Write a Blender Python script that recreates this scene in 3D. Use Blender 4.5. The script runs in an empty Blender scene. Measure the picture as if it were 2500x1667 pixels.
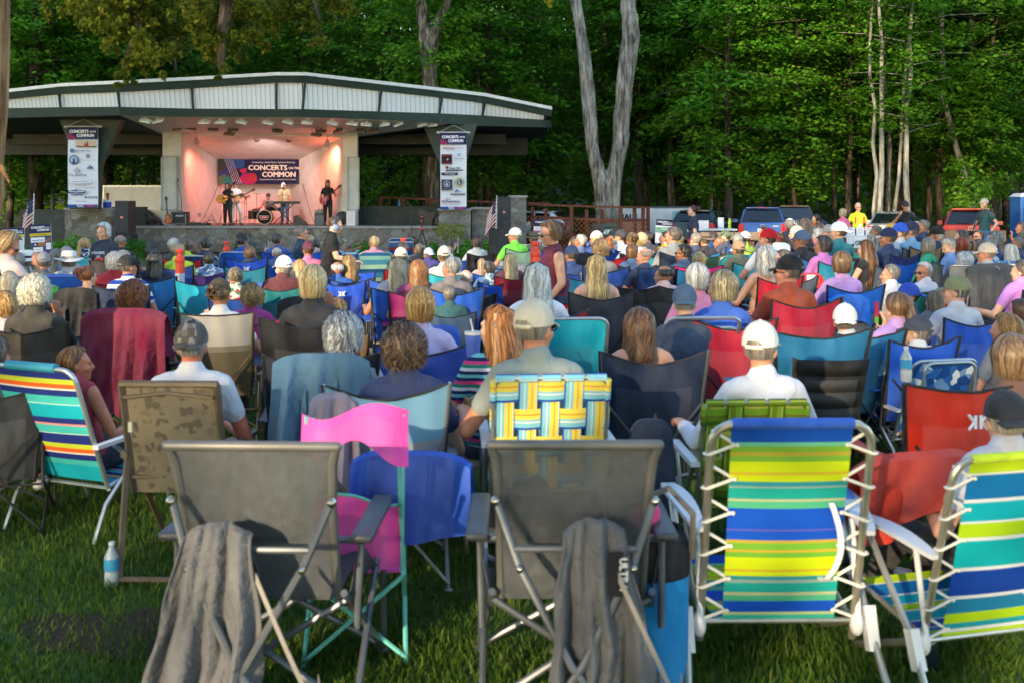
import bpy, math, random
import numpy as np
from mathutils import Vector, Matrix, Euler
R=math.radians; PI=math.pi; sin=math.sin; cos=math.cos
sc=bpy.context.scene; COL=sc.collection
# ---------------------------------------------------------------- camera, world, sun, exposure
EYE=1.83; FPX=2430.0; HZ=493.0            # eye height, focal length in photo pixels, horizon row
cam=bpy.data.cameras.new('camera'); cam.lens=35.0; cam.sensor_width=36.0; cam.shift_y=-0.1362
cam.clip_start=0.1; cam.clip_end=1500
cam.dof.use_dof=True; cam.dof.focus_distance=15.0; cam.dof.aperture_fstop=3.2
camo=bpy.data.objects.new('camera',cam); COL.objects.link(camo)
camo.location=(0,0,EYE); camo.rotation_euler=(R(90),0,0); sc.camera=camo
SUN_EL=14.0; SUN_AZ=207.0                 # low evening sun behind the camera, from the left
world=bpy.data.worlds.new('World'); sc.world=world; world.use_nodes=True
wn=world.node_tree; sky=wn.nodes.new('ShaderNodeTexSky'); sky.sky_type='NISHITA'; sky.sun_disc=False
sky.sun_elevation=R(SUN_EL); sky.sun_rotation=R(SUN_AZ); sky.ozone_density=1.0; sky.dust_density=.2; sky.air_density=1.0
wn.links.new(sky.outputs[0],wn.nodes['Background'].inputs[0]); wn.nodes['Background'].inputs[1].default_value=0.15
sl=bpy.data.lights.new('sun','SUN'); sl.energy=2.3; sl.angle=R(0.6); sl.color=(1.0,0.78,0.5)
so=bpy.data.objects.new('sun',sl); COL.objects.link(so)
sd=Vector((sin(R(SUN_AZ))*cos(R(SUN_EL)),cos(R(SUN_AZ))*cos(R(SUN_EL)),sin(R(SUN_EL))))
so.rotation_euler=(-sd).to_track_quat('-Z','Y').to_euler(); so.location=(0,-20,30)
vs=sc.view_settings; vs.view_transform='Standard'; vs.look='None'; vs.gamma=1; vs.use_curve_mapping=False; vs.exposure=2.05
# ---------------------------------------------------------------- helpers
ZR={'p':(0,0,1.0),'a':(0,150,3.1357),'b':(600,150,2.94),'c':(1250,420,3.618),'d':(1850,420,3.618),'e':(0,550,3.618),
 'f':(600,550,3.618),'g':(0,800,2.613),'h':(800,750,2.412),'i':(1650,700,2.613),'j':(350,1050,2.541),'k':(1000,1050,2.541),'l':(1600,1000,2.351),
 'm':(380,330,4.523),'n':(1280,480,4.523),'o':(1780,480,6.533),'q':(2130,460,6.03),'s':(140,290,5.805),'t':(1040,300,4.611)}
def px(r,x,y):
    z=ZR[r]; return (z[0]+x/z[2], z[1]+y/z[2])
def W(x,y,D): return Vector(((x-1250)/FPX*D, D, EYE-(y-HZ)/FPX*D))
def GY(y): return EYE*FPX/(y-HZ)                     # distance of a ground row
def WZ(x,D,z=0.0): return Vector(((x-1250)/FPX*D, D, z))
def lin(c): return c/12.92 if c<=0.04045 else ((c+0.055)/1.055)**2.4
def C(h):
    if not isinstance(h,str): return tuple(h)+((1.0,) if len(h)==3 else ())
    h=h.lstrip('#'); return tuple(lin(int(h[i:i+2],16)/255) for i in (0,2,4))+(1.0,)
def mixc(a,b,t): return tuple(a[i]*(1-t)+b[i]*t for i in range(4))
class MB:
    def __init__(s): s.v=[]; s.f=[]; s.m=[]; s.uv=[]; s.cm=0
    def add(s,vs,fs,uvs=None,mi=None):
        b=len(s.v); s.v.extend([tuple(p) for p in vs])
        for k,f in enumerate(fs):
            s.f.append(tuple(i+b for i in f)); s.m.append(s.cm if mi is None else mi)
            s.uv.append(uvs[k] if uvs else None)
        return s
    def box(s,c,d,rot=None,mi=None,taper=1.0):
        x,y,z=d[0]/2,d[1]/2,d[2]/2; M=rot if rot is not None else Matrix.Identity(3)
        if isinstance(M,Euler): M=M.to_matrix()
        P=[]
        for sz in (-1,1):
            t=taper if sz>0 else 1.0
            for sx,sy in ((-1,-1),(1,-1),(1,1),(-1,1)):
                P.append(Vector(c)+M@Vector((sx*x*t,sy*y*t,sz*z)))
        u=[(0,0),(1,0),(1,1),(0,1)]
        return s.add(P,[(3,2,1,0),(4,5,6,7),(0,1,5,4),(1,2,6,5),(2,3,7,6),(3,0,4,7)],[u]*6,mi)
    def tube(s,pts,r,n=8,caps=True,mi=None,round_=False,flat=None):
        pts=[Vector(p) for p in pts]; k=len(pts)
        rs=list(r) if hasattr(r,'__len__') else [r]*k
        if round_:
            d0=(pts[0]-pts[1]).normalized(); d1=(pts[-1]-pts[-2]).normalized(); A=[];B=[];ra=[];rb=[]
            for a in (80,55,28):
                A.append(pts[0]+d0*rs[0]*sin(R(a))); ra.append(rs[0]*cos(R(a)))
                B.insert(0,pts[-1]+d1*rs[-1]*sin(R(a))); rb.insert(0,rs[-1]*cos(R(a)))
            pts=A+pts+B; rs=ra+rs+rb; k=len(pts)
        T=[]
        for i in range(k):
            a=pts[min(i+1,k-1)]-pts[max(i-1,0)]
            T.append(a.normalized() if a.length>1e-9 else Vector((0,0,1)))
        up=Vector((0,0,1)) if abs(T[0].z)<.9 else Vector((0,1,0))
        N=(up-T[0]*up.dot(T[0])).normalized(); V=[]; F=[]; U=[]
        L=0
        for i in range(k):
            N=(N-T[i]*N.dot(T[i])); N=N.normalized() if N.length>1e-6 else T[i].orthogonal().normalized()
            Bn=T[i].cross(N)
            for j in range(n):
                a=2*PI*j/n; q=1.0 if flat is None else flat
                V.append(pts[i]+(N*cos(a)*q+Bn*sin(a))*rs[i])
        for i in range(k-1):
            for j in range(n):
                F.append((i*n+j,i*n+(j+1)%n,(i+1)*n+(j+1)%n,(i+1)*n+j))
                U.append([(j/n,i/(k-1)),((j+1)/n,i/(k-1)),((j+1)/n,(i+1)/(k-1)),(j/n,(i+1)/(k-1))])
        if caps:
            F.append(tuple(range(n-1,-1,-1))); U.append([(.5,.5)]*n)
            F.append(tuple((k-1)*n+j for j in range(n))); U.append([(.5,.5)]*n)
        return s.add(V,F,U,mi)
    def rc(s,p0,r0,p1,r1,n=12): return s.tube([p0,p1],[r0,r1],n,round_=True)
    def ell(s,c,r,M=None,n=14,m=9,mi=None):
        V=[];F=[]; c=Vector(c); M=M or Matrix.Identity(3)
        V.append(c+M@Vector((0,0,r[2])))
        for i in range(1,m):
            for j in range(n):
                a=PI*i/m;b=2*PI*j/n
                V.append(c+M@Vector((r[0]*sin(a)*cos(b),r[1]*sin(a)*sin(b),r[2]*cos(a))))
        V.append(c+M@Vector((0,0,-r[2]))); e=len(V)-1
        for j in range(n): F.append((0,1+j,1+(j+1)%n)); F.append((e,e-n+(j+1)%n,e-n+j))
        for i in range(m-2):
            for j in range(n):
                F.append((1+i*n+j,1+(i+1)*n+j,1+(i+1)*n+(j+1)%n,1+i*n+(j+1)%n))
        return s.add(V,F,None,mi)
    def lathe(s,prof,n=20,c=(0,0,0),mi=None,caps=True,sy=1.0):
        V=[];F=[]
        for r,z in prof:
            for j in range(n):
                a=2*PI*j/n; V.append((c[0]+r*cos(a),c[1]+r*sin(a)*sy,c[2]+z))
        k=len(prof)
        for i in range(k-1):
            for j in range(n): F.append((i*n+j,i*n+(j+1)%n,(i+1)*n+(j+1)%n,(i+1)*n+j))
        if caps: F.append(tuple(range(n-1,-1,-1))); F.append(tuple((k-1)*n+j for j in range(n)))
        return s.add(V,F,None,mi)
    def sheet(s,fn,nu,nv,th=0.0,mi=None):
        """surface fn(u,v)->point with uv; th>0 closes it as a thin solid"""
        P=[[Vector(fn(i/nu,j/nv)) for j in range(nv+1)] for i in range(nu+1)]
        V=[];F=[];U=[]
        for i in range(nu+1):
            for j in range(nv+1): V.append(P[i][j])
        idx=lambda i,j:i*(nv+1)+j
        for i in range(nu):
            for j in range(nv):
                F.append((idx(i,j),idx(i+1,j),idx(i+1,j+1),idx(i,j+1)))
                U.append([(i/nu,j/nv),((i+1)/nu,j/nv),((i+1)/nu,(j+1)/nv),(i/nu,(j+1)/nv)])
        if th:
            n0=len(V); 
            for i in range(nu+1):
                for j in range(nv+1):
                    a=P[min(i+1,nu)][j]-P[max(i-1,0)][j]; b=P[i][min(j+1,nv)]-P[i][max(j-1,0)]
                    nn=a.cross(b); nn=nn.normalized() if nn.length>1e-9 else Vector((0,0,1))
                    V.append(P[i][j]-nn*th)
            m0=len(F)
            for q in range(m0):
                F.append(tuple(n0+a for a in reversed(F[q]))); U.append(list(reversed(U[q])))
            ring=[(i,0) for i in range(nu+1)]+[(nu,j) for j in range(1,nv+1)]+[(i,nv) for i in range(nu-1,-1,-1)]+[(0,j) for j in range(nv-1,0,-1)]
            for q in range(len(ring)):
                a=ring[q];b=ring[(q+1)%len(ring)]
                F.append((idx(*b),idx(*a),n0+idx(*a),n0+idx(*b)))
                ua=(a[0]/nu,a[1]/nv);ub=(b[0]/nu,b[1]/nv); U.append([ub,ua,ua,ub])
        return s.add(V,F,U,mi)
    def prism(s,poly,M,th,mi=None):
        """2D polygon in plane of M (4x4), extruded th along local z"""
        n=len(poly); V=[M@Vector((x,y,0)) for x,y in poly]+[M@Vector((x,y,th)) for x,y in poly]
        F=[tuple(range(n-1,-1,-1)),tuple(range(n,2*n))]+[(i,(i+1)%n,n+(i+1)%n,n+i) for i in range(n)]
        return s.add(V,F,None,mi)
    def mesh(s,name,smooth=True):
        me=bpy.data.meshes.new(name); me.from_pydata(s.v,[],s.f)
        if any(s.m): me.polygons.foreach_set('material_index',s.m)
        if any(u is not None for u in s.uv):
            ul=me.uv_layers.new(name='UVMap'); arr=[]
            for f,u in zip(s.f,s.uv):
                for k in range(len(f)): arr.extend(u[k] if u else (0.0,0.0))
            ul.data.foreach_set('uv',arr)
        if smooth: me.polygons.foreach_set('use_smooth',[True]*len(s.f))
        me.update(); return me
def sharp(me,ang=35):
    try: me.set_sharp_from_angle(angle=R(ang))
    except Exception: pass
    return me
def obj(name,data,mats=None,parent=None,loc=None,rot=None,scale=None):
    if isinstance(data,MB): data=sharp(data.mesh(name))
    if mats is not None and not data.materials:
        for m in (mats if isinstance(mats,(list,tuple)) else [mats]): data.materials.append(m)
        o=bpy.data.objects.new(name,data)
    else:
        o=bpy.data.objects.new(name,data)
        if mats is not None:
            for i,m in enumerate(mats if isinstance(mats,(list,tuple)) else [mats]):
                if data.materials[i]!=m: o.material_slots[i].link='OBJECT'; o.material_slots[i].material=m
    COL.objects.link(o)
    if parent is not None: o.parent=parent
    if loc is not None: o.location=loc
    if rot is not None: o.rotation_euler=rot
    if scale is not None: o.scale=scale if hasattr(scale,'__len__') else (scale,)*3
    return o
USED={}
def tag(o,label,cat,group=None,kind=None):
    if label: 
        o['label']=label
        USED[label]=USED.get(label,0)+1
    if cat: o['category']=cat
    if group: o['group']=group
    if kind: o['kind']=kind
    return o
def thing(name,label,cat,loc=(0,0,0),rz=0.0,group=None,scale=None):
    o=bpy.data.objects.new(name,None); o.empty_display_size=.2; COL.objects.link(o); o.location=loc
    o.rotation_euler=rz if hasattr(rz,'__len__') else (0,0,rz)
    if scale: o.scale=scale if hasattr(scale,'__len__') else (scale,)*3
    return tag(o,label,cat,group)
def struct(o): o['kind']='structure'; return o
def remesh(mb,name,vox,smooth=2):
    me=mb.mesh(name); ob=bpy.data.objects.new('tmp',me); COL.objects.link(ob)
    m=ob.modifiers.new('r','REMESH'); m.mode='VOXEL'; m.voxel_size=vox; m.use_smooth_shade=True
    if smooth: s=ob.modifiers.new('s','SMOOTH'); s.factor=.6; s.iterations=smooth
    dg=bpy.context.evaluated_depsgraph_get(); new=bpy.data.meshes.new_from_object(ob.evaluated_get(dg))
    new.name=name; bpy.data.objects.remove(ob); bpy.data.meshes.remove(me)
    new.polygons.foreach_set('use_smooth',[True]*len(new.polygons)); return new
# ---------------------------------------------------------------- materials
MC={}
def newmat(name):
    m=bpy.data.materials.new(name); m.use_nodes=True; nt=m.node_tree
    return m,nt,nt.nodes['Principled BSDF'],(lambda t:nt.nodes.new('ShaderNode'+t)),nt.links.new
def ramp(N,stops,interp='LINEAR'):
    n=N('ValToRGB'); e=n.color_ramp; e.interpolation=interp
    while len(e.elements)>1: e.elements.remove(e.elements[0])
    e.elements[0].position=stops[0][0]; e.elements[0].color=stops[0][1]
    for p,c in stops[1:]:
        q=e.elements.new(p); q.color=c
    return n
def mat(kind,col='#808080',**k):
    key=(kind,str(col),tuple(sorted((a,str(b)) for a,b in k.items())))
    if key in MC: return MC[key]
    m,nt,b,N,Lk=newmat(kind); c=C(col if str(col).startswith('#') or not isinstance(col,str) else '#808080'); tc=N('TexCoord')
    def noise(scale,det=3,src='Object',vec=None):
        n=N('TexNoise'); n.inputs['Scale'].default_value=scale; n.inputs['Detail'].default_value=det
        Lk(vec or tc.outputs[src],n.inputs['Vector']); return n
    def bump(h,st,dist=.01):
        n=N('Bump'); n.inputs['Strength'].default_value=st; n.inputs['Distance'].default_value=dist
        Lk(h,n.inputs['Height']); Lk(n.outputs[0],b.inputs['Normal']); return n
    def vary(cc,amt,scale,det=3):
        n=noise(scale,det); r=ramp(N,[(.3,mixc(cc,(0,0,0,1),amt)),(.7,mixc(cc,(1,1,1,1),amt*.35))]); Lk(n.outputs[0],r.inputs[0]); Lk(r.outputs[0],b.inputs['Base Color']); return n
    b.inputs['Roughness'].default_value=k.get('rough',.6)
    if kind in('cloth','fabric','print','hstripe','uvstripe','knit','leaf','flat','bark','wood'): b.inputs['Specular IOR Level'].default_value=.18
    if kind=='cloth':
        n=vary(c,.12,5); w=noise(k.get('fold',9),3); w.inputs['Distortion'].default_value=.8; bump(w.outputs[0],.6,.035); b.inputs['Roughness'].default_value=.88
        b.inputs['Sheen Weight'].default_value=.05
    elif kind=='fabric':
        c=tuple(min(1,x*1.35) for x in c[:3])+(1,)      # nylon chair cloth: broad tension folds and slight sheen
        mp=N('Mapping'); mp.inputs['Scale'].default_value=(1,1,.45); Lk(tc.outputs['Object'],mp.inputs[0])
        n=noise(7,3,vec=mp.outputs[0]); r=ramp(N,[(.3,mixc(c,(0,0,0,1),.22)),(.72,mixc(c,(1,1,1,1),.03))]); Lk(n.outputs[0],r.inputs[0]); Lk(r.outputs[0],b.inputs['Base Color'])
        n2=noise(4,4,vec=mp.outputs[0]); bump(n2.outputs[0],.75,.05); b.inputs['Roughness'].default_value=.6
        uv=N('UVMap'); sx=N('SeparateXYZ'); Lk(uv.outputs[0],sx.inputs[0])
        def M_(op,a,bb):
            q=N('Math'); q.operation=op
            for i,vv in enumerate((a,bb)):
                if isinstance(vv,(int,float)): q.inputs[i].default_value=vv
                else: Lk(vv,q.inputs[i])
            return q.outputs[0]
        pan=M_('MULTIPLY',M_('LESS_THAN',sx.outputs[1],.70),M_('LESS_THAN',M_('ABSOLUTE',M_('SUBTRACT',sx.outputs[0],.5),0),.36))
        mx=N('MixRGB'); Lk(M_('MULTIPLY',pan,.28),mx.inputs[0]); Lk(r.outputs[0],mx.inputs[1]); mx.inputs[2].default_value=mixc(mixc(c,(.35,.36,.38,1),.35),(0,0,0,1),.1); Lk(mx.outputs[0],b.inputs['Base Color'])
    elif kind=='skin':
        n=vary(c,.14,14); b.inputs['Roughness'].default_value=.5; b.inputs['Subsurface Weight'].default_value=.12
        b.inputs['Subsurface Radius'].default_value=(.6,.25,.12); b.inputs['Subsurface Scale'].default_value=.02
    elif kind=='hair':
        uv=N('UVMap'); sx=N('SeparateXYZ'); Lk(uv.outputs[0],sx.inputs[0])
        hi=C(k['hi']) if 'hi' in k else mixc(c,(1,.9,.75,1),.16)
        r=ramp(N,[(0,mixc(c,(0,0,0,1),.5)),(.35,c),(.7,mixc(c,hi,.5)),(1,hi)])
        n=noise(9,2); mx=N('Math'); mx.operation='ADD'; mx.use_clamp=True
        ml=N('Math'); ml.operation='MULTIPLY_ADD'; ml.inputs[1].default_value=1.1; ml.inputs[2].default_value=-.55
        Lk(n.outputs[0],ml.inputs[0]); Lk(sx.outputs[0],mx.inputs[0]); Lk(ml.outputs[0],mx.inputs[1])
        Lk(mx.outputs[0],r.inputs[0]); Lk(r.outputs[0],b.inputs['Base Color']); b.inputs['Roughness'].default_value=.42
    elif kind=='metal':
        b.inputs['Metallic'].default_value=k.get('met',.85); b.inputs['Roughness'].default_value=k.get('rough',.38); vary(c,.12,6)
    elif kind=='plastic':
        vary(c,.07,8); b.inputs['Roughness'].default_value=k.get('rough',.45)
    elif kind=='paint':
        n=noise(3,6); r=ramp(N,[(.25,mixc(c,(0,0,0,1),.18)),(.6,c),(.8,mixc(c,(1,1,1,1),.05))]); Lk(n.outputs[0],r.inputs[0]); Lk(r.outputs[0],b.inputs['Base Color'])
        n2=noise(40,3); bump(n2.outputs[0],.15,.01); b.inputs['Roughness'].default_value=k.get('rough',.6)
    elif kind=='carpaint':
        vary(c,.05,3); b.inputs['Metallic'].default_value=.35; b.inputs['Roughness'].default_value=.28; b.inputs['Coat Weight'].default_value=.9; b.inputs['Coat Roughness'].default_value=.08
    elif kind=='glass':
        b.inputs['Base Color'].default_value=c; b.inputs['Roughness'].default_value=.08; b.inputs['Specular IOR Level'].default_value=.8
    elif kind=='emit':
        b.inputs['Base Color'].default_value=c; b.inputs['Emission Color'].default_value=c; b.inputs['Emission Strength'].default_value=k.get('e',3)
    elif kind=='flat':
        b.inputs['Base Color'].default_value=c; b.inputs['Roughness'].default_value=k.get('rough',.7)
    elif kind=='knit':
        n=vary(c,.25,60,2); bump(n.outputs[0],.6,.01); b.inputs['Roughness'].default_value=.95
    elif kind=='print':        # busy printed cloth: spots of several colours
        v=N('TexVoronoi'); v.inputs['Scale'].default_value=k.get('scale',26); Lk(tc.outputs['Object'],v.inputs['Vector'])
        sx=N('SeparateColor'); Lk(v.outputs['Color'],sx.inputs[0]); cs=[C(q) for q in k['cols']]
        st=[(0,c)]+[(.45+.55*i/len(cs),q) for i,q in enumerate(cs)]
        r=ramp(N,st,'CONSTANT'); Lk(sx.outputs[0],r.inputs[0]); Lk(r.outputs[0],b.inputs['Base Color']); n=noise(9,2); bump(n.outputs[0],.4,.03); b.inputs['Roughness'].default_value=.85
    elif kind=='hstripe':      # stripes running along object z (period in metres)
        sx=N('SeparateXYZ'); Lk(tc.outputs['Object'],sx.inputs[0]); ml=N('Math'); ml.operation='MULTIPLY'; ml.inputs[1].default_value=1/k['per']; Lk(sx.outputs[k.get('ax',2)],ml.inputs[0])
        fr=N('Math'); fr.operation='FRACT'; Lk(ml.outputs[0],fr.inputs[0]); cs=[C(q) for q in k['cols']]
        r=ramp(N,[(i/len(cs),q) for i,q in enumerate(cs)],'CONSTANT'); Lk(fr.outputs[0],r.inputs[0]); Lk(r.outputs[0],b.inputs['Base Color']); n=noise(9,2); bump(n.outputs[0],.4,.03); b.inputs['Roughness'].default_value=.85
    elif kind=='uvstripe':     # stripes down a sling, stops given as (v,colour)
        uv=N('UVMap'); sx=N('SeparateXYZ'); Lk(uv.outputs[0],sx.inputs[0])
        r=ramp(N,[(p,C(q)) for p,q in k['stops']],'CONSTANT'); Lk(sx.outputs[k.get('ax',1)],r.inputs[0])
        n=noise(6,3); mx=N('MixRGB'); mx.blend_type='MULTIPLY'; mx.inputs[0].default_value=.25; Lk(r.outputs[0],mx.inputs[1]); Lk(n.outputs[0],mx.inputs[2])
        Lk(mx.outputs[0],b.inputs['Base Color']); w=N('TexWave'); w.inputs['Scale'].default_value=90; Lk(uv.outputs[0],w.inputs[0]); bump(w.outputs[0],.15,.004); b.inputs['Roughness'].default_value=.6
    elif kind=='mesh':         # see-through woven sling
        n=vary(c,.1,30); b.inputs['Alpha'].default_value=k.get('alpha',.8); b.inputs['Roughness'].default_value=.75
    elif kind=='wood':
        mp=N('Mapping'); mp.inputs['Scale'].default_value=k.get('sc',(1,1,8)); Lk(tc.outputs['Object'],mp.inputs[0]); n=noise(4,6,vec=mp.outputs[0])
        r=ramp(N,[(.25,mixc(c,(0,0,0,1),.35)),(.55,c),(.8,mixc(c,(1,1,1,1),.12))]); Lk(n.outputs[0],r.inputs[0]); Lk(r.outputs[0],b.inputs['Base Color']); bump(n.outputs[0],.3,.01)
    elif kind=='bark':
        mp=N('Mapping'); mp.inputs['Scale'].default_value=(1,1,.16 if not k.get('birch') else 1.5); Lk(tc.outputs['Object'],mp.inputs[0])
        n=noise(k.get('sc',9),8,vec=mp.outputs[0]); n.inputs['Roughness'].default_value=.7; n3=noise(1.3,3)
        r=ramp(N,[(.36,C(k.get('dark','#2a2621'))),(.5,c),(.66,C(k.get('light','#8f8a80')))]); Lk(n.outputs[0],r.inputs[0])
        r2=ramp(N,[(.35,(.55,.55,.52,1)),(.6,(1,1,1,1))]); Lk(n3.outputs[0],r2.inputs[0]); mx=N('MixRGB'); mx.blend_type='MULTIPLY'; mx.inputs[0].default_value=.8
        Lk(r.outputs[0],mx.inputs[1]); Lk(r2.outputs[0],mx.inputs[2]); Lk(mx.outputs[0],b.inputs['Base Color']); bump(n.outputs[0],1,.05); b.inputs['Roughness'].default_value=.9
    elif kind=='leaf':
        gi=N('NewGeometry'); oi=N('ObjectInfo'); n=noise(.5,2); 
        a=N('Math'); a.operation='MULTIPLY_ADD'; a.inputs[1].default_value=.55; Lk(gi.outputs['Random Per Island'],a.inputs[0]); 
        a2=N('Math'); a2.operation='MULTIPLY_ADD'; a2.inputs[1].default_value=.35; Lk(oi.outputs['Random'],a2.inputs[0]); a2.inputs[2].default_value=.05; Lk(a2.outputs[0],a.inputs[2])
        r=ramp(N,[(0,mixc(c,(0,0,0,1),.45)),(.5,c),(1,C(k.get('hi','#6f9a33')))]); Lk(a.outputs[0],r.inputs[0])
        b.inputs['Roughness'].default_value=.5; Lk(r.outputs[0],b.inputs['Base Color'])
        t=N('BsdfTranslucent'); Lk(r.outputs[0],t.inputs[0]); ms=N('MixShader'); ms.inputs[0].default_value=k.get('tr',.4); Lk(b.outputs[0],ms.inputs[1]); Lk(t.outputs[0],ms.inputs[2])
        Lk(ms.outputs[0],nt.nodes['Material Output'].inputs[0])
    MC[key]=m; return m
# ---------------------------------------------------------------- ground
rnd=random.Random(7); nr=np.random.RandomState(11)
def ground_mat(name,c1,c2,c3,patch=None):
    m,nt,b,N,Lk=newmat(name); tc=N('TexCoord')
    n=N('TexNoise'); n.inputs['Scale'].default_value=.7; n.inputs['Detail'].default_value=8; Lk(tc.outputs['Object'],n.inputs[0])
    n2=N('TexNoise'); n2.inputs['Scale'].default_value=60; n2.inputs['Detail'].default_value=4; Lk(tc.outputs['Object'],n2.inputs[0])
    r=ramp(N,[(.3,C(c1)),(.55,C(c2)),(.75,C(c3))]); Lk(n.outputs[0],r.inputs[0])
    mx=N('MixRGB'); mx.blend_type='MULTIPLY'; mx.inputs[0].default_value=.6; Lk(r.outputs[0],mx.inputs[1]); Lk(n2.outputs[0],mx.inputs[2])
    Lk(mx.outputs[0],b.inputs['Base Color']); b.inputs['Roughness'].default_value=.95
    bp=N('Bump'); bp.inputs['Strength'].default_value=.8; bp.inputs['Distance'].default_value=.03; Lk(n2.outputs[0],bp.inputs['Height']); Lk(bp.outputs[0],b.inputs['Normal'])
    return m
lawn=MB(); lawn.add([(-260,-120,0),(260,-120,0),(260,43,0),(-260,43,0)],[(0,1,2,3)])
struct(obj('lawn',lawn,ground_mat('lawn','#2f4a18','#446820','#5a7c2a')))
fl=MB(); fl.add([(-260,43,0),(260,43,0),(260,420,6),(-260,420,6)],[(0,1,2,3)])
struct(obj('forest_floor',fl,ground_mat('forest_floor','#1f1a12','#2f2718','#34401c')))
mulch=MB(); mulch.add([WZ(140,33.6,.012),WZ(1300,33.6,.012),WZ(1290,37,.012),WZ(150,37,.012)],[(0,1,2,3)])
struct(obj('mulch_bed',mulch,ground_mat('mulch_bed','#3a2a1e','#54402f','#6b5440')))
lane=MB(); lane.add([WZ(1500,33.2,.008),WZ(4200,33.2,.008),WZ(4200,43,.008),WZ(1300,43,.008)],[(0,1,2,3)])
struct(obj('gravel_lane',lane,ground_mat('gravel_lane','#4b463d','#5d574c','#6d675b')))
dirt=MB(); c0=WZ(300,GY(1545),.006); dirt.add([(c0.x+.44*cos(a)*(1+.2*sin(3*a)),c0.y+.24*sin(a)*(1+.25*cos(5*a)),.006) for a in [2*PI*i/24 for i in range(24)]],[tuple(range(24))])
struct(obj('bare_earth_patch',dirt,ground_mat('bare_earth_patch','#2f2a18','#3f3620','#4c4028')))
# grass blades: dense near the camera, thinning away
def blades():
    P=[]
    for d0,d1,den in ((2.6,4.2,5200),(4.2,6.5,3000),(6.5,10,1300),(10,16,420),(16,32,60)):
        w=(d1*.56); n=int(den*(d1-d0)*2*w*.9)
        y=nr.uniform(d0,d1,n); x=nr.uniform(-w,w,n); k=np.abs(x)<y*.56; P.append(np.stack([x[k],y[k],np.full(k.sum(),1.0+(d0>9)*.6+(d0>15)*1.5)],1))
    P=np.concatenate(P); n=len(P)
    inp=((P[:,0]-c0.x)/.46)**2+((P[:,1]-c0.y)/.26)**2+.45*np.sin(P[:,0]*19)*np.sin(P[:,1]*23)+.3*nr.rand(n)<1.0
    P=P[~(inp&(nr.rand(n)<.55))]; n=len(P)
    cl=np.sin(P[:,0]*3.1+1)*np.sin(P[:,1]*2.7)+np.sin(P[:,0]*9+P[:,1]*7)*.5
    h=(.032+.026*nr.rand(n)+.010*cl)*np.where(P[:,2]>1.5,1.2,1); w=.0032*P[:,2]*(.7+.6*nr.rand(n)); a=nr.uniform(0,2*PI,n); t=nr.uniform(0,2*PI,n); ln=h*nr.uniform(.1,.8,n)
    dx,dy=np.cos(a)*w,np.sin(a)*w; V=np.zeros((n,5,3)); b=np.stack([P[:,0],P[:,1],np.zeros(n)],1)
    V[:,0]=b+np.stack([dx,dy,0*dx],1); V[:,1]=b-np.stack([dx,dy,0*dx],1)
    m=b+np.stack([np.cos(t)*ln*.3,np.sin(t)*ln*.3,h*.55],1); V[:,2]=m-np.stack([dx,dy,0*dx],1)*.7; V[:,3]=m+np.stack([dx,dy,0*dx],1)*.7
    V[:,4]=b+np.stack([np.cos(t)*ln,np.sin(t)*ln,h],1)
    return polymesh('grass',V.reshape(-1,3),np.concatenate([(np.arange(n)[:,None]*5+np.array([0,1,2,3])).ravel(),(np.arange(n)[:,None]*5+np.array([3,2,4])).ravel()]),np.concatenate([np.full(n,4),np.full(n,3)]))
def polymesh(name,V,loops,tot,smooth=False):
    me=bpy.data.meshes.new(name); me.vertices.add(len(V)); me.vertices.foreach_set('co',np.asarray(V,np.float32).ravel())
    me.loops.add(len(loops)); me.loops.foreach_set('vertex_index',np.asarray(loops,np.int32)); me.polygons.add(len(tot))
    st=np.concatenate([[0],np.cumsum(tot)[:-1]]); me.polygons.foreach_set('loop_start',st.astype(np.int32))
    if smooth: me.polygons.foreach_set('use_smooth',np.ones(len(tot),bool))
    me.update(calc_edges=True); me.validate(); return me
g=obj('grass',blades(),mat('leaf','#3c5e18',hi='#80923c',tr=.3)); tag(g,None,None,kind='stuff'); g['label']='short green lawn grass under the chairs'; g['category']='grass'
# ---------------------------------------------------------------- leaves
def leafmesh(name,Cn,Nm,S,asp=.75,fold=.25,rs=nr):
    n=len(Cn); Nm=Nm/np.linalg.norm(Nm,axis=1,keepdims=True); ref=rs.normal(size=(n,3)); T=np.cross(Nm,ref); T/=np.linalg.norm(T,axis=1,keepdims=True); B=np.cross(Nm,T); S=S[:,None]
    V=np.zeros((n,6,3)); V[:,0]=Cn-T*S*.5; V[:,1]=Cn-T*S*.12+B*S*asp*.5+Nm*S*fold*.3; V[:,2]=Cn+T*S*.22+B*S*asp*.42+Nm*S*fold*.2; V[:,3]=Cn+T*S*.55-Nm*S*fold*.4; V[:,4]=Cn+T*S*.22-B*S*asp*.42+Nm*S*fold*.2; V[:,5]=Cn-T*S*.12-B*S*asp*.5+Nm*S*fold*.3
    i=np.arange(n)[:,None]*6
    return polymesh(name,V.reshape(-1,3),(i+np.array([0,3,2,1,0,5,4,3])).ravel(),np.full(2*n,4))
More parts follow.
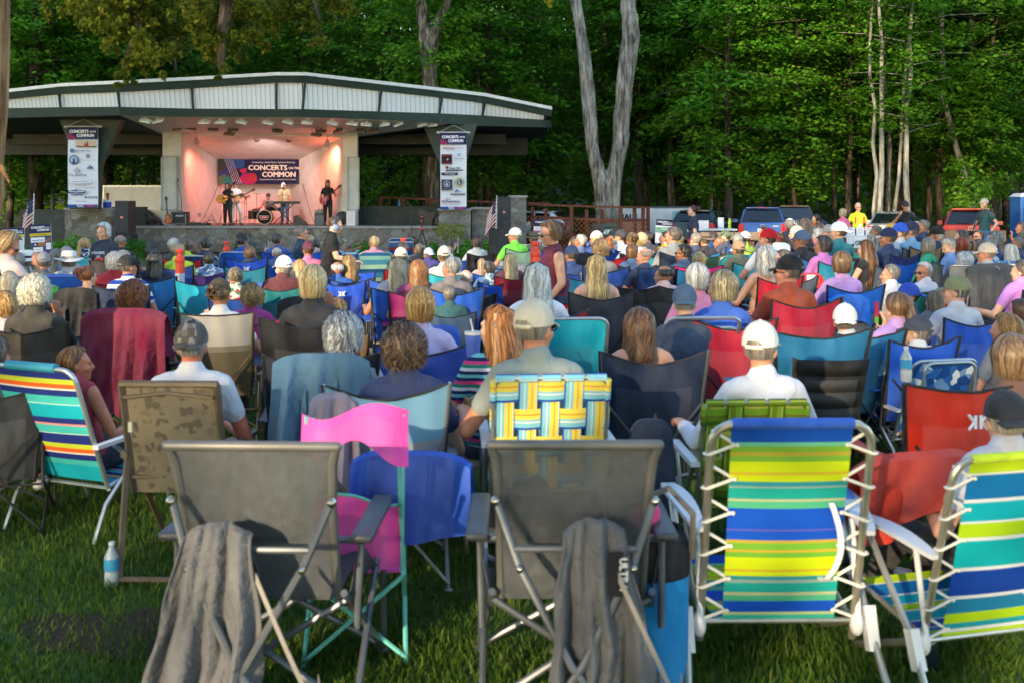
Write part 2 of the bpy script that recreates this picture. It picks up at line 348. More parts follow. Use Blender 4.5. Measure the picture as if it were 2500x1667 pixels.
def crown(seed,z0=3.4,z1=17,Rm=4.2,nb=70,per=130,size=.19):
    r=np.random.RandomState(seed); Cs=[];Ns=[];br=[]
    for b in range(nb):
        f=(b+.5)/nb; z=z0+(z1-z0)*f; prof=min(1,.35+1.5*f)*min(1,(1.08-f)*1.9); L=Rm*prof*r.uniform(.55,1.1); a=b*2.4+r.uniform(-.5,.5)
        up=r.uniform(-.05,.45); d=np.array([cos(a),sin(a),0]); side=np.array([-sin(a),cos(a),0])
        n=int(per*(.4+.7*L/Rm)); 
        # a branch bears several flat sprays of leaves
        ns=5; k=r.randint(0,ns,n); tc=np.array([.35,.55,.72,.88,1.0])[k]; sc_=r.uniform(-1,1,(b+1)*0+ns)*.42
        lat=(sc_[k]*L*.62)*np.array([.5,.9,1,.8,.3])[k]
        rad=.5+.13*L; th=r.uniform(0,2*PI,n); rr=rad*np.sqrt(r.rand(n))*np.array([.8,1,1,.95,.7])[k]
        t=tc*L; zz=z+up*t-.10*t*t/max(L,1)*1.4+np.array([0,.25,-.1,.1,-.25])[k]
        P=d[None]*(t+rr*np.cos(th))[:,None]+side[None]*(lat+rr*np.sin(th))[:,None]; P[:,2]+=zz-.16*(rr/rad)**2+r.normal(0,.09,n)
        N=np.stack([r.normal(0,.42,n),r.normal(0,.42,n),np.ones(n)],1)+d[None]*.35
        Cs.append(P);Ns.append(N); br.append([(0,0,z),tuple(d*L*.5+np.array([0,0,z+up*L*.5-.03*L])),tuple(d*L*.95+np.array([0,0,z+up*L*.95-.13*L]))])
    P=np.concatenate(Cs);N=np.concatenate(Ns); return leafmesh('crown',P,N,size*r.uniform(.6,1.25,len(P)),rs=r),br
CR=[crown(1,size=.22,nb=78,per=150,z0=3.4,Rm=4.6),crown(2,nb=74,Rm=5.0,per=150,size=.22,z0=3.8),crown(3,nb=92,z0=2.2,per=140,size=.21,Rm=4.6),crown(4,nb=70,z0=4.6,Rm=4.3,per=150,size=.22),crown(5,nb=40,z0=1.8,z1=8.5,Rm=2.9,per=160,size=.2)]
TRUNKM={}
def trunkmesh(h,r0,lean=(0,0),seed=0,branches=None,wob=.1,n=10):
    q=random.Random(seed); mb=MB(); k=9; pts=[];rs=[]
    for i in range(k+1):
        f=i/k; pts.append((lean[0]*f+q.uniform(-wob,wob)*(f>0),lean[1]*f+q.uniform(-wob,wob)*(f>0),h*f-.15*(i==0))); rs.append(r0*(1-.62*f)*(1.35 if i==0 else 1.06 if i==1 else 1))
    mb.tube(pts,rs,n)
    if branches:
        for b in branches[::2]: mb.tube(b,[r0*.2,r0*.12,.01],5,caps=False)
    return mb.mesh('trunk')
BARK=[mat('bark','#4a443c',dark='#1e1a16',light='#7d766a'),mat('bark','#5a5148',dark='#2b241d',light='#968c7c'),mat('bark','#8d8a80',dark='#4d4a42',light='#c4c1b4',sc=5),mat('bark','#3a332b',dark='#15110d',light='#5d5245')]
LEAFM=[mat('leaf','#467e1e',hi='#78ac2c'),mat('leaf','#4e8220',hi='#90b834',tr=.5),mat('leaf','#39681c',hi='#5e962b'),mat('leaf','#5f8420',hi='#b8bc3a',tr=.5)]  # last, yellower tone puts the sunlit look of the wood into the colour
def tree(x,D,dia,label,ci=0,lm=0,bm=0,cs=1.0,rz=None,h=16,lean=(0,0),group=None,name='tree',seed=0,crownz=1.0,fork=None,trunk=None):
    p=WZ(x,D) ; t=thing(name,label,'tree',p,0,group)
    key=(round(dia,2),h,lean,ci,seed%3)
    if trunk is not None: me=trunk
    else:
        if key not in TRUNKM: TRUNKM[key]=trunkmesh(h,dia/2,lean,seed,CR[ci][1] if ci is not None and ci<5 else None)
        me=TRUNKM[key]
    obj('trunk',me,BARK[bm],t)
    if ci is not None:
        o=obj('crown',CR[ci][0],LEAFM[lm],t,loc=(lean[0]*.5,lean[1]*.5,0),rot=(0,0,rz if rz is not None else (seed*2.1+x*.01)),scale=(cs,cs,cs*crownz))
    return t
G1='leafy maples of the wood behind the lawn'
# front trees with a place of their own: (x, D, diameter, crown, leafmat, barkmat, crown scale, label)
FT=[(90,44,.66,3,0,3,.95,'thick dark brown pine trunk left of the left hanging banner'),
(137,45,.17,4,1,2,1.2,'slim mottled pale trunk beside the left hanging banner'),
(20,46,.3,2,1,1,1.0,'bright leafy maple at the far left edge of the wood'),
(275,52,.4,0,2,3,1.0,'dark trunk seen past the right edge of the left banner'),
(362,50,.16,2,0,1,.85,'low leafy maple seen over the white trailer beside the stage'),
(330,56,.3,3,2,0,1,'dim trunk behind the white trailer, hung with green branches'),
(960,52,.3,2,0,3,.9,'leafy maple showing between the stage wing wall and right banner'),
(1170,47,.34,2,0,0,.95,'broad maple with low boughs just right of the right hanging banner'),
(1300,50,.3,4,0,3,1.3,'low maple with dipping boughs above the brown ramp railing'),
(1561,50,.36,1,0,3,1,'dark trunk right of the forked grey tree'),
(1582,56,.3,3,2,0,1,'second dark trunk right of the forked grey tree'),
(1641,50,.38,3,0,1,1,'brown trunk above the parked white and orange rental trailer'),
(1676,54,.6,0,2,3,1,'broad black trunk behind the teal hatchback'),
(1734,46,.17,4,1,2,1.1,'thin pale sapling rising behind the teal hatchback roof'),
(1746,52,.42,2,2,0,1,'grey trunk directly behind the thin pale sapling'),
(1787,55,.35,1,0,3,1,'dark trunk between the teal hatchback and the blue wagon'),
(1850,47,.25,2,0,3,.95,'low leafy maple hanging over the blue wagon'),
(1935,46,.25,2,1,3,1.0,'bushy bright green maple behind the blue wagon'),
(2036,50,.18,3,1,0,1,'slim trunk behind the woman in the pink top'),
(2100,52,.14,1,0,0,1,'very thin trunk above the man in the yellow vest'),
(2186,54,.45,None,0,3,1,'broken reddish dead trunk behind the pale birches'),
(2233,53,.2,3,1,3,1,'slim dark trunk right of the pale birches'),
(2262,50,.3,0,3,3,1,'straight dark trunk behind the black-shirted man'),
(2300,47,.42,1,1,3,1,'stout dark trunk left of the red car roof'),
(2331,50,.2,3,3,0,1,'slim trunk above the left end of the red car'),
(2393,50,.3,0,1,0,1,'trunk just right of the tall grey maple above the red car'),
(2411,54,.45,2,3,3,1,'dark trunk above the man in the green shirt'),
(2462,50,.45,1,1,3,1,'thick dark trunk left of the blue portable toilet'),
(2500,54,.35,3,3,0,1,'trunk at the right edge behind the blue portable toilet')]
for i,(x,D,dia,ci,lm,bm,cs,lab) in enumerate(FT): tree(x,D,dia,lab,ci,lm,bm,cs,seed=i+3,h=16 if ci!=4 else 9,group=G1,lean=(rnd.uniform(-.5,.5),0))
# pale birches
for i,(x,D,dia,lean) in enumerate(((2140,42.5,.2,(-.3,0)),(2154,42,.25,(-.15,0)),(2170,43.5,.24,(-.1,.3)),(2181,42.5,.17,(1.0,0)),(2208,42,.26,(.35,0)))):
    lab=['leftmost of the five pale trunks behind the silver car','second from left of the pale trunks behind the silver car, smooth and straight','darker middle trunk among the pale trunks behind the silver car','thin pale trunk slanting right behind the silver car','rightmost and brightest of the pale trunks, behind the black-shirted man'][i]
    tree(x,D,dia,lab,3 if i==4 else None,1,2 if i!=2 else 1,1,seed=i+40,h=13,lean=lean,group='pale trunks behind the silver car',name='birch_tree')
tree(2371,46,.4,'tall straight grey maple rising behind the red car',1,1,1,1,seed=51,h=17,group=G1)
t=MB(); t.tube([(0,0,0),(-.25,0,1.9),(-1.0,0,4.5),(-1.5,0,6.5),(-1.6,0,9.5),(-1.55,0,13)],[.17,.16,.13,.12,.1,.06],9)
tree(2385,45,.3,'crooked grey trunk leaning left across the tall maple by the red car',4,1,2,1,seed=52,group=G1,trunk=t.mesh('trunk'))
# forked bare grey tree
t=MB(); q=random.Random(3)
def limb(pp,rr,n=14):
    P=[];Rr=[]
    for i in range(len(pp)-1):
        for k in range(4):
            f=k/4; P.append(Vector(pp[i]).lerp(Vector(pp[i+1]),f)+Vector((q.uniform(-.03,.03),q.uniform(-.03,.03),0))); Rr.append((rr[i]*(1-f)+rr[i+1]*f)*q.uniform(.80,.90))
    P.append(Vector(pp[-1]));Rr.append(rr[-1]); t.tube(P,Rr,n)
D=39.5; s=D/FPX
def fk(x,y): 
    w=W(x,y,D)-WZ(1482,D); return (w.x,w.y,w.z)
limb([(0,0,-.2),fk(1480,520),fk(1470,455),fk(1448,380),fk(1437,250),fk(1425,130),fk(1405,0),fk(1370,-160)],[.60,.50,.38,.31,.33,.29,.26,.2])
limb([(0.15,.05,0.3),fk(1487,505),fk(1496,445),fk(1515,350),fk(1523,220),fk(1542,90),fk(1532,0),fk(1540,-160)],[.5,.48,.4,.37,.4,.42,.36,.3])
t.ell(fk(1441,182),(.12,.12,.16));t.ell(fk(1549,95),(.14,.14,.2));t.ell(fk(1531,330),(.12,.1,.15));t.ell(fk(1526,205),(.14,.1,.16))
T=thing('dead_tree','large bare forked grey trunk rising behind the ramp railing','tree',WZ(1482,D))
obj('trunk',remesh(t,'trunk',.045,2),mat('bark','#85827a',dark='#3e3a34',light='#b4b0a6',sc=8),T)
# shaggy trunk behind the right end of the roof
t=MB(); D=43.5
def fk(x,y): 
    w=W(x,y,D)-WZ(1052,D); return (w.x,w.y,w.z)
limb([(0,0,-.2),fk(1052,400),fk(1050,200),fk(1040,90),fk(1030,20),fk(1010,-100)],[.5,.42,.4,.42,.3,.2]); limb([fk(1050,130),fk(1065,70),fk(1092,10),fk(1110,-90)],[.38,.3,.22,.15])
T=thing('shaggy_tree','tall shaggy barked maple rising through behind the right roof slope','tree',WZ(1052,D))
obj('trunk',remesh(t,'trunk',.05,1),mat('bark','#6b6258',dark='#231d18',light='#b9b0a2',sc=8),T); obj('crown',CR[1][0],LEAFM[1],T,scale=(1,1,1.15),loc=(0,0,2.5))
# the wood behind, row on row
FL=['tall maple deep in the shaded wood behind the stage roof','tall maple deep in the shaded wood behind the parked cars','tall maple at the sunlit back of the wood on the right']
k=0
for D,sp in ((47,5.6),(53,5.2),(60,5.2),(68,6),(77,7)):
    x=-.60*D
    while x<.62*D:
        xx=x+rnd.uniform(-1.4,1.4); d=D+rnd.uniform(-2.2,2.2); pxx=1250+xx/d*FPX
        far=pxx>1850 and D>58
        ci=rnd.choice([0,1,2,3]) if D<65 else rnd.choice([0,2,1])
        if not(D==47 and (1380<pxx<1620 or 500<pxx<900)):
            tree(pxx,d,rnd.uniform(.22,.5),FL[2] if far else FL[0] if pxx<1300 else FL[1],ci,(3 if far else rnd.choice([0,2,2,0,1])),rnd.choice([0,3,3,1]),rnd.uniform(.9,1.15),seed=k,h=16,group='shaded maples of the wood' if not far else 'sunlit maples of the wood')
        k+=1; x+=sp
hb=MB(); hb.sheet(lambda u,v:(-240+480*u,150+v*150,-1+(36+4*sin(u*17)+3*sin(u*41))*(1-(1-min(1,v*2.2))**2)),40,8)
struct(obj('sky_blocking_hill',hb,ground_mat('sky_blocking_hill','#0d170a','#15240e','#203212')))  # hill added behind the wood to block the sky
# far mass of foliage closing the wood
def far_mass():
    n=85000; x=nr.uniform(-66,70,n); y=nr.uniform(84,120,n); z=.2+nr.rand(n)*27; P=np.stack([x,y,z],1); cl=np.sin(x*.7+y*.3)+np.sin(z*1.3+x*.4)+nr.normal(0,.7,n)
    P=P[cl>-1.2]; N=nr.normal(size=(len(P),3))*.6+np.array([0,-.2,1]); return leafmesh('far_wood',P,N,.95*nr.uniform(.5,1.2,len(P)))
o=obj('far_wood',far_mass(),LEAFM[3]); tag(o,'dense far foliage seen between the trunks of the wood','foliage',kind='stuff')
def under():
    n=16000; x=nr.uniform(-40,44,n); y=nr.uniform(46,80,n); z=.1+np.abs(nr.normal(0,.45,n)); cl=np.sin(x*.9)+np.sin(y*.8+x*.5)
    k=cl>.2; P=np.stack([x,y,z*(.6+.4*cl)],1)[k]; N=nr.normal(size=(len(P),3))*.5+np.array([0,0,1]); return leafmesh('undergrowth',P,N,.22*nr.uniform(.5,1.2,len(P)))
o=obj('undergrowth',under(),LEAFM[0]); tag(o,'low leafy undergrowth on the floor of the wood','undergrowth',kind='stuff')
SPARSE=crown(9,z0=3,z1=17,Rm=4.4,nb=56,per=95,size=.26)[0]  # thinned crown, shaped to let sun dapples through the added trees
# unseen trees added behind the camera to block the low sun
for i,(x,y,s,ci) in enumerate(((-25,-21,1.7,1),(-4,-22,1.6,1),(-30,-9,1.6,0),(5,-27,1.8,2),(-6,-38,2.1,0),(-32,-28,2,2),(14,-24,1.7,1),(-40,-18,2,1),(-38,4,1.6,0),(2,-40,2.1,1),(24,-30,1.9,0),(-26,-14,1.8,2),(-8,-17,1.4,2),(-21,-35,2.0,6),(-3,-30,1.9,5),(-28,-16,1.7,5),(-40,-20,2.1,5),(-35,-12,2.0,5),(-44,-26,2.2,5),(-50,-18,2.1,5),(-54,-28,2.2,5),(-30,-5,1.8,5),(-36,-36,2.2,1),(-46,-30,2.1,0),(-48,-6,1.9,1),(12,-34,2.1,0))):
    t=thing('added_shade_tree','tall shade tree standing behind the audience','tree',(x,y,0),0,'shade trees behind the audience'); obj('trunk',TRUNKM[list(TRUNKM)[0]],BARK[0],t,scale=(1.2,1.2,s)); obj('crown',CR[1][0] if ci==5 or (i%3!=0 and ci!=6) else SPARSE,LEAFM[0],t,rot=(0,0,i*1.3),scale=(s,s,s))
# near tree at the left edge with its overhanging boughs
T=thing('overhanging_tree','near cedar at the left edge, its boughs hanging over the stage roof','tree',WZ(-100,6.2))
b=T.location
def rel(x,y,D): return W(x,y,D)-b
t=MB(); pts=[];rs=[]
for i,(x,y) in enumerate(((-112,1250),(-108,900),(-104,620),(-96,560),(-84,470),(-82,400),(-72,250),(-66,100),(-62,-60),(-58,-400),(-52,-900))): pts.append(rel(x,y,6.2)); rs.append([.25,.22,.2,.205,.225,.21,.215,.21,.2,.17,.12][i])
t.tube(pts,rs,18); t.tube([rel(-30,400,6.2),rel(5,410,6.1),rel(32,465,6.0)],[.03,.022,.008],8)
obj('trunk',remesh(t,'trunk',.018,1),mat('bark','#a8805a',dark='#6a4a30',light='#d0a878',sc=12),T)
brm=MB()
for L in ([(-58,-300,6.2),(120,-150,5.6),(330,-40,5.0),(560,0,4.9)],[(-58,-420,6.2),(300,-200,5.4),(620,-60,5.0),(850,20,4.9)],[(330,-40,5.0),(340,60,4.9),(300,170,4.9)],[(560,0,4.9),(540,90,4.9),(540,175,4.9)],[(740,-20,5.0),(770,40,4.9),(782,95,4.9)]): brm.tube([rel(*q) for q in L],[.04,.025,.012,.005][:len(L)],6)
obj('branch',brm,BARK[1],T)
Ps=[];Ns=[]
cl=[(205,20,34),(250,40,40),(300,20,44),(350,50,40),(390,20,42),(300,80,34),(350,110,34),(270,110,22),(400,90,34),(330,150,28),(300,185,18),(285,205,12),(375,150,22),(415,130,20),(430,60,30),(230,-10,40),(330,-20,50),
(470,20,36),(510,40,40),(560,20,42),(610,30,40),(650,20,34),(520,85,34),(570,80,32),(615,90,26),(655,70,22),(530,130,26),(575,125,22),(545,165,16),(538,190,9),(495,110,18),(635,115,14),(500,-20,50),(600,-20,50),
(700,10,34),(745,20,34),(790,20,32),(835,20,26),(862,30,15),(760,50,22),(785,85,20),(780,108,9),(720,45,20),(740,-20,44),(830,-15,34),(1345,-4,16),(150,-20,40)]
for (x,y,rr) in cl:
    n=int(rr*rr*.75)+40; D=nr.uniform(4.5,5.2); c=rel(x,y,D); r=rr*D/FPX
    ns=max(3,n//60); sub=nr.normal(size=(ns,3))*r*np.array([.55,1.3,.5])+np.array(c)
    k=nr.randint(0,ns,n); Ps.append(sub[k]+nr.normal(size=(n,3))*r*.15+np.stack([np.zeros(n),np.zeros(n),-np.abs(nr.normal(0,r*.2,n))],1)); Ns.append(nr.normal(size=(n,3))+np.array([0,-.3,.3]))
P=np.concatenate(Ps); N=np.concatenate(Ns)
obj('crown',leafmesh('crown',P,N,.021*nr.uniform(.6,1.5,len(P)),asp=.42),mat('leaf','#56681c',hi='#b0b03a',tr=.45),T)
# ---------------------------------------------------------------- bandstand
def interp(L,x):
    for a,b in zip(L[:-1],L[1:]):
        if x<=b[0] or b is L[-1]:
            f=(x-a[0])/(b[0]-a[0]); return a[1]+(b[1]-a[1])*f
def stonemat():
    m,nt,b,N,Lk=newmat('fieldstone'); tc=N('TexCoord'); mp=N('Mapping'); mp.inputs['Scale'].default_value=(1,.9,1.35); Lk(tc.outputs['Object'],mp.inputs[0])
    nz=N('TexNoise'); nz.inputs['Scale'].default_value=2.2; Lk(mp.outputs[0],nz.inputs[0]); ad=N('MixRGB'); ad.blend_type='ADD'; ad.inputs[0].default_value=.22; Lk(mp.outputs[0],ad.inputs[1]); Lk(nz.outputs['Color'],ad.inputs[2])
    v=N('TexVoronoi'); v.inputs['Scale'].default_value=3.1; Lk(ad.outputs[0],v.inputs[0]); e=N('TexVoronoi'); e.feature='DISTANCE_TO_EDGE'; e.inputs['Scale'].default_value=3.1; Lk(ad.outputs[0],e.inputs[0])
    sx=N('SeparateColor'); Lk(v.outputs['Color'],sx.inputs[0]); r=ramp(N,[(0,C('#5b564c')),(.25,C('#7b756a')),(.45,C('#6d6f6c')),(.65,C('#8b8880')),(.85,C('#6d6557')),(1,C('#7f8280'))]); Lk(sx.outputs[0],r.inputs[0])
    n=N('TexNoise'); n.inputs['Scale'].default_value=9; n.inputs['Detail'].default_value=8; Lk(tc.outputs['Object'],n.inputs[0]); mx=N('MixRGB'); mx.blend_type='OVERLAY'; mx.inputs[0].default_value=.55; Lk(r.outputs[0],mx.inputs[1]); Lk(n.outputs[0],mx.inputs[2])
    er=ramp(N,[(.012,(1,1,1,1)),(.026,(0,0,0,1))]); Lk(e.outputs['Distance'],er.inputs[0]); m2=N('MixRGB'); Lk(er.outputs[0],m2.inputs[0]); Lk(mx.outputs[0],m2.inputs[1]); m2.inputs[2].default_value=C('#b3ada0')
    Lk(m2.outputs[0],b.inputs['Base Color']); b.inputs['Roughness'].default_value=.9
    br=ramp(N,[(.0,(0,0,0,1)),(.05,(1,1,1,1))]); Lk(e.outputs['Distance'],br.inputs[0]); bp=N('Bump'); bp.inputs['Strength'].default_value=.8; bp.inputs['Distance'].default_value=.05; Lk(br.outputs[0],bp.inputs['Height'])
    b2=N('Bump'); b2.inputs['Strength'].default_value=.5; b2.inputs['Distance'].default_value=.03; Lk(n.outputs[0],b2.inputs['Height']); Lk(bp.outputs[0],b2.inputs['Normal']); Lk(b2.outputs[0],b.inputs['Normal']); return m
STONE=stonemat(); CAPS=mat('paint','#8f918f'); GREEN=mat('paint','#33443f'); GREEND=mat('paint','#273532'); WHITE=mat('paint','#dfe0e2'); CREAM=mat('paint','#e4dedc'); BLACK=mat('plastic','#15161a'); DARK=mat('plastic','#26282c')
def ribs():
    m,nt,b,N,Lk=newmat('ribbed_panel'); tc=N('TexCoord'); sx=N('SeparateXYZ'); Lk(tc.outputs['Object'],sx.inputs[0]); ml=N('Math'); ml.operation='MULTIPLY'; ml.inputs[1].default_value=6.5; Lk(sx.outputs[0],ml.inputs[0]); fr=N('Math'); fr.operation='FRACT'; Lk(ml.outputs[0],fr.inputs[0])
    r=ramp(N,[(0,C('#d9dde0')),(.80,C('#e8ebee')),(.88,C('#9aa0a6')),(1,C('#d0d4d8'))]); Lk(fr.outputs[0],r.inputs[0]); Lk(r.outputs[0],b.inputs['Base Color']); bp=N('Bump'); bp.inputs['Strength'].default_value=.6; bp.inputs['Distance'].default_value=.03; Lk(fr.outputs[0],bp.inputs['Height']); Lk(bp.outputs[0],b.inputs['Normal']); b.inputs['Roughness'].default_value=.4; return m
BS=thing('bandstand','open bandstand with broad white panelled green trimmed canopy over a stone fronted stage','bandstand',(0,0,0))
Bx=[-160,6,148,292,465,472,676,736,745,923,936,1073,1085,1161,1185,1331,1348]
bot=[(-160,292),(6,289),(292,282),(472,285.5),(736,286),(923,292),(1073,301),(1161,308),(1348,312)]
pb=[(-160,268),(6,265),(148,262.5),(292,261.6),(472,266),(675,267),(739,267),(925,273),(1073,277.5),(1178,282.6),(1348,295)]
pt=[(-160,250),(6,244),(148,230),(292,225),(465,216),(676,202),(745,203),(930,223),(1078,239),(1180,252),(1348,286)]
top=[(-160,240),(0,220),(148,204),(458,189),(676,177),(750,177),(936,199),(1085,216),(1185,228),(1348,261)]
def Df(x): return 6852/(HZ-interp(bot,x))
def strip(lo,hi,dlo,dhi,th,xs=Bx,x1=1348):
    mb=MB(); P=[]
    for x in xs:
        if x>x1: continue
        d=Df(x); a=W(x,lo(x),d+dlo); b=W(x,hi(x),d+dhi); P.append((a,b,a+Vector((0,th,0)),b+Vector((0,th,0))))
    for p,q in zip(P[:-1],P[1:]):
        mb.add([p[0],q[0],q[1],p[1],p[2],q[2],q[3],p[3]],[(0,1,2,3),(5,4,7,6),(3,2,6,7),(1,0,4,5)])
    p=P[-1]; mb.add(list(p),[(0,2,3,1)]); p=P[0]; mb.add(list(p),[(0,1,3,2)]); return mb
I=lambda L:(lambda x:interp(L,x))
obj('lower_fascia',strip(I(bot),I(pb),0,-.12,.12),GREEN,BS)
obj('upper_fascia',strip(I(pt),lambda x:interp(top,x)+8,-.28,-.42,.12),GREEN,BS)
obj('roof_edge',strip(lambda x:interp(top,x)+8,I(top),-.46,-.48,.3),mat('metal','#e3e5e8',met=.2,rough=.4),BS)
RB=ribs(); ML=[-160,148,292,472,675,739,925,1073,1178,1331]
for a,b_ in zip(ML[:-1],ML[1:]):
    xs=[a+1.2]+[x for x in Bx if a+1.2<x<b_-1.2]+[b_-1.2]
    obj('canopy_panel',strip(I(pb),I(pt),-.05,-.2,.06,xs),RB,BS)
for x in ML[1:]:
    xt=x+(-4 if x<500 else 0 if x<700 else 6 if x<1200 else 0); mb=MB(); d=Df(x); a=W(x,interp(pb,x),d-.14); b=W(xt,interp(pt,x),d-.3); mb.tube([a,b],.045,4); obj('mullion',mb,GREEND,BS)
mb=MB(); e=[W(1345,y,Df(1345)-o) for y,o in ((312,0),(261,.45))]; mb.add([e[0],e[1],e[1]+Vector((.12,4,-.1)),e[0]+Vector((.1,5,0))],[(0,1,2,3)]); mb.add([W(1346,268,37.5),W(1353,318,37.5),W(1353,318,38.3),W(1346,268,38.3)],[(0,1,2,3)]); obj('end_board',mb,GREEN,BS)
# roof deck and soffits
mb=MB(); P=[]
for x in Bx: a=W(x,interp(top,x)+3,Df(x)-.35); P.append((a,Vector((a.x*.98,46,a.z-.55))))
for p,q in zip(P[:-1],P[1:]): mb.add([p[0],q[0],q[1],p[1],p[0]-Vector((0,0,.12)),q[0]-Vector((0,0,.12)),q[1]-Vector((0,0,.12)),p[1]-Vector((0,0,.12))],[(0,1,2,3),(7,6,5,4),(2,6,7,3),(0,4,5,1)])
obj('roof_deck',mb,mat('paint','#6a6c6e'),BS)
mb=MB(); fx=[292,472,736,923,1073,1100]
F_=[W(x,interp(bot,x)-.5,Df(x)+.05) for x in fx]; B_=[W(398+ (872-398)*i/5,329+6*i/5,38.2) for i in range(6)]
for i in range(5): mb.add([F_[i],B_[i],B_[i+1],F_[i+1]],[(0,1,2,3)]); 
obj('ceiling',mb,CREAM,BS)
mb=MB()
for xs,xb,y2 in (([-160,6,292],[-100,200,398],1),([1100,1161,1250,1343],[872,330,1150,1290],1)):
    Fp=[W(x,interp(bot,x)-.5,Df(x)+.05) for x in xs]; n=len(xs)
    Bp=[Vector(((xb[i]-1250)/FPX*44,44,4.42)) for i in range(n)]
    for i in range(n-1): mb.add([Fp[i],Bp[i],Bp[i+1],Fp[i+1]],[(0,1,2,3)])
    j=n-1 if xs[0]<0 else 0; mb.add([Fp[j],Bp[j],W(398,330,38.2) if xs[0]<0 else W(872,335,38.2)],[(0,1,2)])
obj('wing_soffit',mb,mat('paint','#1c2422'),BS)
mb=MB(); mb.box((-21.5*.0+W(150,493,42).x,42,4.15),(9.5,.25,.7)); mb.box((W(1080,493,42).x,42,4.15),(7.2,.25,.7)); mb.box((W(250,493,39.5).x,39.5,4.3),(7,.2,.4)); mb.box((W(1050,493,39.5).x,39.5,4.3),(6,.2,.4)); obj('roof_beam',mb,mat('paint','#1f2826'),BS)
# V shaped supports
for pl,d in ((((143,288),(299,288),(243,405),(238,512),(170,512),(168,352)),34.0),(((1030,300),(1165,303),(1139,392),(1135,514),(1080,514),(1074,405)),36.6)):
    P=[W(x,y,d) for x,y in pl]; n=len(P); mb=MB(); mb.add(P+[p+Vector((0,.35,0)) for p in P],[tuple(range(n-1,-1,-1)),tuple(range(n,2*n))]+[(i,(i+1)%n,n+(i+1)%n,n+i) for i in range(n)]); obj('support',mb,GREEN,BS)
# shell: wing walls, splayed sides, sloping ceiling, back
fz=.93
def wallp(name,pts,m,th=.12):
    n=len(pts); P=[Vector(p) for p in pts]; nn=(P[1]-P[0]).cross(P[2]-P[1]).normalized()*th
    mb=MB(); mb.add(P+[p-nn for p in P],[tuple(range(n)),tuple(range(2*n-1,n-1,-1))]+[((i+1)%n,i,n+i,n+(i+1)%n) for i in range(n)]); return obj(name,mb,m,BS)
A=W(443,328,37.6);Bq=W(838,336,37.6);zb=3.42;A2=WZ(542,41.6,zb);B2=WZ(710,41.6,zb)
Af=Vector((A.x,A.y,fz));Bf=Vector((Bq.x,Bq.y,fz));A2f=Vector((A2.x,A2.y,fz));B2f=Vector((B2.x,B2.y,fz))
wallp('side_wall',[Af,A2f,A2,A],CREAM);wallp('side_wall',[B2f,Bf,Bq,B2],CREAM);wallp('back_wall',[A2f,B2f,B2,A2],CREAM);wallp('shell_ceiling',[A2,B2,Bq,A],CREAM)
for x0,x1,yt in ((397,443,326),(838,872,334)):
    a=W(x0,yt,37.55);b=W(x1,yt,37.55); mb=MB(); mb.box(((a.x+b.x)/2,37.7,(a.z+.3+fz)/2),(b.x-a.x,.3,a.z+.3-fz)); obj('wing_wall',mb,CREAM,BS)
mb=MB(); a=W(856,530,37);b=W(872,552,37); mb.box(((W(846,0,37).x+W(868,0,37).x)/2,37.2,1.2),(W(868,0,37).x-W(846,0,37).x,.5,.55)); obj('plinth_block',mb,CREAM,BS)
for x0,x1,y0,y1 in ((395,432,383,513),(850,876,385,513)):
    a=W(x0,y0,37.3);b=W(x1,y1,37.3); mb=MB(); mb.box(((a.x+b.x)/2,37.36,(a.z+b.z)/2),(b.x-a.x,.1,a.z-b.z)); o=obj('shutter',mb,mat('paint','#c9ccca'),BS)
    mb=MB()
    for (xa,ya,xb,yb) in ((a.x,a.z,b.x,a.z),(a.x,b.z,b.x,b.z),(a.x,a.z,a.x,b.z),(b.x,a.z,b.x,b.z)): mb.box(((xa+xb)/2,37.29,(ya+yb)/2),(abs(xb-xa)+.05,.06,abs(yb-ya)+.05))
    obj('shutter_frame',mb,mat('paint','#a9adab'),o)
# stage deck, stone front, piers
mb=MB(); mb.box((0+(W(262,0,36).x+W(1112,0,36).x)/2,39.6,.80),(W(1112,0,36).x-W(262,0,36).x,7.0,.24)); obj('stage_floor',mb,mat('paint','#77716a'),BS)
def sbox(x0,x1,d,z1,depth,z0=-.15):
    xa=WZ(x0,d).x;xb=WZ(x1,d).x; return ((xa+xb)/2,d+depth/2,(z0+z1)/2),(xb-xa,depth,z1-z0)
mb=MB(); mb.box(*sbox(272,606,35.9,.87,.5)); mb.box(*sbox(604,1112,35.75,.87,.5)); obj('stone_front',mb,STONE,BS)
mb=MB(); mb.box(*sbox(268,606,35.84,.95,.6,.872)); mb.box(*sbox(604,1114,35.69,.95,.6,.872)); obj('coping',mb,CAPS,BS)
mb=MB(); mb.box(*sbox(545,606,35.3,.62,.45)); mb.box(*sbox(560,606,34.9,.4,.42)); mb.box(*sbox(575,620,34.5,.2,.42)); obj('stone_steps',mb,STONE,BS)
for x0,x1,d,z in ((158,272,34.5,1.53),(1071,1149,35.2,1.51),(1152,1246,35.5,1.55),(1244,1285,35.2,1.97)):
    mb=MB(); mb.box(*sbox(x0,x1,d,z,1.3)); o=obj('stone_pier',mb,STONE,BS); mb=MB(); mb.box(*sbox(x0-3,x1+3,d-.05,z+.08,1.4,z+.002)); obj('coping',mb,CAPS,o)
for x0,x1,d,z in ((49,157,35.4,1.5),(273,356,38.4,1.58),(874,1070,38.6,1.6)):
    mb=MB(); mb.box(*sbox(x0,x1,d,z,.15)); mb.box(*sbox(x0,x1,d-.04,z+.05,.22,z+.002)); obj('green_parapet',mb,GREEND,BS)
mb=MB(); mb.tube([W(354,512,37.5),W(400,552,37.4)],.04,6); mb.tube([W(354,530,37.5),W(380,552,37.4)],.03,6); obj('stair_rail',mb,BLACK,BS)
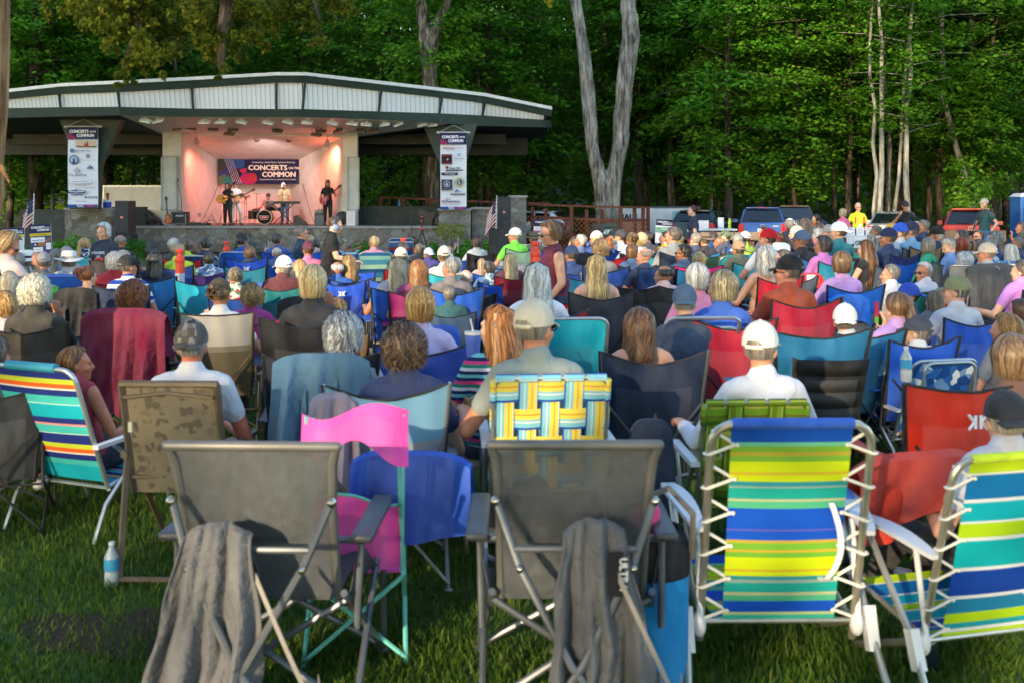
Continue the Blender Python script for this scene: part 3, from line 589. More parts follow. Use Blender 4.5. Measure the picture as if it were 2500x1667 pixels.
# ---------------------------------------------------------------- printing on flat things
FCACHE={}
def textgeo(s):
    if s in FCACHE: return FCACHE[s]
    cu=bpy.data.curves.new('t','FONT'); cu.body=s; cu.size=1; cu.resolution_u=2; o=bpy.data.objects.new('t',cu); COL.objects.link(o)
    dg=bpy.context.evaluated_depsgraph_get(); me=bpy.data.meshes.new_from_object(o.evaluated_get(dg))
    v=[tuple(p.co) for p in me.vertices]; f=[tuple(p.vertices) for p in me.polygons]; bpy.data.objects.remove(o); bpy.data.curves.remove(cu); bpy.data.meshes.remove(me)
    xs=[p[0] for p in v] or [0]; FCACHE[s]=(v,f,min(xs),max(xs)); return FCACHE[s]
class Print:
    """marks laid on a flat thing; local frame M: x right, y up, z outwards"""
    def __init__(s,M): s.mb=MB(); s.M=M; s.mats=[]; s.k=0
    def mi(s,c):
        m=mat('flat',c) if isinstance(c,str) else c
        if m not in s.mats: s.mats.append(m)
        return s.mats.index(m)
    def lay(s): s.k+=1; return .003+.0012*s.k
    def poly(s,pts,c): z=s.lay(); s.mb.add([s.M@Vector((x,y,z)) for x,y in pts],[tuple(range(len(pts)))],None,s.mi(c)); return s
    def rect(s,x0,y0,x1,y1,c): return s.poly([(x0,y0),(x1,y0),(x1,y1),(x0,y1)],c)
    def disc(s,x,y,r,c,n=24,ry=None): return s.poly([(x+r*cos(2*PI*i/n),y+(ry or r)*sin(2*PI*i/n)) for i in range(n)],c)
    def ring(s,x,y,r,w,c): s.disc(x,y,r,c); return s
    def text(s,t,x,y,h,c,al='C',bold=0,w=None,skew=0,rot=0):
        v,f,a,b=textgeo(t); sz=h/.70; sx=sz if w is None else w/max(b-a,.01)
        ox={'C':-(a+b)/2,'L':-a,'R':-b}[al]; z=s.lay(); offs=[(0,0)]
        if bold: offs=[(-bold,0),(bold,0),(0,bold*.6),(0,-bold*.6)]
        for k,(dx,dy) in enumerate(offs):
            P=[]
            for p in v:
                X=(p[0]+ox)*sx+dx*h+skew*p[1]*sz; Y=p[1]*sz+dy*h
                if rot: X,Y=X*cos(rot)-Y*sin(rot),X*sin(rot)+Y*cos(rot)
                P.append(s.M@Vector((x+X,y+Y,z+.0002*k)))
            s.mb.add(P,f,None,s.mi(c))
        return s
    def done(s,parent,name='print'):
        o=obj(name,s.mb.mesh(name,False),None,parent)
        for m in s.mats: o.data.materials.append(m)
        return o
def facing(x,y,D,ry=0.0,rx=0.0):
    """local frame of a board facing the lens: x right, y up, z toward the viewer; origin at photo point"""
    p=W(x,y,D); return Matrix.Translation(p)@Euler((R(90)+rx,0,ry)).to_matrix().to_4x4()
def board(T,M,w,h,th,m,name='panel'):
    mb=MB(); mb.prism([(-w/2,-h/2),(w/2,-h/2),(w/2,h/2),(-w/2,h/2)],M@Matrix.Translation((0,0,-th)),th); return obj(name,mb.mesh(name,False),m,T)
NAVY='#272b52'
def bannerhead(P,x0,y0,x1,y1,px_):
    w=x1-x0;h=y1-y0; P.rect(x0,y0,x1,y1,NAVY); P.poly([(x0,y0),(x0+.3*w,y0),(x0+.16*w,y0+.42*h),(x0,y0+.5*h)],'#8d2f5c')
    P.text('CONCERTS',x0+.07*w,y0+.53*h,.24*h,'#eceaf0','L',.07,.62*w); P.text('ON THE',x0+.74*w,y0+.56*h,.14*h,'#eceaf0','L',.05,.2*w); P.text('COMMON',x0+.31*w,y0+.2*h,.24*h,'#eceaf0','L',.07,.56*w); P.text('Presented by the Londonderry Arts Council',x0+.55*w,y0+.06*h,.06*h,'#9a9cc0','C',0,.7*w)
def bannerfoot(P,x0,y0,x1,y1):
    w=x1-x0;h=y1-y0; P.rect(x0,y0,x1,y1,'#2c4f95'); P.poly([(x0+.5*w,y0),(x1,y0),(x1,y1),(x0+.6*w,y1)],'#5b4a8d'); P.disc(x0+.75*w,y0+.5*h,.1*w,'#b2406a',12,.45*h)
    for k in range(5): P.poly([(x0+(.3+.045*k)*w,y0+.95*h),(x0+(.32+.045*k)*w,y0+.95*h),(x0+(.37+.045*k)*w,y0+.05*h),(x0+(.35+.045*k)*w,y0+.05*h)],'#e8e8f0')
def hang(name,label,x0,x1,y0,y1,D,side):
    s=D/FPX; T=thing('hanging_banner',label,'banner',W((x0+x1)/2,y1,D)); w=(x1-x0)*s; h=(y1-y0)*s
    M=Matrix.Translation((0,0,h/2))@Euler((R(90),0,0)).to_matrix().to_4x4()
    mb=MB(); mb.sheet(lambda u,v:(-w/2+w*u,.012*sin(u*5)+.01*sin(v*9),h*v),6,14,.006); obj('cloth',mb,mat('flat','#d9dce6'),T)
    M=M@Matrix.Translation((0,0,.03)); P=Print(M); u=lambda a:a*w; v=lambda b:(.5-b)*h
    bannerhead(P,-w/2,v(.155),w/2,v(0),s); bannerfoot(P,-w/2,-h/2,w/2,-h/2+.035*h); G='#5a6078'; B='#2b3d6b'
    if side=='L':
        P.rect(u(-.22),v(.255),u(.45),v(.172),'#c9b39c'); P.rect(u(-.2),v(.25),u(.44),v(.238),'#3b2a26'); P.rect(u(.06),v(.24),u(.2),v(.205),'#a8443a'); P.rect(u(.14),v(.205),u(.18),v(.18),'#6b4a40')
        P.disc(u(-.34),v(.295),.07*w,B);P.disc(u(-.34),v(.295),.045*w,'#8fa0c8');P.disc(u(-.34),v(.295),.025*w,B); P.text('Spindel Eye',u(-.24),v(.303),.05*w,'#3b4464','L',.02,.52*w); P.text('ASSOCIATES',u(-.18),v(.318),.02*w,G,'L',0,.3*w)
        P.disc(u(-.28),v(.41),.155*w,B);P.disc(u(-.28),v(.41),.12*w,'#b8c6e0');P.poly([(u(-.33),v(.45)),(u(-.23),v(.45)),(u(-.27),v(.37))],B)
        for k in range(5): P.rect(u(-.37),v(.39+.015*k),u(-.19),v(.393+.015*k),B)
        P.disc(u(.19),v(.362),.062*w,B);P.disc(u(.19),v(.362),.03*w,'#d9dce6',5); P.text('Tranquility Wealth Advisors',u(.2),v(.418),.025*w,G,'C',0,.5*w)
        for k,(a,b) in enumerate(((.17,.02),(.21,.035),(.25,.05),(.29,.03),(.32,.02))): P.rect(u(a),v(.522),u(a+.03),v(.522-b),B)
        P.text('SOUTH MERRIMACK',u(.25),v(.54),.022*w,G,'C',0,.34*w)
        c=(u(-.17),v(.54)); P.poly([(c[0]-.1*w,c[1]),(c[0],c[1]-.1*w),(c[0]+.1*w,c[1]),(c[0],c[1]+.1*w)],'#56585c'); P.poly([(c[0]-.075*w,c[1]),(c[0],c[1]-.075*w),(c[0]+.075*w,c[1]),(c[0],c[1]+.075*w)],'#d9dce6'); P.disc(c[0],c[1],.04*w,'#6a6c70',8); P.disc(c[0],c[1],.02*w,'#d9dce6',8)
        P.text('The Baldwin',u(-.45),v(.61),.075*w,'#4b4f5c','L',.015,.6*w); P.text('SENIOR LIVING CENTER',u(-.14),v(.628),.018*w,'#9096a8','C',0,.5*w)
        P.rect(u(-.43),v(.705),u(.32),v(.66),'#8f96ae');P.rect(u(-.42),v(.702),u(.31),v(.663),'#d9dce6'); P.text('LONDONDERRY CHIROPRACTIC',u(-.05),v(.687),.03*w,B,'C',.03,.55*w)
        P.text('IVYBROOK',u(-.2),v(.735),.045*w,'#69708a','L',0,.36*w);P.text('ACADEMY',u(.12),v(.765),.045*w,'#69708a','L',0,.36*w)
        for k in range(5): P.disc(u(-.18+.06*k),v(.757+.004*(k%2)),.012*w,'#3c4056',6)
        P.poly([(u(-.46),v(.83)),(u(-.47),v(.79)),(u(-.17),v(.778)),(u(.13),v(.79)),(u(.11),v(.83)),(u(-.17),v(.82))],B); P.text('Stonyfield',u(-.17),v(.812),.07*w,'#e4e8f4','C',.04,.5*w); P.text('ORGANIC',u(-.16),v(.852),.06*w,B,'C',.06,.38*w)
        P.text('BODE',u(.1),v(.888),.065*w,B,'L',.09,.42*w); P.text('nh',u(-.4),v(.905),.07*w,'#a4a8b4','C',.03); P.text('THE VILLAGE',u(-.02),v(.932),.035*w,'#4b5878','C',.03,.34*w)
    else:
        P.text('RE/MAX',u(-.38),v(.215),.065*w,'#b03545','L',.06,.44*w); P.text('INNOVATIVE',u(.1),v(.205),.035*w,'#c07a84','L',0,.3*w); P.text('Real Estate 603 555',u(-.02),v(.235),.02*w,G,'C',0,.5*w)
        P.rect(u(-.45),v(.41),u(-.05),v(.282),'#2a2226'); P.text('PRECISION',u(-.25),v(.305),.045*w,'#c83a48','C',.06,.34*w); P.text('GRAPHICS',u(-.25),v(.405),.04*w,'#c83a48','C',.06,.34*w); P.disc(u(-.25),v(.35),.07*w,'#8a2f38');P.disc(u(-.25),v(.35),.055*w,'#2a2226');P.disc(u(-.22),v(.35),.03*w,'#d8d8d8',7)
        P.rect(u(.15),v(.305),u(.28),v(.268),'#9fb4cc'); P.text('Hannah',u(.22),v(.348),.07*w,'#66728c','C',.01,.34*w); P.text('HEALTHCARE',u(.22),v(.365),.022*w,'#9096a8','C',0,.3*w)
        P.text('Shady Hill',u(.03),v(.475),.08*w,'#44614c','C',.04,.4*w,.3); P.disc(u(-.24),v(.455),.06*w,'#8a3a4c',9); P.poly([(u(-.3),v(.485)),(u(.35),v(.48)),(u(.38),v(.495)),(u(-.26),v(.505))],'#2d4436'); P.text('GREENHOUSES',u(.03),v(.502),.022*w,'#d9dce6','C',0,.5*w)
        P.rect(u(-.45),v(.555),u(.17),v(.52),NAVY); P.text('TDH Family',u(-.14),v(.546),.055*w,'#c9cde0','C',.02,.42*w)
        P.rect(u(-.45),v(.75),u(-.04),v(.61),'#3a4258'); P.disc(u(-.25),v(.668),.12*w,'#c3c8d4');P.disc(u(-.25),v(.668),.1*w,'#3a4258');P.poly([(u(-.3),v(.695)),(u(-.25),v(.64)),(u(-.2),v(.695)),(u(-.25),v(.68))],'#d9dce6'); P.text('HAMELBURG',u(-.25),v(.735),.03*w,'#8b94a8','C',0,.34*w)
        P.disc(u(.24),v(.645),.18*w,'#b0a45a');P.disc(u(.24),v(.645),.13*w,'#d9dce6');P.disc(u(.24),v(.645),.115*w,'#2d4f86');P.text('L',u(.24),v(.662),.12*w,'#e2d48a','C',.08); P.text('LIONS',u(.24),v(.592),.05*w,'#d6cb8c','C',.04); P.text('INTERNATIONAL',u(.24),v(.708),.035*w,'#d6cb8c','C',.02,.3*w)
        P.poly([(u(.04),v(.78)),(u(.13),v(.735)),(u(.2),v(.78)),(u(.15),v(.78)),(u(.12),v(.76)),(u(.09),v(.78))],'#3b5c84'); P.poly([(u(.16),v(.735)),(u(.32),v(.78)),(u(.26),v(.78)),(u(.14),v(.745))],'#78a4c4'); P.text('MAINLINE',u(.16),v(.817),.075*w,'#23283a','C',.08,.54*w,.25)
        P.poly([(u(-.38),v(.875)),(u(-.28),v(.85)),(u(-.2),v(.867)),(u(-.14),v(.855)),(u(-.05),v(.875)),(u(-.14),v(.865)),(u(-.2),v(.877)),(u(-.28),v(.86))],'#b8363f'); P.text('DeFrancesco',u(-.1),v(.905),.075*w,'#23283a','C',.08,.68*w,.2); P.rect(u(-.42),v(.917),u(.25),v(.914),'#b8363f'); P.text('ROOFING - SIDING - WINDOWS',u(-.08),v(.935),.028*w,'#4b5060','C',.02,.7*w)
    P.done(T,'print')
    mb=MB(); mb.tube([(-w/2-.08,0,h+.01),(w/2+.08,0,h+.01)],.025,8); mb.ell((-w/2-.09,0,h+.01),(.04,.04,.04)); mb.ell((w/2+.09,0,h+.01),(.04,.04,.04)); obj('rod',mb,mat('plastic','#c9c2b4'),T)
    mb=MB(); mb.tube([(-w/2-.06,0,h+.01),(0,.02,h+.27),(w/2+.06,0,h+.01)],.009,5); obj('cord',mb,mat('plastic','#b5b0a4'),T)
hang('b','tall white sponsor banner hanging on the left support of the stage',166,240,311,507,33.7,'L')
hang('b','tall white sponsor banner hanging on the right support of the stage',1075,1139,325,512,35.0,'R')
# stage banner
D=40.9;s=D/FPX; x0,x1,y0,y1=534,738,388,450; T=thing('stage_banner','wide navy concert banner strung across the back of the stage','banner',W(636,y1,D)); w=(x1-x0)*s;h=(y1-y0)*s
board(T,Matrix.Translation((0,0,h/2))@Euler((R(90),0,0)).to_matrix().to_4x4(),w,h,.01,mat('flat','#26254f'),'cloth')
P=Print(Matrix.Translation((-w/2,-.005,0))@Euler((R(90),0,0)).to_matrix().to_4x4()); U=lambda a:a*w; V_=lambda b:b*h
P.rect(0,0,U(.3),h,'#2b3c78'); P.poly([(0,h),(0,V_(.45)),(U(.08),V_(.55)),(U(.1),h)],'#3c4640'); P.poly([(0,0),(0,V_(.3)),(U(.08),V_(.4)),(U(.12),0)],'#3c6a52'); P.poly([(U(.04),V_(.1)),(U(.12),V_(.35)),(U(.2),V_(.2)),(U(.16),0),(U(.06),0)],'#23707a')
P.poly([(U(.14),h),(U(.31),h),(U(.31),V_(.66)),(U(.2),V_(.62))],'#31508f'); P.disc(U(.2),V_(.38),.075*w,'#1a1c3e'); P.disc(U(.36),V_(.2),.105*w,'#9a2c62',20,.24*h*.95); P.poly([(U(.24),V_(.56)),(U(.34),V_(.63)),(U(.33),V_(.44)),(U(.29),V_(.4))],'#b02f56'); P.disc(U(.41),V_(.26),.05*w,'#a8383e')
P.poly([(U(.93),0),(w,0),(w,V_(.45)),(U(.96),V_(.4))],'#35495a')
for k in range(5): a=.07+.022*k; P.poly([(U(a),h),(U(a+.004),h),(U(a+.119),0),(U(a+.115),0)],'#cfd4e4')
P.text('Community. Great Music. Summer Evenings.',U(.66),V_(.82),.07*h,'#d9d4d0','C',.02,.52*w); P.text('CONCERTS',U(.36),V_(.55),.19*h,'#efe4d8','L',.07,.46*w); P.text('ON THE',U(.84),V_(.58),.09*h,'#efe4d8','L',.05,.13*w); P.text('COMMON',U(.525),V_(.28),.2*h,'#efe4d8','L',.07,.395*w); P.text('Presented by the Londonderry Arts Council',U(.71),V_(.15),.06*h,'#d9d4d0','C',.02,.43*w)
P.done(T)
mb=MB(); mb.tube([(0,0,h),(.0,.1,h+.9)],.008,5); mb.tube([(-w/2,0,h),(-w/2-.7,-1.0,h+.35)],.008,5); mb.tube([(w/2,0,h),(w/2+.6,-1.0,h+.4)],.008,5); obj('cord',mb,DARK,T)
# ---------------------------------------------------------------- stage lights
G='floodlights in a row under the front edge of the canopy'
def flood(x,y,D,tilt,white,label,grp):
    T=thing('floodlight',label,'stage light',W(x,y-6,D),0,grp)
    mb=MB(); M=Euler((R(25),tilt,0)); mb.box((0,0,-.13),(.36,.24,.05),M); obj('lamp_housing',mb,mat('paint','#e4e6ea') if white else mat('paint','#6a5d58'),T)
    mb=MB(); mb.box((0,-.055,-.15),(.32,.15,.05),M); obj('lens',mb,mat('plastic','#f2f4f6',rough=.2) if white else mat('paint','#8a7a70'),T)
    mb=MB(); mb.tube([(0,0,.1),(0,0,-.1)],.02,6); mb.box((0,.02,-.08),(.14,.04,.08)); obj('bracket',mb,mat('paint','#b9bbc0' if white else '#5a504c'),T)
fl_=[(356,291),(387,291),(500,294),(539,294),(591,294),(655,295),(704,294),(750,295),(812,297),(860,298),(894,300),(939,300),(972,300),(1031,301),(1056,302)]
OR_=['leftmost','second','third','fourth','fifth','sixth','seventh','middle','ninth','tenth','eleventh','twelfth','thirteenth','fourteenth','rightmost']
for i,(x,y) in enumerate(fl_): flood(x,y+1,Df(x)+.45,rnd.uniform(-.35,.35),True,f'white floodlight, {OR_[i]} from the left along the canopy edge' if i not in (0,7,14) else f'white floodlight, {OR_[i]} of the fifteen along the canopy edge',G)
for i,(x,y) in enumerate(((434,312),(467,311),(521,314),(569,315),(560,325),(678,318),(784,319),(825,318),(772,327),(882,318),(912,318))): flood(x,y,36.2,rnd.uniform(-.3,.3),False,'dim brownish flood lamp in the rear row under the stage ceiling','rear flood lamps under the stage ceiling')
for i,x in enumerate((627,705)):
    T=thing('cage_lamp',('left' if i==0 else 'right')+' of two wire cage lamps hanging over the stage','lamp',W(x,325,38.1)); mb=MB()
    for k in range(5): a=PI*k/5; mb.tube([(.13*cos(b)*cos(a),.13*cos(b)*sin(a),-.16+.2*sin(b)) for b in [2*PI*j/12 for j in range(13)]],.009,4,caps=False)
    mb.tube([(0,0,.3),(0,0,.02)],.02,6); obj('cage',mb,mat('metal','#6b5a4e'),T); mb=MB(); mb.ell((0,0,-.12),(.06,.06,.08)); obj('bulb',mb,mat('plastic','#cfc4a8'),T)
for i,(x,y,sx) in enumerate(((478,338,-1),(800,344,1))):
    p=W(x,y,37.4); T=thing('par_light',('left' if i==0 else 'right')+' corner stage lamp washing the side wall red','stage light',p)
    mb=MB(); mb.tube([(0,0,0),(sx*-.05,.08,-.22)],[.07,.09],12); mb.tube([(0,0,.25),(0,0,0)],.02,6); obj('lamp_housing',mb,mat('paint','#b9a49c'),T)
for i,(p,aim,e,col,sp) in enumerate(((W(452,334,37.5)+Vector((.35,.1,-.12)),Vector((A.x+.5,39.6,1.8)),230,(1,.15,.09),75),(W(829,342,37.5)+Vector((-.35,.1,-.12)),Vector((Bq.x-.5,39.6,1.8)),240,(1,.14,.07),75),(W(640,318,37.0)-Vector((0,0,.75)),Vector((W(640,0,40).x,41,2.0)),80,(1,.74,.70),105))):  # first two are the red corner lamps; the third is an added fill
    l=bpy.data.lights.new('stage_lamp_or_fill','SPOT'); l.energy=e; l.color=col; l.spot_size=R(sp); l.spot_blend=.8; l.shadow_soft_size=.12
    o=bpy.data.objects.new('stage_lamp_or_fill',l); COL.objects.link(o); o.location=p; o.rotation_euler=(aim-p).to_track_quat('-Z','Y').to_euler()
# ---------------------------------------------------------------- people
def V3(*a): return Vector(a)
def headM(c,yaw=0,pitch=0,roll=0): return Matrix.Translation(c)@Euler((pitch,roll,yaw)).to_matrix().to_4x4()
def head_prims(mb,M):
    R3=M.to_3x3(); p=lambda x,y,z:M@Vector((x,y,z))
    mb.ell(p(0,-.018,.03),(.073,.094,.085),R3,16,10); mb.ell(p(0,.018,-.02),(.060,.074,.085),R3,16,10); mb.ell(p(0,.034,-.068),(.046,.05,.040),R3)
    mb.ell(p(0,.07,-.092),(.022,.02,.018),R3,10,6); mb.rc(p(0,.086,.012),.010,p(0,.103,-.024),.0135,8); mb.ell(p(0,.09,-.030),(.019,.014,.010),R3,8,6)
    mb.rc(p(-.038,.074,.026),.012,p(.038,.074,.026),.012,8); mb.ell(p(0,.084,-.056),(.024,.011,.007),R3,10,6); mb.ell(p(0,.082,-.067),(.020,.011,.007),R3,10,6)
    mb.ell(p(-.040,.062,-.025),(.022,.024,.022),R3,10,6); mb.ell(p(.040,.062,-.025),(.022,.024,.022),R3,10,6)
    for s in (-1,1): mb.ell(p(s*.074,-.012,-.008),(.010,.020,.031),R3@Euler((0,0,s*-.35)).to_matrix(),8,8)
def hand_prims(mb,w,d,up,curl=.5,side=1,s=1.0):
    """w wrist, d direction of the hand, up = back-of-hand normal"""
    d=d.normalized(); up=(up-d*up.dot(d)).normalized(); r=d.cross(up)*side
    B=Matrix((r,d,up)).transposed()
    mb.ell(w+d*.05*s,(.040*s,.052*s,.016*s),B,10,8)
    for i,(o,L) in enumerate(((-.028,.070),(-.009,.080),(.010,.075),(.028,.060))):
        a=w+d*.09*s+r*o*s; c=curl*(1+.12*i); b=a+(d*cos(c*.6)-up*sin(c*.6))*L*.42*s; e=b+(d*cos(c*1.5)-up*sin(c*1.5))*L*.33*s; g=e+(d*cos(c*2.3)-up*sin(c*2.3))*L*.27*s
        mb.tube([a,b,e,g],[.0095*s,.0088*s,.008*s,.007*s],7,round_=True)
    a=w+d*.025*s-r*.034*s; b=a+(d*.6-r*.75-up*.2).normalized()*.035*s; e=b+(d*.85-r*.35-up*.4*curl).normalized()*.03*s
    mb.tube([a,b,e],[.013*s,.0105*s,.009*s],7,round_=True)
def figure(J,vox=.010,sleeve=.55,shorts=False,female=False,bare=False,skirt=False):
    """J: joints. returns meshes for body, shirt, trousers, shoes and the head matrix"""
    f=.93 if female else 1.0; b=MB(); sh=MB(); tr=MB(); SO=[]
    pel,che,nek=J['pelvis'],J['chest'],J['neck']; H_=J['head']; up=(nek-pel).normalized(); rt=J.get('right',V3(1,0,0)); fw=up.cross(rt).normalized(); 
    if fw.dot(J.get('fwd',V3(0,1,0)))<0: fw=-fw
    B=Matrix((rt,fw,up)).transposed(); wt=pel.lerp(che,.45); fat=J.get('fat',1.0)
    def torso(m,g):
        m.ell(pel,(.165+g,.125*fat+g,.13+g),B); m.ell(wt,((.145 if not female else .135)*fat+g,.115*fat+g,.16+g),B); m.ell(che,(.155*f+g,.112+g,.175+g),B)
        if female: 
            for s in (-1,1): m.ell(che+rt*s*.065+fw*.085-up*.02,(.06+g,.055+g,.062+g),B)
        m.rc(che.lerp(nek,.60)-rt*.11*f,.060+g,che.lerp(nek,.60)+rt*.11*f,.060+g); m.rc(nek-up*.09,.075+g,nek-up*.02,.058+g)
    torso(b,0); torso(sh,.014)
    hc=H_@Vector((0,-.015,-.05)); b.rc(nek-up*.04,.058*f,hc,.050*f); head_prims(b,H_)
    for s,k in ((-1,'L'),(1,'R')):
        S=J.get('sh'+k, che.lerp(nek,.58)+rt*s*.160*f); E=J['el'+k]; Wr=J['wr'+k]; hd=J.get('hd'+k,(Wr-E))
        b.rc(S,.052*f,E,.040*f); b.rc(E,.040*f,Wr,.027*f); hand_prims(b,Wr,hd,J.get('hu'+k,V3(0,0,1)),J.get('cu'+k,.6),s if not J.get('flip') else -s)
        if not bare:
            if sleeve<=1: sh.rc(S,.060*f,S.lerp(E,sleeve),.057*f)
            else: sh.rc(S,.059*f,E,.050*f); sh.rc(E,.052*f,E.lerp(Wr,.9),.038*f)
        else: sh.rc(S-rt*s*.05,.058,S-rt*s*.03,.058)
        Hp=pel+rt*s*.085-up*.02; K=J['kn'+k]; A_=J['an'+k]; ft=J.get('ft'+k,V3(0,1,0)).normalized()
        b.rc(Hp,.085,K,.056); b.rc(K,.055,A_,.037); b.rc(A_-V3(0,0,.03),.037,A_+ft*.13-V3(0,0,.045),.03)
        tr.rc(Hp,.101,K,.074)
        if not shorts: tr.rc(K,.074,A_+(K-A_)*.12,.058)
        so_=MB(); SO.append(so_); so_.rc(A_-V3(0,0,.042)-ft*.03,.043,A_+ft*.08-V3(0,0,.05),.044); so_.rc(A_+ft*.08-V3(0,0,.05),.044,A_+ft*.17-V3(0,0,.058),.034)
    tr.ell(pel-up*.01,(.182,.142*fat,.115),B)
    return dict(body=remesh(b,'body',vox,2),shirt=remesh(sh,'shirt',vox*1.25,4),trousers=remesh(tr,'trousers',vox*1.3,4),shoes=[remesh(q,'shoe',vox*1.3,2) for q in SO],M=H_)
def seated(low=False,yaw=0,pitch=0,lean=0.0,arms='lap',female=False,**k):
    z=.36 if low else .47; hs=1.03 if low else 1.17
    pel=V3(0,0,z+.06); che=V3(0,-.085-lean,z+.365); nek=V3(0,-.10-lean*1.5,z+.60); hd=V3(0,-.075-lean*1.7,hs)
    kz=.40 if low else .49; ky=.46; J=dict(pelvis=pel,chest=che,neck=nek,head=headM(hd,yaw,pitch))
    for s,n in ((-1,'L'),(1,'R')):
        J['kn'+n]=V3(s*.13,ky,kz); J['an'+n]=V3(s*.13,ky+(.22 if low else .06),.09)
        if arms=='lap': J['el'+n]=V3(s*.27,-.02,z+.20); J['wr'+n]=V3(s*.14,.24,z+.22)
        elif arms=='rest': J['el'+n]=V3(s*.31,-.02,z+.24); J['wr'+n]=V3(s*.30,.24,z+.27)
        elif arms=='up': J['el'+n]=V3(s*.24,.16,z+.42); J['wr'+n]=V3(s*.07,.26,z+.66); J['hd'+n]=V3(-s*.5,.2,.7); J['hu'+n]=V3(s,0,0)
        elif arms=='behind': J['el'+n]=V3(s*.36,-.12,hs+.08); J['wr'+n]=V3(s*.10,-.20,hs-.02); J['hd'+n]=V3(-s,-.1,.1); J['hu'+n]=V3(0,-1,0)
        elif arms=='chin': J['el'+n]=V3(s*.26,.08,z+.24); J['wr'+n]=V3(.10,.14,z+.50) if s>0 else V3(-.1,.26,z+.22); 
    if arms=='chin': J['hdR']=V3(-.2,-.2,.9); J['huR']=V3(0,-.5,0)
    if 'J' in k: J.update(k.pop('J'))
    return figure(J,female=female,**k)
def standing(h=1.70,yaw=0,pitch=0,fem=False,lean=0.0,arms=None,legs=None,**k):
    s_=h/1.70; J={}; sin_=sin(lean);cos_=cos(lean)
    def u(x,y,z):  # lean forward about the hips
        z0=.93; dy=y+(z-z0)*sin_; dz=z0+(z-z0)*cos_-y*sin_
        return V3(x,dy if z>z0 else y,dz if z>z0 else z)*s_
    J['pelvis']=u(0,0,.95);J['chest']=u(0,-.01,1.24);J['neck']=u(0,-.02,1.455);J['head']=headM(u(0,.02,1.585),yaw,pitch-lean*.3)@Matrix.Scale(s_**.5,4)
    for s,n in ((-1,'L'),(1,'R')):
        J['el'+n]=u(s*.24,-.03,1.10); J['wr'+n]=u(s*.25,.06,.86); J['kn'+n]=V3(s*.10,.03,.50)*s_; J['an'+n]=V3(s*.11,0,.09)
        if arms and n in arms:
            e,w=arms[n][:2]; J['el'+n]=u(*e);J['wr'+n]=u(*w)
            if len(arms[n])>2: J['hd'+n]=V3(*arms[n][2])
            if len(arms[n])>3: J['hu'+n]=V3(*arms[n][3])
            if len(arms[n])>4: J['cu'+n]=arms[n][4]
        if legs and n in legs: J['kn'+n]=V3(*legs[n][0])*s_; J['an'+n]=V3(*legs[n][1])
        if not(arms and n in arms): J['hu'+n]=V3(s,0,0)
    if k.get('fat'): J['fat']=k.pop('fat')
    return figure(J,female=fem,**k)
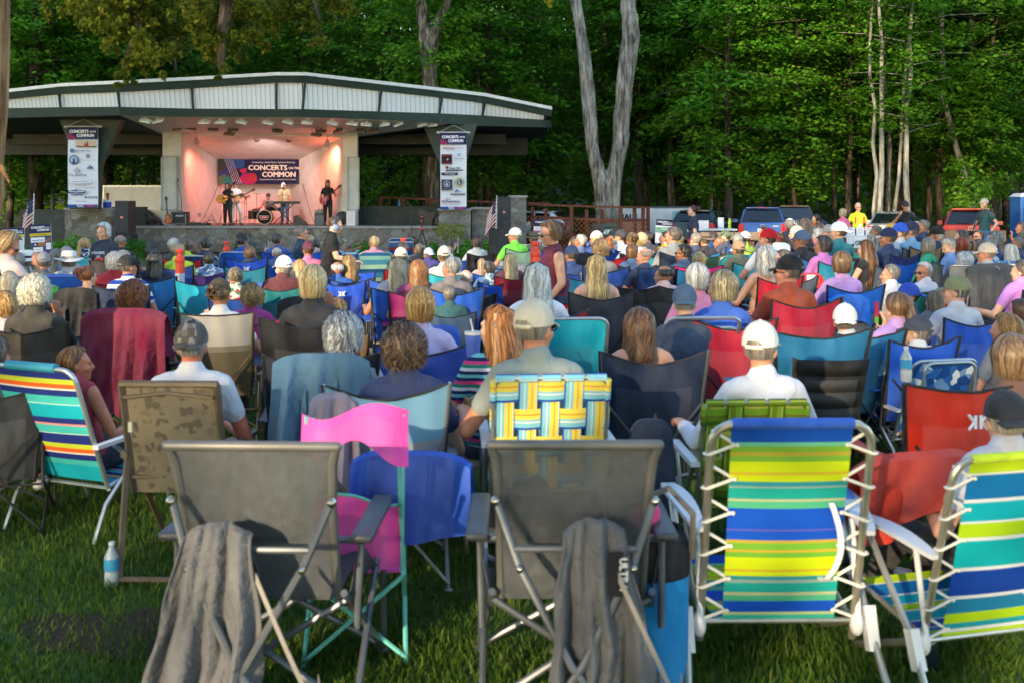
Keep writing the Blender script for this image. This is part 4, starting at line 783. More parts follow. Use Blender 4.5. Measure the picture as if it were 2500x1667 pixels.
# -------- hair: shell plus strands, in head space
def hairmesh(kind,seed=1):
    r=random.Random(seed); mb=MB(); c=Vector((0,-.018,.03)); rad=(.078,.100,.090)
    K=dict(short=(1.06,.05,0,.006,620,.8),long=(1.09,.22,.004,.010,1200,1),vlong=(1.13,.44,.010,.020,1400,1),bob=(1.15,.075,.004,.010,1200,1),curly=(1.22,.05,.02,.02,1900,1),wavy=(1.15,.17,.014,.018,1400,1),bald=(1.04,.05,0,.005,420,.8),buzz=(1.025,.045,0,.003,420,.7),pony=(1.07,.03,0,.005,900,.8),bun=(1.07,.03,0,.005,900,.8),fluff=(1.20,.05,.008,.016,1800,1))[kind]; SH=kind in('short','bald','buzz','pony','bun')
    vol,L,wave,jit,N,_=K
    def lim(a):   # how far down the strand may go at azimuth a (0 = face)
        a=abs(a); 
        if a<R(48): return R(50)
        if a<R(78): return R(50)+(a-R(48))/R(30)*R(40)
        return R(104)
    def path(a,n=9,dv=0,L_=L,ph=0):
        P=[]; m=lim(a); full=abs(a)>=(R(88) if SH else R(70)); s0=R(58) if kind=='bald' else 0
        for i in range(n):
            t=i/(n-1); Ls=L_ if full else L_*.0
            tot=m*.095+Ls; d=t*tot; s=min(m,max(d/.095,0)); 
            if kind=='bald': s=s0+(m-s0)*t; d=s*.095
            ex=max(0,d-m*.095); v=vol+dv
            z=c.z+rad[2]*v*cos(s)-ex; hr=sin(min(s,R(90)))*(1.0 if s<R(90) else 1-.25*(s-R(90)))
            if L==0 and s>R(90): hr*=.93
            w=wave*sin(ph+d*52)*min(1,d/.1); tap=1+(.10*ex/.1 if kind in('vlong','wavy') else -.26*min(1.2,ex/.05) if SH else -.22*(ex/.1)**2 if kind in('bob','curly','fluff') else -.05*ex/.1)
            tap=max(.35,min(tap,1.25)); back=-.02*min(1,ex/.1) if kind in('long','vlong') else 0
            P.append(Vector((c.x+rad[0]*v*hr*tap*sin(a)+w*cos(a),c.y+rad[1]*v*hr*tap*cos(a)+back-w*sin(a)*.6,z)))
        return P
    na=28; A=[2*PI*j/na for j in range(na)]; wrap=lambda a:(a+PI)%(2*PI)-PI
    rows=[path(wrap(a),10,-.035) for a in A]
    V=[p for row in rows for p in row]; F=[];U=[]
    for j in range(na):
        k=(j+1)%na
        if abs(wrap(A[j]))<R(40) and abs(wrap(A[k]))<R(40) and kind=='bald': continue
        for i in range(9): F.append((j*10+i,k*10+i,k*10+i+1,j*10+i+1)); U.append([(.15+.2*((j*7)%5)/5,.5)]*4)
    mb.add(V,F,U)
    for q in range(N):
        a=r.uniform(-PI,PI)
        if kind=='bald' and abs(a)<R(62): continue
        a=a if abs(a)>R(25) or r.random()<.6 else a*2; dv=r.uniform(-.03,.07)+jit; P=path(a,8,dv,L*r.uniform(.8,1.12),r.uniform(0,6.3) if kind in('curly','fluff') else a*3+r.uniform(-.6,.6))
        st=r.choice([0,0,0,1,2]); P=P[st:]
        if kind in('curly','fluff'):
            k0=r.randint(0,max(0,len(P)-4)); P=[p+Vector((r.uniform(-1,1),r.uniform(-1,1),r.uniform(-1,1)))*jit*.8 for p in P[k0:k0+4]]
        w=(.003 if SH else .0034)*r.uniform(.6,1.5); u=r.random(); V=[];F=[];U=[]
        if kind in('short','buzz'): k0=r.randint(0,max(0,len(P)-4)); P=P[k0:k0+4]
        for i,p in enumerate(P):
            o=(p-c); o.z*=.4; t=o.cross(P[min(i+1,len(P)-1)]-P[max(i-1,0)]); t=t.normalized() if t.length>1e-9 else Vector((1,0,0)); ww=w*(1-.8*(i/(len(P)-1))**3)
            V+= [p+t*ww,p-t*ww]
        for i in range(len(P)-1): F.append((2*i,2*i+1,2*i+3,2*i+2)); U.append([(u,i/8),(u,i/8),(u,(i+1)/8),(u,(i+1)/8)])
        mb.add(V,F,U)
    def tuft(p0,p1,r0,r1,n,j=.01):
        mb.tube([p0,p0.lerp(p1,.5),p1],[r0,(r0+r1)/2*1.15,r1*.6],8)
        for q in range(n):
            a=r.uniform(0,2*PI); o=Vector((cos(a),sin(a),0)); P=[p0.lerp(p1,t)+o*(r0+(r1-r0)*t)*r.uniform(.7,1.15)+Vector((r.uniform(-j,j),r.uniform(-j,j),r.uniform(-j,j))) for t in (0,.35,.7,1.05)]
            u=r.random();V=[];F=[];U=[]
            for i,p in enumerate(P): V+=[p+Vector((.005*cos(a+1.5),.005*sin(a+1.5),0)),p-Vector((.005*cos(a+1.5),.005*sin(a+1.5),0))]
            for i in range(3): F.append((2*i,2*i+1,2*i+3,2*i+2)); U.append([(u,0)]*4)
            mb.add(V,F,U)
    if kind=='pony': tuft(Vector((0,-.125,.05)),Vector((0,-.16,-.19)),.026,.03,70)
    if kind=='bun': mb.ell((0,-.125,.07),(.045,.035,.04),n=10,m=7); tuft(Vector((0,-.12,.09)),Vector((0,-.14,.04)),.04,.04,60,.02)
    return mb.mesh('hair')
HAIR={}
def gethair(k,seed=1):
    if (k,seed) not in HAIR: HAIR[(k,seed)]=hairmesh(k,seed)
    return HAIR[(k,seed)]
# -------- hats, glasses
def capmesh():
    mb=MB(); c=Vector((0,-.018,.03)); V=[];F=[]; n=20; m=6
    for i in range(m+1):
        s=R(96)*i/m
        for j in range(n):
            a=2*PI*j/n; back=abs(((a+PI)%(2*PI))-PI); 
            z=c.z+.108*cos(s)+.008; hr=sin(s)
            if s>R(70) and back>R(150): z+=.030*(s-R(70))/R(26)
            V.append((.088*hr*sin(a),c.y+.110*hr*cos(a),z))
    for i in range(m):
        for j in range(n): F.append((i*n+j,i*n+(j+1)%n,(i+1)*n+(j+1)%n,(i+1)*n+j))
    mb.add(V,F); mb.ell((0,-.018,.146),(.010,.010,.005),n=8,m=4); return mb.mesh('cap')
def billmesh():
    mb=MB(); mb.sheet(lambda u,v:((u-.5)*.155*(1-.25*v*v),.068+(.085*v)*cos((u-.5)*1.6)+.022*(1-v)*cos((u-.5)*3.1),.040-.018*v-.050*(u-.5)**2*4*.35),10,5,.005); return mb.mesh('bill')
def strapmesh():
    mb=MB(); mb.sheet(lambda u,v:(.088*sin(PI+(u-.5)*1.1),-.018+.1105*cos(PI+(u-.5)*1.1),.018+.018*v),8,1,.003); return mb.mesh('strap')
def brimmesh(wide=.17,h=.125):
    mb=MB(); n=28; V=[];F=[]; prof=[(.0,h-.008),(.05,h),(.078,h-.006),(.088,.06),(.092,.035),(.12,.030),(wide,.022),(wide,.018),(.10,.024),(.09,.028)]
    for r_,z in prof:
        for j in range(n):
            a=2*PI*j/n; d=(-.012*cos(2*a) if r_>.11 else 0)*(r_/wide)**2*-1; V.append((r_*cos(a)*.95,-.018+r_*sin(a)*1.12,z+.02+d*1.5))
    for i in range(len(prof)-1):
        for j in range(n): F.append((i*n+j,i*n+(j+1)%n,(i+1)*n+(j+1)%n,(i+1)*n+j))
    mb.add(V,F); return mb.mesh('hat')
def bandmesh(): mb=MB(); mb.lathe([(.0925,.052),(.094,.056),(.0935,.078),(.0915,.082)],24,(0,-.018,0),caps=False,sy=1.14); return mb.mesh('band')
def beaniemesh():
    mb=MB(); mb.lathe([(.0,.150),(.04,.146),(.072,.12),(.086,.075),(.090,.035),(.089,.028)],20,(0,-.018,0),caps=False,sy=1.15); return mb.mesh('beanie')
def glassesmesh():
    mb=MB()
    for s in (-1,1):
        mb.ell((s*.034,.094,.004),(.027,.006,.019),n=12,m=6); mb.tube([(s*.06,.088,.008),(s*.078,.04,.006),(s*.08,-.01,.002)],.003,4)
    mb.tube([(-.012,.1,.008),(.012,.1,.008)],.003,4); return mb.mesh('glasses')
HM=dict(cap=capmesh(),bill=billmesh(),strap=strapmesh(),brim=brimmesh(),fedora=brimmesh(.135,.13),band=bandmesh(),beanie=beaniemesh(),glasses=glassesmesh())
def eyes_mesh():
    mb=MB()
    for s in (-1,1): mb.ell((s*.031,.0795,.006),(.0135,.006,.0065),n=8,m=6)
    return mb.mesh('eyes')
HM['eyes']=eyes_mesh()
SKIN=['#c98e6e','#d9a383','#b87a58','#e0b090','#a5694a']
# prototypes of the audience
PROTO={}
def proto(key):
    if key in PROTO: return PROTO[key]
    low,yaw,fem,arms,slv,pitch,bare,shorts=key
    PROTO[key]=seated(low,R(yaw),R(pitch),arms=arms,female=fem,sleeve=slv,bare=bare,shorts=shorts,vox=.0115); return PROTO[key]
def dress(T,F,skin,shirt,trousers,shoes='#2a2a2c',hair=None,hat=None,glasses=None,eyes=True,hs=1,hairseed=1):
    ob=obj('body',F['body'],mat('skin',skin),T)
    if shirt is not None: obj('shirt',F['shirt'],shirt if not isinstance(shirt,str) else mat('cloth',shirt),T)
    if trousers is not None: obj('trousers',F['trousers'],trousers if not isinstance(trousers,str) else mat('cloth',trousers),T)
    for q in F['shoes']: obj('shoe',q,mat('plastic',shoes),T)
    M=F['M']; loc=M.to_translation(); rot=M.to_euler(); sc_=M.to_scale()
    def on(name,me,m,par=T,extra=None,r2=None,s2=1):
        MM=M if extra is None else M@extra; o=obj(name,me,m,par,MM.to_translation(),MM.to_euler(),(MM.to_scale())*s2 if par is T else None); return o
    if eyes: on('eyes',HM['eyes'],mat('glass','#2a1f18'))
    if hair:
        k,c=hair[0],hair[1]; hi=hair[2] if len(hair)>2 else None
        on('hair',gethair(k,hairseed),mat('hair',c,hi=hi) if hi else mat('hair',c))
    if hat:
        k,c=hat[0],hat[1]; m=c if not isinstance(c,str) else mat('cloth',c)
        if k in('cap','capback'):
            ex=Euler((0,0,PI)).to_matrix().to_4x4() if k=='capback' else Matrix.Identity(4)
            if k=='capback': ex=Matrix.Translation((0,-.036,0))@ex
            o=on('cap',HM['cap'],m,extra=ex)
            bm=hat[2] if len(hat)>2 else c
            obj('bill',HM['bill'],bm if not isinstance(bm,str) else mat('cloth',bm),o); obj('strap',HM['strap'],m,o)
        elif k=='beanie': on('beanie',HM['beanie'],m)
        else:
            o=on('hat',HM[k],m); obj('hat_band',HM['band'],mat('cloth',hat[2] if len(hat)>2 else '#2a2420'),o)
    if glasses: on('glasses',HM['glasses'],mat('glass',glasses))
# ---------------------------------------------------------------- chairs
def camp_parts(wt=.60,wb=.52,zt=1.0,zs=.42,sag=.08,peak=True,dy=-.12,depth=.46,dbl=False,armz=.64,squareback=False):
    L=[]; yb=-.23; hw=wb/2
    def back(u,v):
        x=(u-.5)*(wb+(wt-wb)*v); e=abs(u-.5)*2; z=zs-.02+(zt-zs+.02)*v; 
        if peak: z-=sag*(1-e**1.6)*v**2
        if dbl: z+=sag*.6*math.exp(-(e*6)**2)*v**2
        pull=.045*(1-e**2)*sin(PI*min(1,v*.9+.1)); return (x,yb+dy*v-pull+.008*sin(u*23+v*5)*v,z)
    mb=MB(); mb.sheet(back,20 if not dbl else 28,12,.006); L.append(('backrest',mb,'A'))
    mb=MB(); mb.tube([back(0,.1),back(0,.5),back(0,.85)]+[back(i/14,1) for i in range(15)]+[back(1,.85),back(1,.5),back(1,.1)],.007,5); L.append(('trim',mb,'T'))
    mb=MB(); mb.sheet(lambda u,v:((u-.5)*wb,yb+.02+depth*v,zs+.03*v-.07*sin(PI*v)*(1-(2*u-1)**2)),12,8,.006); L.append(('seat',mb,'B'))
    for s in (-1,1):
        mb=MB(); mb.sheet(lambda u,v:(s*(hw+.035)+(u-.5)*.085,yb-.02+.50*v,armz-.02*sin(PI*v)),3,6,.008); L.append(('armrest',mb,'C'))
    mb=MB(); 
    for s in (-1,1):
        mb.tube([(s*(hw-.02),yb,zs-.04),(s*(wt/2-.004),yb+dy,zt)],.011,6); mb.tube([(s*(hw+.03),yb+.46,.05),(s*(hw+.03),yb+.47,armz)],.010,6)
        mb.tube([(s*(hw+.03),yb-.03,.30),(s*(hw+.03),yb-.04,armz)],.010,6)
    zr=zs+(zt-zs)*.52; mb.tube([(-hw-.03,yb-.10,.04),(hw+.005,yb+dy*.52-.05,zr)],.008,6); mb.tube([(hw+.03,yb-.10,.04),(-hw-.005,yb+dy*.52-.05,zr)],.008,6); mb.tube([(-hw-.03,yb-.06,.30),(hw+.03,yb-.06,.30)],.008,6)
    mb.tube([(-hw-.03,yb+.46,.03),(hw+.03,yb+.44,zs)],.009,6); mb.tube([(hw+.03,yb+.46,.03),(-hw-.03,yb+.44,zs)],.009,6); L.append(('frame',mb,'F'))
    for s in (-1,1):
        for a,b in (((s*(hw+.03),yb+.46,.0),(s*(hw+.02),yb-.02,zs)),((s*(hw+.03),yb-.10,.0),(s*(hw+.02),yb+.44,zs))):
            mb=MB(); mb.tube([a,b],.010,6); mb.ell((a[0],a[1],.012),(.022,.022,.014),n=8,m=5); L.append(('leg',mb,'F'))
    return L
def uframe(mb,w,p0,p1,r=.0125,rad=.07,n=8):
    """inverted U tube: from bottom left p0 up to p1 (y,z) and over to the right, rounded corners"""
    (y0,z0),(y1,z1)=p0,p1; d=Vector((0,y1-y0,z1-z0)); d.normalize(); top=Vector((0,y1,z1)); P=[Vector((-w/2,y0,z0))]
    for k in range(5): a=PI/2*k/4; P.append(top+Vector((-w/2+rad-rad*cos(a),0,0))-d*(rad-rad*sin(a)))
    Q=[Vector((-p.x,p.y,p.z)) for p in reversed(P)]; mb.tube(P+Q,r,n)
def sling_parts(w=.56,z0=.36,z1=1.02,y0=-.18,y1=-.44,gap=.0,pad=False,armz=.60,depth=.50,sz=.36,sag=.03,arms=True,towel=False,split=False):
    L=[]; ws=w-.03-2*gap
    mb=MB(); mb.sheet(lambda u,v:((u-.5)*ws,y0+(y1-y0)*v-sag*sin(PI*u)*sin(PI*(v*.8+.1))-.0,z0+(z1-z0-.01)*v),10,16,.005); L.append(('backrest',mb,'A'))
    mb=MB(); mb.sheet(lambda u,v:((u-.5)*ws,y0+.02+depth*v,sz+.05*v-.05*sin(PI*v)),8,6,.005); L.append(('seat',mb,'B'))
    mb=MB(); uframe(mb,w,(y0,z0-.04),(y1,z1)); uframe(mb,w,(y0,sz-.02),(y0+depth+.03,sz+.05)); mb.tube([(-w/2,y0,z0-.03),(w/2,y0,z0-.03)],.010,6); L.append(('frame',mb,'F'))
    if pad: mb=MB(); dd=Vector((0,y1-y0,z1-z0)).normalized(); mb.tube([(-w*.30,y1+.004,z1+.004),(w*.30,y1+.004,z1+.004)],.024,10); L.append(('head_pad',mb,'P'))
    if towel: mb=MB(); uframe(mb,w*.8,(y1-.02,z1-.25),(y1-.05,z1-.01)); L.append(('towel_bar',mb,'F'))
    if arms:
        for s in (-1,1):
            mb=MB(); mb.sheet(lambda u,v:(s*(w/2+.03)+(u-.5)*(.035+.03*v),y0-.12+.46*v,armz+.02*v),3,6,.02); L.append(('armrest',mb,'C'))
    for s in (-1,1):
        mb=MB(); mb.tube([(s*(w/2+.02),y0+.30,armz-.01),(s*(w/2+.03),y0-.05,.18),(s*(w/2+.03),y0-.13,.0)],.012,6); L.append(('leg',mb,'F'))
        mb=MB(); mb.tube([(s*(w/2+.02),y0+.02,armz-.03),(s*(w/2+.03),y0+.40,.16),(s*(w/2+.03),y0+.46,.0)],.012,6); L.append(('leg',mb,'F'))
    return L
def web_parts(w=.56,z0=.42,z1=.90,y0=-.2,y1=-.36,nv=5,nh=4,wv=.092):
    L=[]; dd=Vector((0,y1-y0,z1-z0)); dn=Vector((0,-dd.z,dd.y)).normalized(); H_=dd.length
    def pt(x,t,o): return Vector((x,y0,z0))+dd*t+dn*o
    for i in range(nv):
        x=-w/2+w*(i+.5)/nv; mb=MB(); mb.sheet(lambda u,v:tuple(pt(x+(u-.5)*wv,v*1.0,.006*cos(PI*(v*nh-.5)+PI*(i%2))+.004)),3,nh*6,.003); mb.tube([pt(x-wv/2,1,0),pt(x+wv/2,1,0)],.017,8); L.append(('strap',mb,'A'))
    for j in range(nh):
        t=(j+.55)/nh; mb=MB(); mb.sheet(lambda u,v:tuple(pt(-w/2+w*u,t+(v-.5)*wv/H_,-.006*cos(PI*(u*nv-.5)+PI*(j%2))+.004)),nv*6,3,.003)
        for s in (-1,1): mb.tube([pt(s*w/2,t-wv/2/H_,0),pt(s*w/2,t+wv/2/H_,0)],.017,8)
        L.append(('strap',mb,'B'))
    mb=MB(); uframe(mb,w,(y0,z0-.06),(y1,z1),rad=.05); uframe(mb,w,(y0,z0-.03),(y0+.46,z0)); L.append(('frame',mb,'F'))
    mb=MB(); mb.sheet(lambda u,v:((u-.5)*w*.94,y0+.02+.42*v,z0-.02-.03*sin(PI*v)),6,6,.004); L.append(('seat',mb,'A'))
    for s in (-1,1):
        mb=MB(); mb.box((s*(w/2+.03),y0+.12,.62),(.05,.42,.022)); L.append(('armrest',mb,'C'))
        for a,b in (((s*(w/2+.03),y0+.30,.61),(s*(w/2+.03),y0-.08,0)),((s*(w/2+.03),y0-.05,.61),(s*(w/2+.03),y0+.42,0))): mb=MB(); mb.tube([a,b],.012,6); L.append(('leg',mb,'F'))
    return L
def fold_parts():
    L=[]; mb=MB(); mb.sheet(lambda u,v:((u-.5)*.44,-.24-.05*v-.03*cos((u-.5)*PI),.66+.20*v-.03*(2*u-1)**4*v),10,5,.012); L.append(('backrest',mb,'A'))
    mb=MB(); mb.sheet(lambda u,v:((u-.5)*.42,-.2+.40*v,.44+.01*sin(PI*u)),6,6,.015); L.append(('seat',mb,'A'))
    for s in (-1,1):
        mb=MB(); mb.tube([(s*.23,.24,0),(s*.23,-.2,.60),(s*.22,-.27,.84)],.013,6); L.append(('leg',mb,'F')); mb=MB(); mb.tube([(s*.21,-.26,0),(s*.21,.16,.43)],.012,6); L.append(('leg',mb,'F'))
    return L
CHP={}
CHK=dict(camp=lambda:camp_parts(),low=lambda:camp_parts(zt=.88,zs=.34,armz=.54,sag=.07),high=lambda:camp_parts(zt=1.06,sag=.02,wt=.56),wide=lambda:camp_parts(wt=.66,zt=1.0,sag=.05),
 beach=lambda:sling_parts(),beachlow=lambda:sling_parts(z0=.28,z1=.90,y0=-.22,y1=-.46,sz=.28,armz=.50,pad=True),tall=lambda:sling_parts(z1=1.10,y1=-.50,w=.54,arms=True),bag=lambda:sling_parts(w=.54,z0=.28,z1=.88,sz=.28,armz=.50,towel=True),
 web=lambda:web_parts(),fold=fold_parts,love=lambda:camp_parts(wt=1.22,wb=1.12,zt=.98,sag=.09,dbl=True))
def chair(kind,mats,loc,rz,label,sc_=1.0,grp='folding chairs of the audience',name=None):
    if kind not in CHP: CHP[kind]=[(n,sharp(mb.mesh(n),50),k) for n,mb,k in CHK[kind]()]
    T=thing(name or {'camp':'camp_chair','low':'camp_chair','high':'camp_chair','wide':'camp_chair','love':'double_camp_chair','fold':'folding_chair','web':'webbed_lawn_chair'}.get(kind,'lawn_chair'),label,'chair',loc,rz,grp,sc_)
    for n,me,k in CHP[kind]: obj(n,me,mats.get(k) or TRIM,T)
    return T
TRIM=mat('cloth','#1a1c22'); AL=mat('metal','#b9bec4'); BLK=mat('metal','#1c1d20',met=.3,rough=.45); GRY=mat('metal','#6b7076',met=.6); WPL=mat('plastic','#d8dadc')
def cm(a,b=None,c=None,f=None,p=None):
    fa=mat('fabric',a) if isinstance(a,str) else a; fb=(mat('fabric',b) if isinstance(b,str) else b) if b else fa
    return dict(A=fa,B=fb,C=(mat('fabric',c) if isinstance(c,str) else c) if c else fa,F=f or BLK,P=(mat('plastic',p) if isinstance(p,str) else p) if p else WPL)
def K_logo(T,sz=.05,z=.80,y=-.405,x=0):
    mb=MB(); 
    for s in (-1,1):
        mb.prism([(s*.006,0),(s*.02,0),(s*.02,sz),(s*.006,sz)] if s>0 else [(-.02,0),(-.006,0),(-.006,sz),(-.02,sz)],Matrix.Translation((x,y,z))@Euler((R(90),0,0)).to_matrix().to_4x4(),.003)
        for q in (-1,1):
            a=Vector((x+s*.018,y,z+sz/2)); b=Vector((x+s*.045,y,z+sz/2+q*sz*.55)); mb.tube([a,b],.007,4)
    obj('emblem',mb,mat('flat','#dfe6ee'),T)
def drape(name,label,cat,loc,rz,w,zt,yt,lb,lf,m,folds=9,amp=.03,seed=1,sc_=1.0,hood=False,grp=None,flare=.12,slant=0.0):
    """cloth hung over a chair back; top edge at height zt, lb hanging behind, lf in front"""
    r=random.Random(seed); ph=[r.uniform(0,6.3) for _ in range(6)]; tot=lb+lf+.06
    def fn(u,v):
        s=v*tot; x=(u-.5)*w
        if s<lb: d=lb-s; y=yt-.035-.05*d/max(lb,.01)*.6; z=zt-d; side=-1
        elif s<lb+.06: a=PI*(s-lb)/.06; y=yt-.035*cos(a); z=zt+.03*sin(a); d=0; side=0
        else: d=s-lb-.06; y=yt+.035+.03*d; z=zt-d; side=1
        q=d/max(lb if side<0 else lf,.01)
        f=(.5*sin(u*folds*2*PI/2+ph[0])+.35*sin(u*folds*3.7+ph[1])+.3*sin(u*folds*1.3+ph[2]+q*2)+.22*sin(u*folds*7.1+ph[5]+q*5))*amp*1.35*min(1,q*1.6+.15)
        x*=1+flare*q*(1 if side<0 else .2); z-=.05*(2*u-1)**4*(1-q*.5)+.02*sin(u*9+ph[3])*q+ .045*sin(u*5+ph[4])*q*(d>lb*.7); x+=slant*q
        return (x,y+f*(1 if side<=0 else -1),z)
    T=thing(name,label,cat,loc,rz,grp,sc_); mb=MB(); mb.sheet(fn,44,26,.007); obj('cloth',mb,m,T)
    if hood:
        mb=MB(); mb.ell((0,yt-.05,zt-.03),(.17,.055,.10),n=18,m=10); mb.tube([(-.16,yt-.09,zt+.01),(0,yt-.105,zt-.12),(.16,yt-.09,zt+.01)],[.03,.05,.03],8,round_=True); obj('hood',remesh(mb,'hood',.012,3),m,T)
    return T
STAGE=Vector((-8.5,37,0))
def autoyaw(x,y,f=.85): return math.atan2(-(STAGE.x-x),STAGE.y-y)*f
# ---------------------------------------------------------------- the seated audience
def Kf(y):
    T=[(540,1380),(565,1450),(580,1540),(620,1760),(660,1860),(730,1900),(790,1700),(1200,1700)]
    for a,b in zip(T[:-1],T[1:]):
        if y<=b[0]: return a[1]+(b[1]-a[1])*(max(y,a[0])-a[0])/(b[0]-a[0])
    return 1700
crnd=random.Random(5); PLACED=[]
FEMH=('long','vlong','bob','curly','wavy','pony','bun','fluff')
def p(r,x,y,hk,hc,shirt,ch,S,hat=None,face=0,w=None,fem=None,arms='lap',rz=None,skin=None,gl=None,slv=.55,pitch=0,bare=False,tro=None,chl=None,D=None,shorts=False,sc=1,seed=None,nochair=False):
    X,Y=px(r,x,y); fem=(hk in FEMH) if fem is None else fem
    if D is None:
        D=Kf(Y)/(Y-HZ)
        if w: D=(455 if hk in FEMH and not hat else 425)*sc/w
    zc=EYE-(Y-HZ)*D/FPX; low=zc<1.09; base=1.03 if low else 1.17; s=zc/base
    loc=WZ(X,D); 
    if rz is None: rz=autoyaw(loc.x,loc.y)+R(crnd.uniform(-9,9))
    else: rz=R(rz)
    if arms=='lap': arms=crnd.choice(('lap','lap','rest','rest','chin'))
    if face==0: face=crnd.choice((0,0,-18,18,0,30)) if hk not in('vlong',) else 0
    F=proto((low,face,fem,arms,slv,pitch,bare,shorts)); M=F['M'].to_translation()
    off=Vector((M.x*cos(rz)-M.y*sin(rz),M.x*sin(rz)+M.y*cos(rz),0))*s; loc=loc-off
    T=thing('person','seated person with '+S,'person',loc,rz,'seated audience',s)
    sk=skin or crnd.choice(SKIN); tro=tro or crnd.choice(['#2c3444','#3b4a66','#8a7a62','#26262a','#5b5f68','#a59680','#37506e'])
    hr=None if hk is None else (hk,)+tuple(hc if isinstance(hc,tuple) else (hc,))
    if hat and hk in('short',): hr=('buzz',)+hr[1:]
    dress(T,F,sk,shirt,tro,crnd.choice(['#d0d0d0','#2a2a2c','#6b5a48','#8a8d92']),hr,hat,gl,eyes=abs(face)>35,hairseed=seed or crnd.choice((1,2)))
    if ch is None and not nochair:
        c0,n0=crnd.choice((('#1f4494','navy blue'),('#1d55bc','royal blue'),('#1d55bc','royal blue'),('#23252c','black'),('#b01f2e','red'),('#2a6a58','forest green'),('#5a6068','grey'),('#1f97a8','turquoise'),('#2878b0','azure'),('#2f8fa4','teal')))
        ch=('camp',cm(c0),n0+' camp chair')
    if ch:
        kind,mt,desc=ch; lo={'camp':'low','beach':'beachlow'}
        if low and kind in lo: kind=lo[kind]
        ws=S.split(); k=16-len(desc.split())-4; ws=ws[:k]
        while ws[-1].strip(',') in('the','a','and','in','of','with','above','behind','before','beside','left','right','by','an','at','on','near','over','below','between','white','black','blue','dark','bright'): ws=ws[:-1]
        cl=f"{desc} under the person with {' '.join(ws)}".rstrip(',')
        chair(kind,mt,loc+Vector((0,0,0)),rz,cl,s)
    PLACED.append((S,round(D,1),round(zc,2),round(s,2))); return T
def ck(c,d=None,kind='camp',b=None,f=None): return (kind,cm(c,b,None,f),d)
BLU='#1d4fae'; NVY='#1f2b4a'; RED='#b3202c'; TEAL='#1f8f93'
# --- left block (zoom e)
p('e',70,185,'bob',('#8a6c46','#c9a878'),'#d3bcb8',None,'short curled tan hair and sunglasses, bending at left edge',face=-40,w=44,gl='#181414',rz=-30,pitch=-30)
p('e',140,340,'bob','#7d7468','#8a8d92',ck('#1f5c48','dark green camp chair'),'grey brown hair beside the white visor')
p('e',232,330,'short','#a08f7c','#c9cdd2',None,'a white visor cap behind the grey cap',hat=('brim','#e6e4e0'),fem=True)
p('e',383,335,'short','#6a6258','#5b6068',('web',dict(A=mat('fabric','#1f6f5f'),B=mat('fabric','#2b8a3c'),C=WPL,F=AL),'green webbed chair'),'a plain light grey cap and grey shirt',hat=('cap','#8f8a90'),w=36,skin='#b87a58')
p('e',505,290,'pony','#6d675f','#8d9096',None,'a low grey ponytail behind the yellow sign')
p('e',592,262,'short','#9a8f9a','#8f8f94',None,'thin mauve grey hair above the white sun hat')
p('e',607,335,'short','#8a8074','#cfd4d8',('beachlow',cm(mat('uvstripe','x',stops=[(0,'#1f7f86'),(.3,'#7ab648'),(.42,'#1f6f8a'),(.8,'#1d4fae')]),None,WPL,AL,'#1d4fae'),'blue and green striped chair'),'a broad white sun hat',hat=('brim','#dcd8d0','#a9a498'),fem=True)
p('e',757,178,'pony','#b8925e',mat('print','#23242c',cols=['#8a94b0','#c9ccd6','#3c4668']),None,'a blonde ponytail and dark floral blouse',w=26)
p('e',1068,155,'bald','#7b7876','#23242a',None,'a bald crown and black shirt beside the left speaker',w=27)
p('e',1085,322,'bob','#9b8f80','#6b6f78',('high',cm('#4a4648','#3a3638',None,BLK),'tall grey sling chair'),'ash brown hair behind the white perm')
p('e',1010,348,'fluff',('#cfc8bd','#efe9df'),'#b02634',ck('#a81f2c','red team camp chair'),'a white perm in the red team chair')
p('e',1135,375,'short','#6a6258',mat('hstripe','s',per=.09,cols=['#2347a0','#2347a0','#dfe3ee','#dfe3ee']),ck('#26324f','navy camp chair'),'a black cap and blue white striped shirt',hat=('cap','#191a1e'),face=-40,w=40,skin='#b87a58')
p('e',1370,330,'wavy','#3a2d24','#1f2c4a',None,'a black logo cap over long dark hair',hat=('capback','#17171b'),w=34,fem=False)
p('e',1540,185,'short','#c9c4ba','#3a3d44',ck('#1c1d22','black camp chair'),'white hair left of the raised phone')
p('e',1587,240,'short','#b59a72','#b9d63a',ck('#1f3f86','navy blue camp chair',),'a pale bald head behind the left orange post')
p('e',1650,190,'short','#5a4636','#c3dc34',None,'a lime top taking a phone picture',arms='up')
p('e',1815,180,'short','#2a2626','#2a3a5a',('beach',cm(mat('uvstripe','x',stops=[(0,'#2d6db0'),(.12,'#8fc4e0'),(.2,'#2a5fa8'),(.34,'#7db8dc'),(.42,'#1f4f96'),(.58,'#98cbe4'),(.66,'#2d6db0'),(.8,'#86bfe0'),(.9,'#1f4f96')]),None,WPL,AL,'#1f4f96'),'light blue striped lawn chair'),'dark hair above the light blue striped chair')
p('e',1850,315,'short','#3b302a',mat('print','#8fa4c4',cols=['#d0d8e6','#5a749c']),ck('#4a2a72','purple camp chair'),'short dark hair and a blue patterned collar',w=30)
p('e',2137,150,'buzz','#1f2026','#1d4fae',('beach',cm('#1d5fc0',None,WPL,AL,'#1d4fae'),'bright blue lawn chair'),'a dark beanie by the stone steps',hat=('beanie','#23262e'))
p('e',2205,262,'short','#7a5534','#3a4a66',None,'short brown hair above the royal blue logo chair',w=29)
p('e',2080,470,'bun',('#5f564c','#a79a86'),mat('print','#c8cdb4',cols=['#b8404a','#4a7a58','#e8e2d0']),None,'a messy grey topknot and bright floral shirt',w=42)
p('e',780,460,'bun',('#6a3f22','#9a6236'),None,None,'auburn hair held by a yellow flower clip',w=42,face=-40,bare=True)
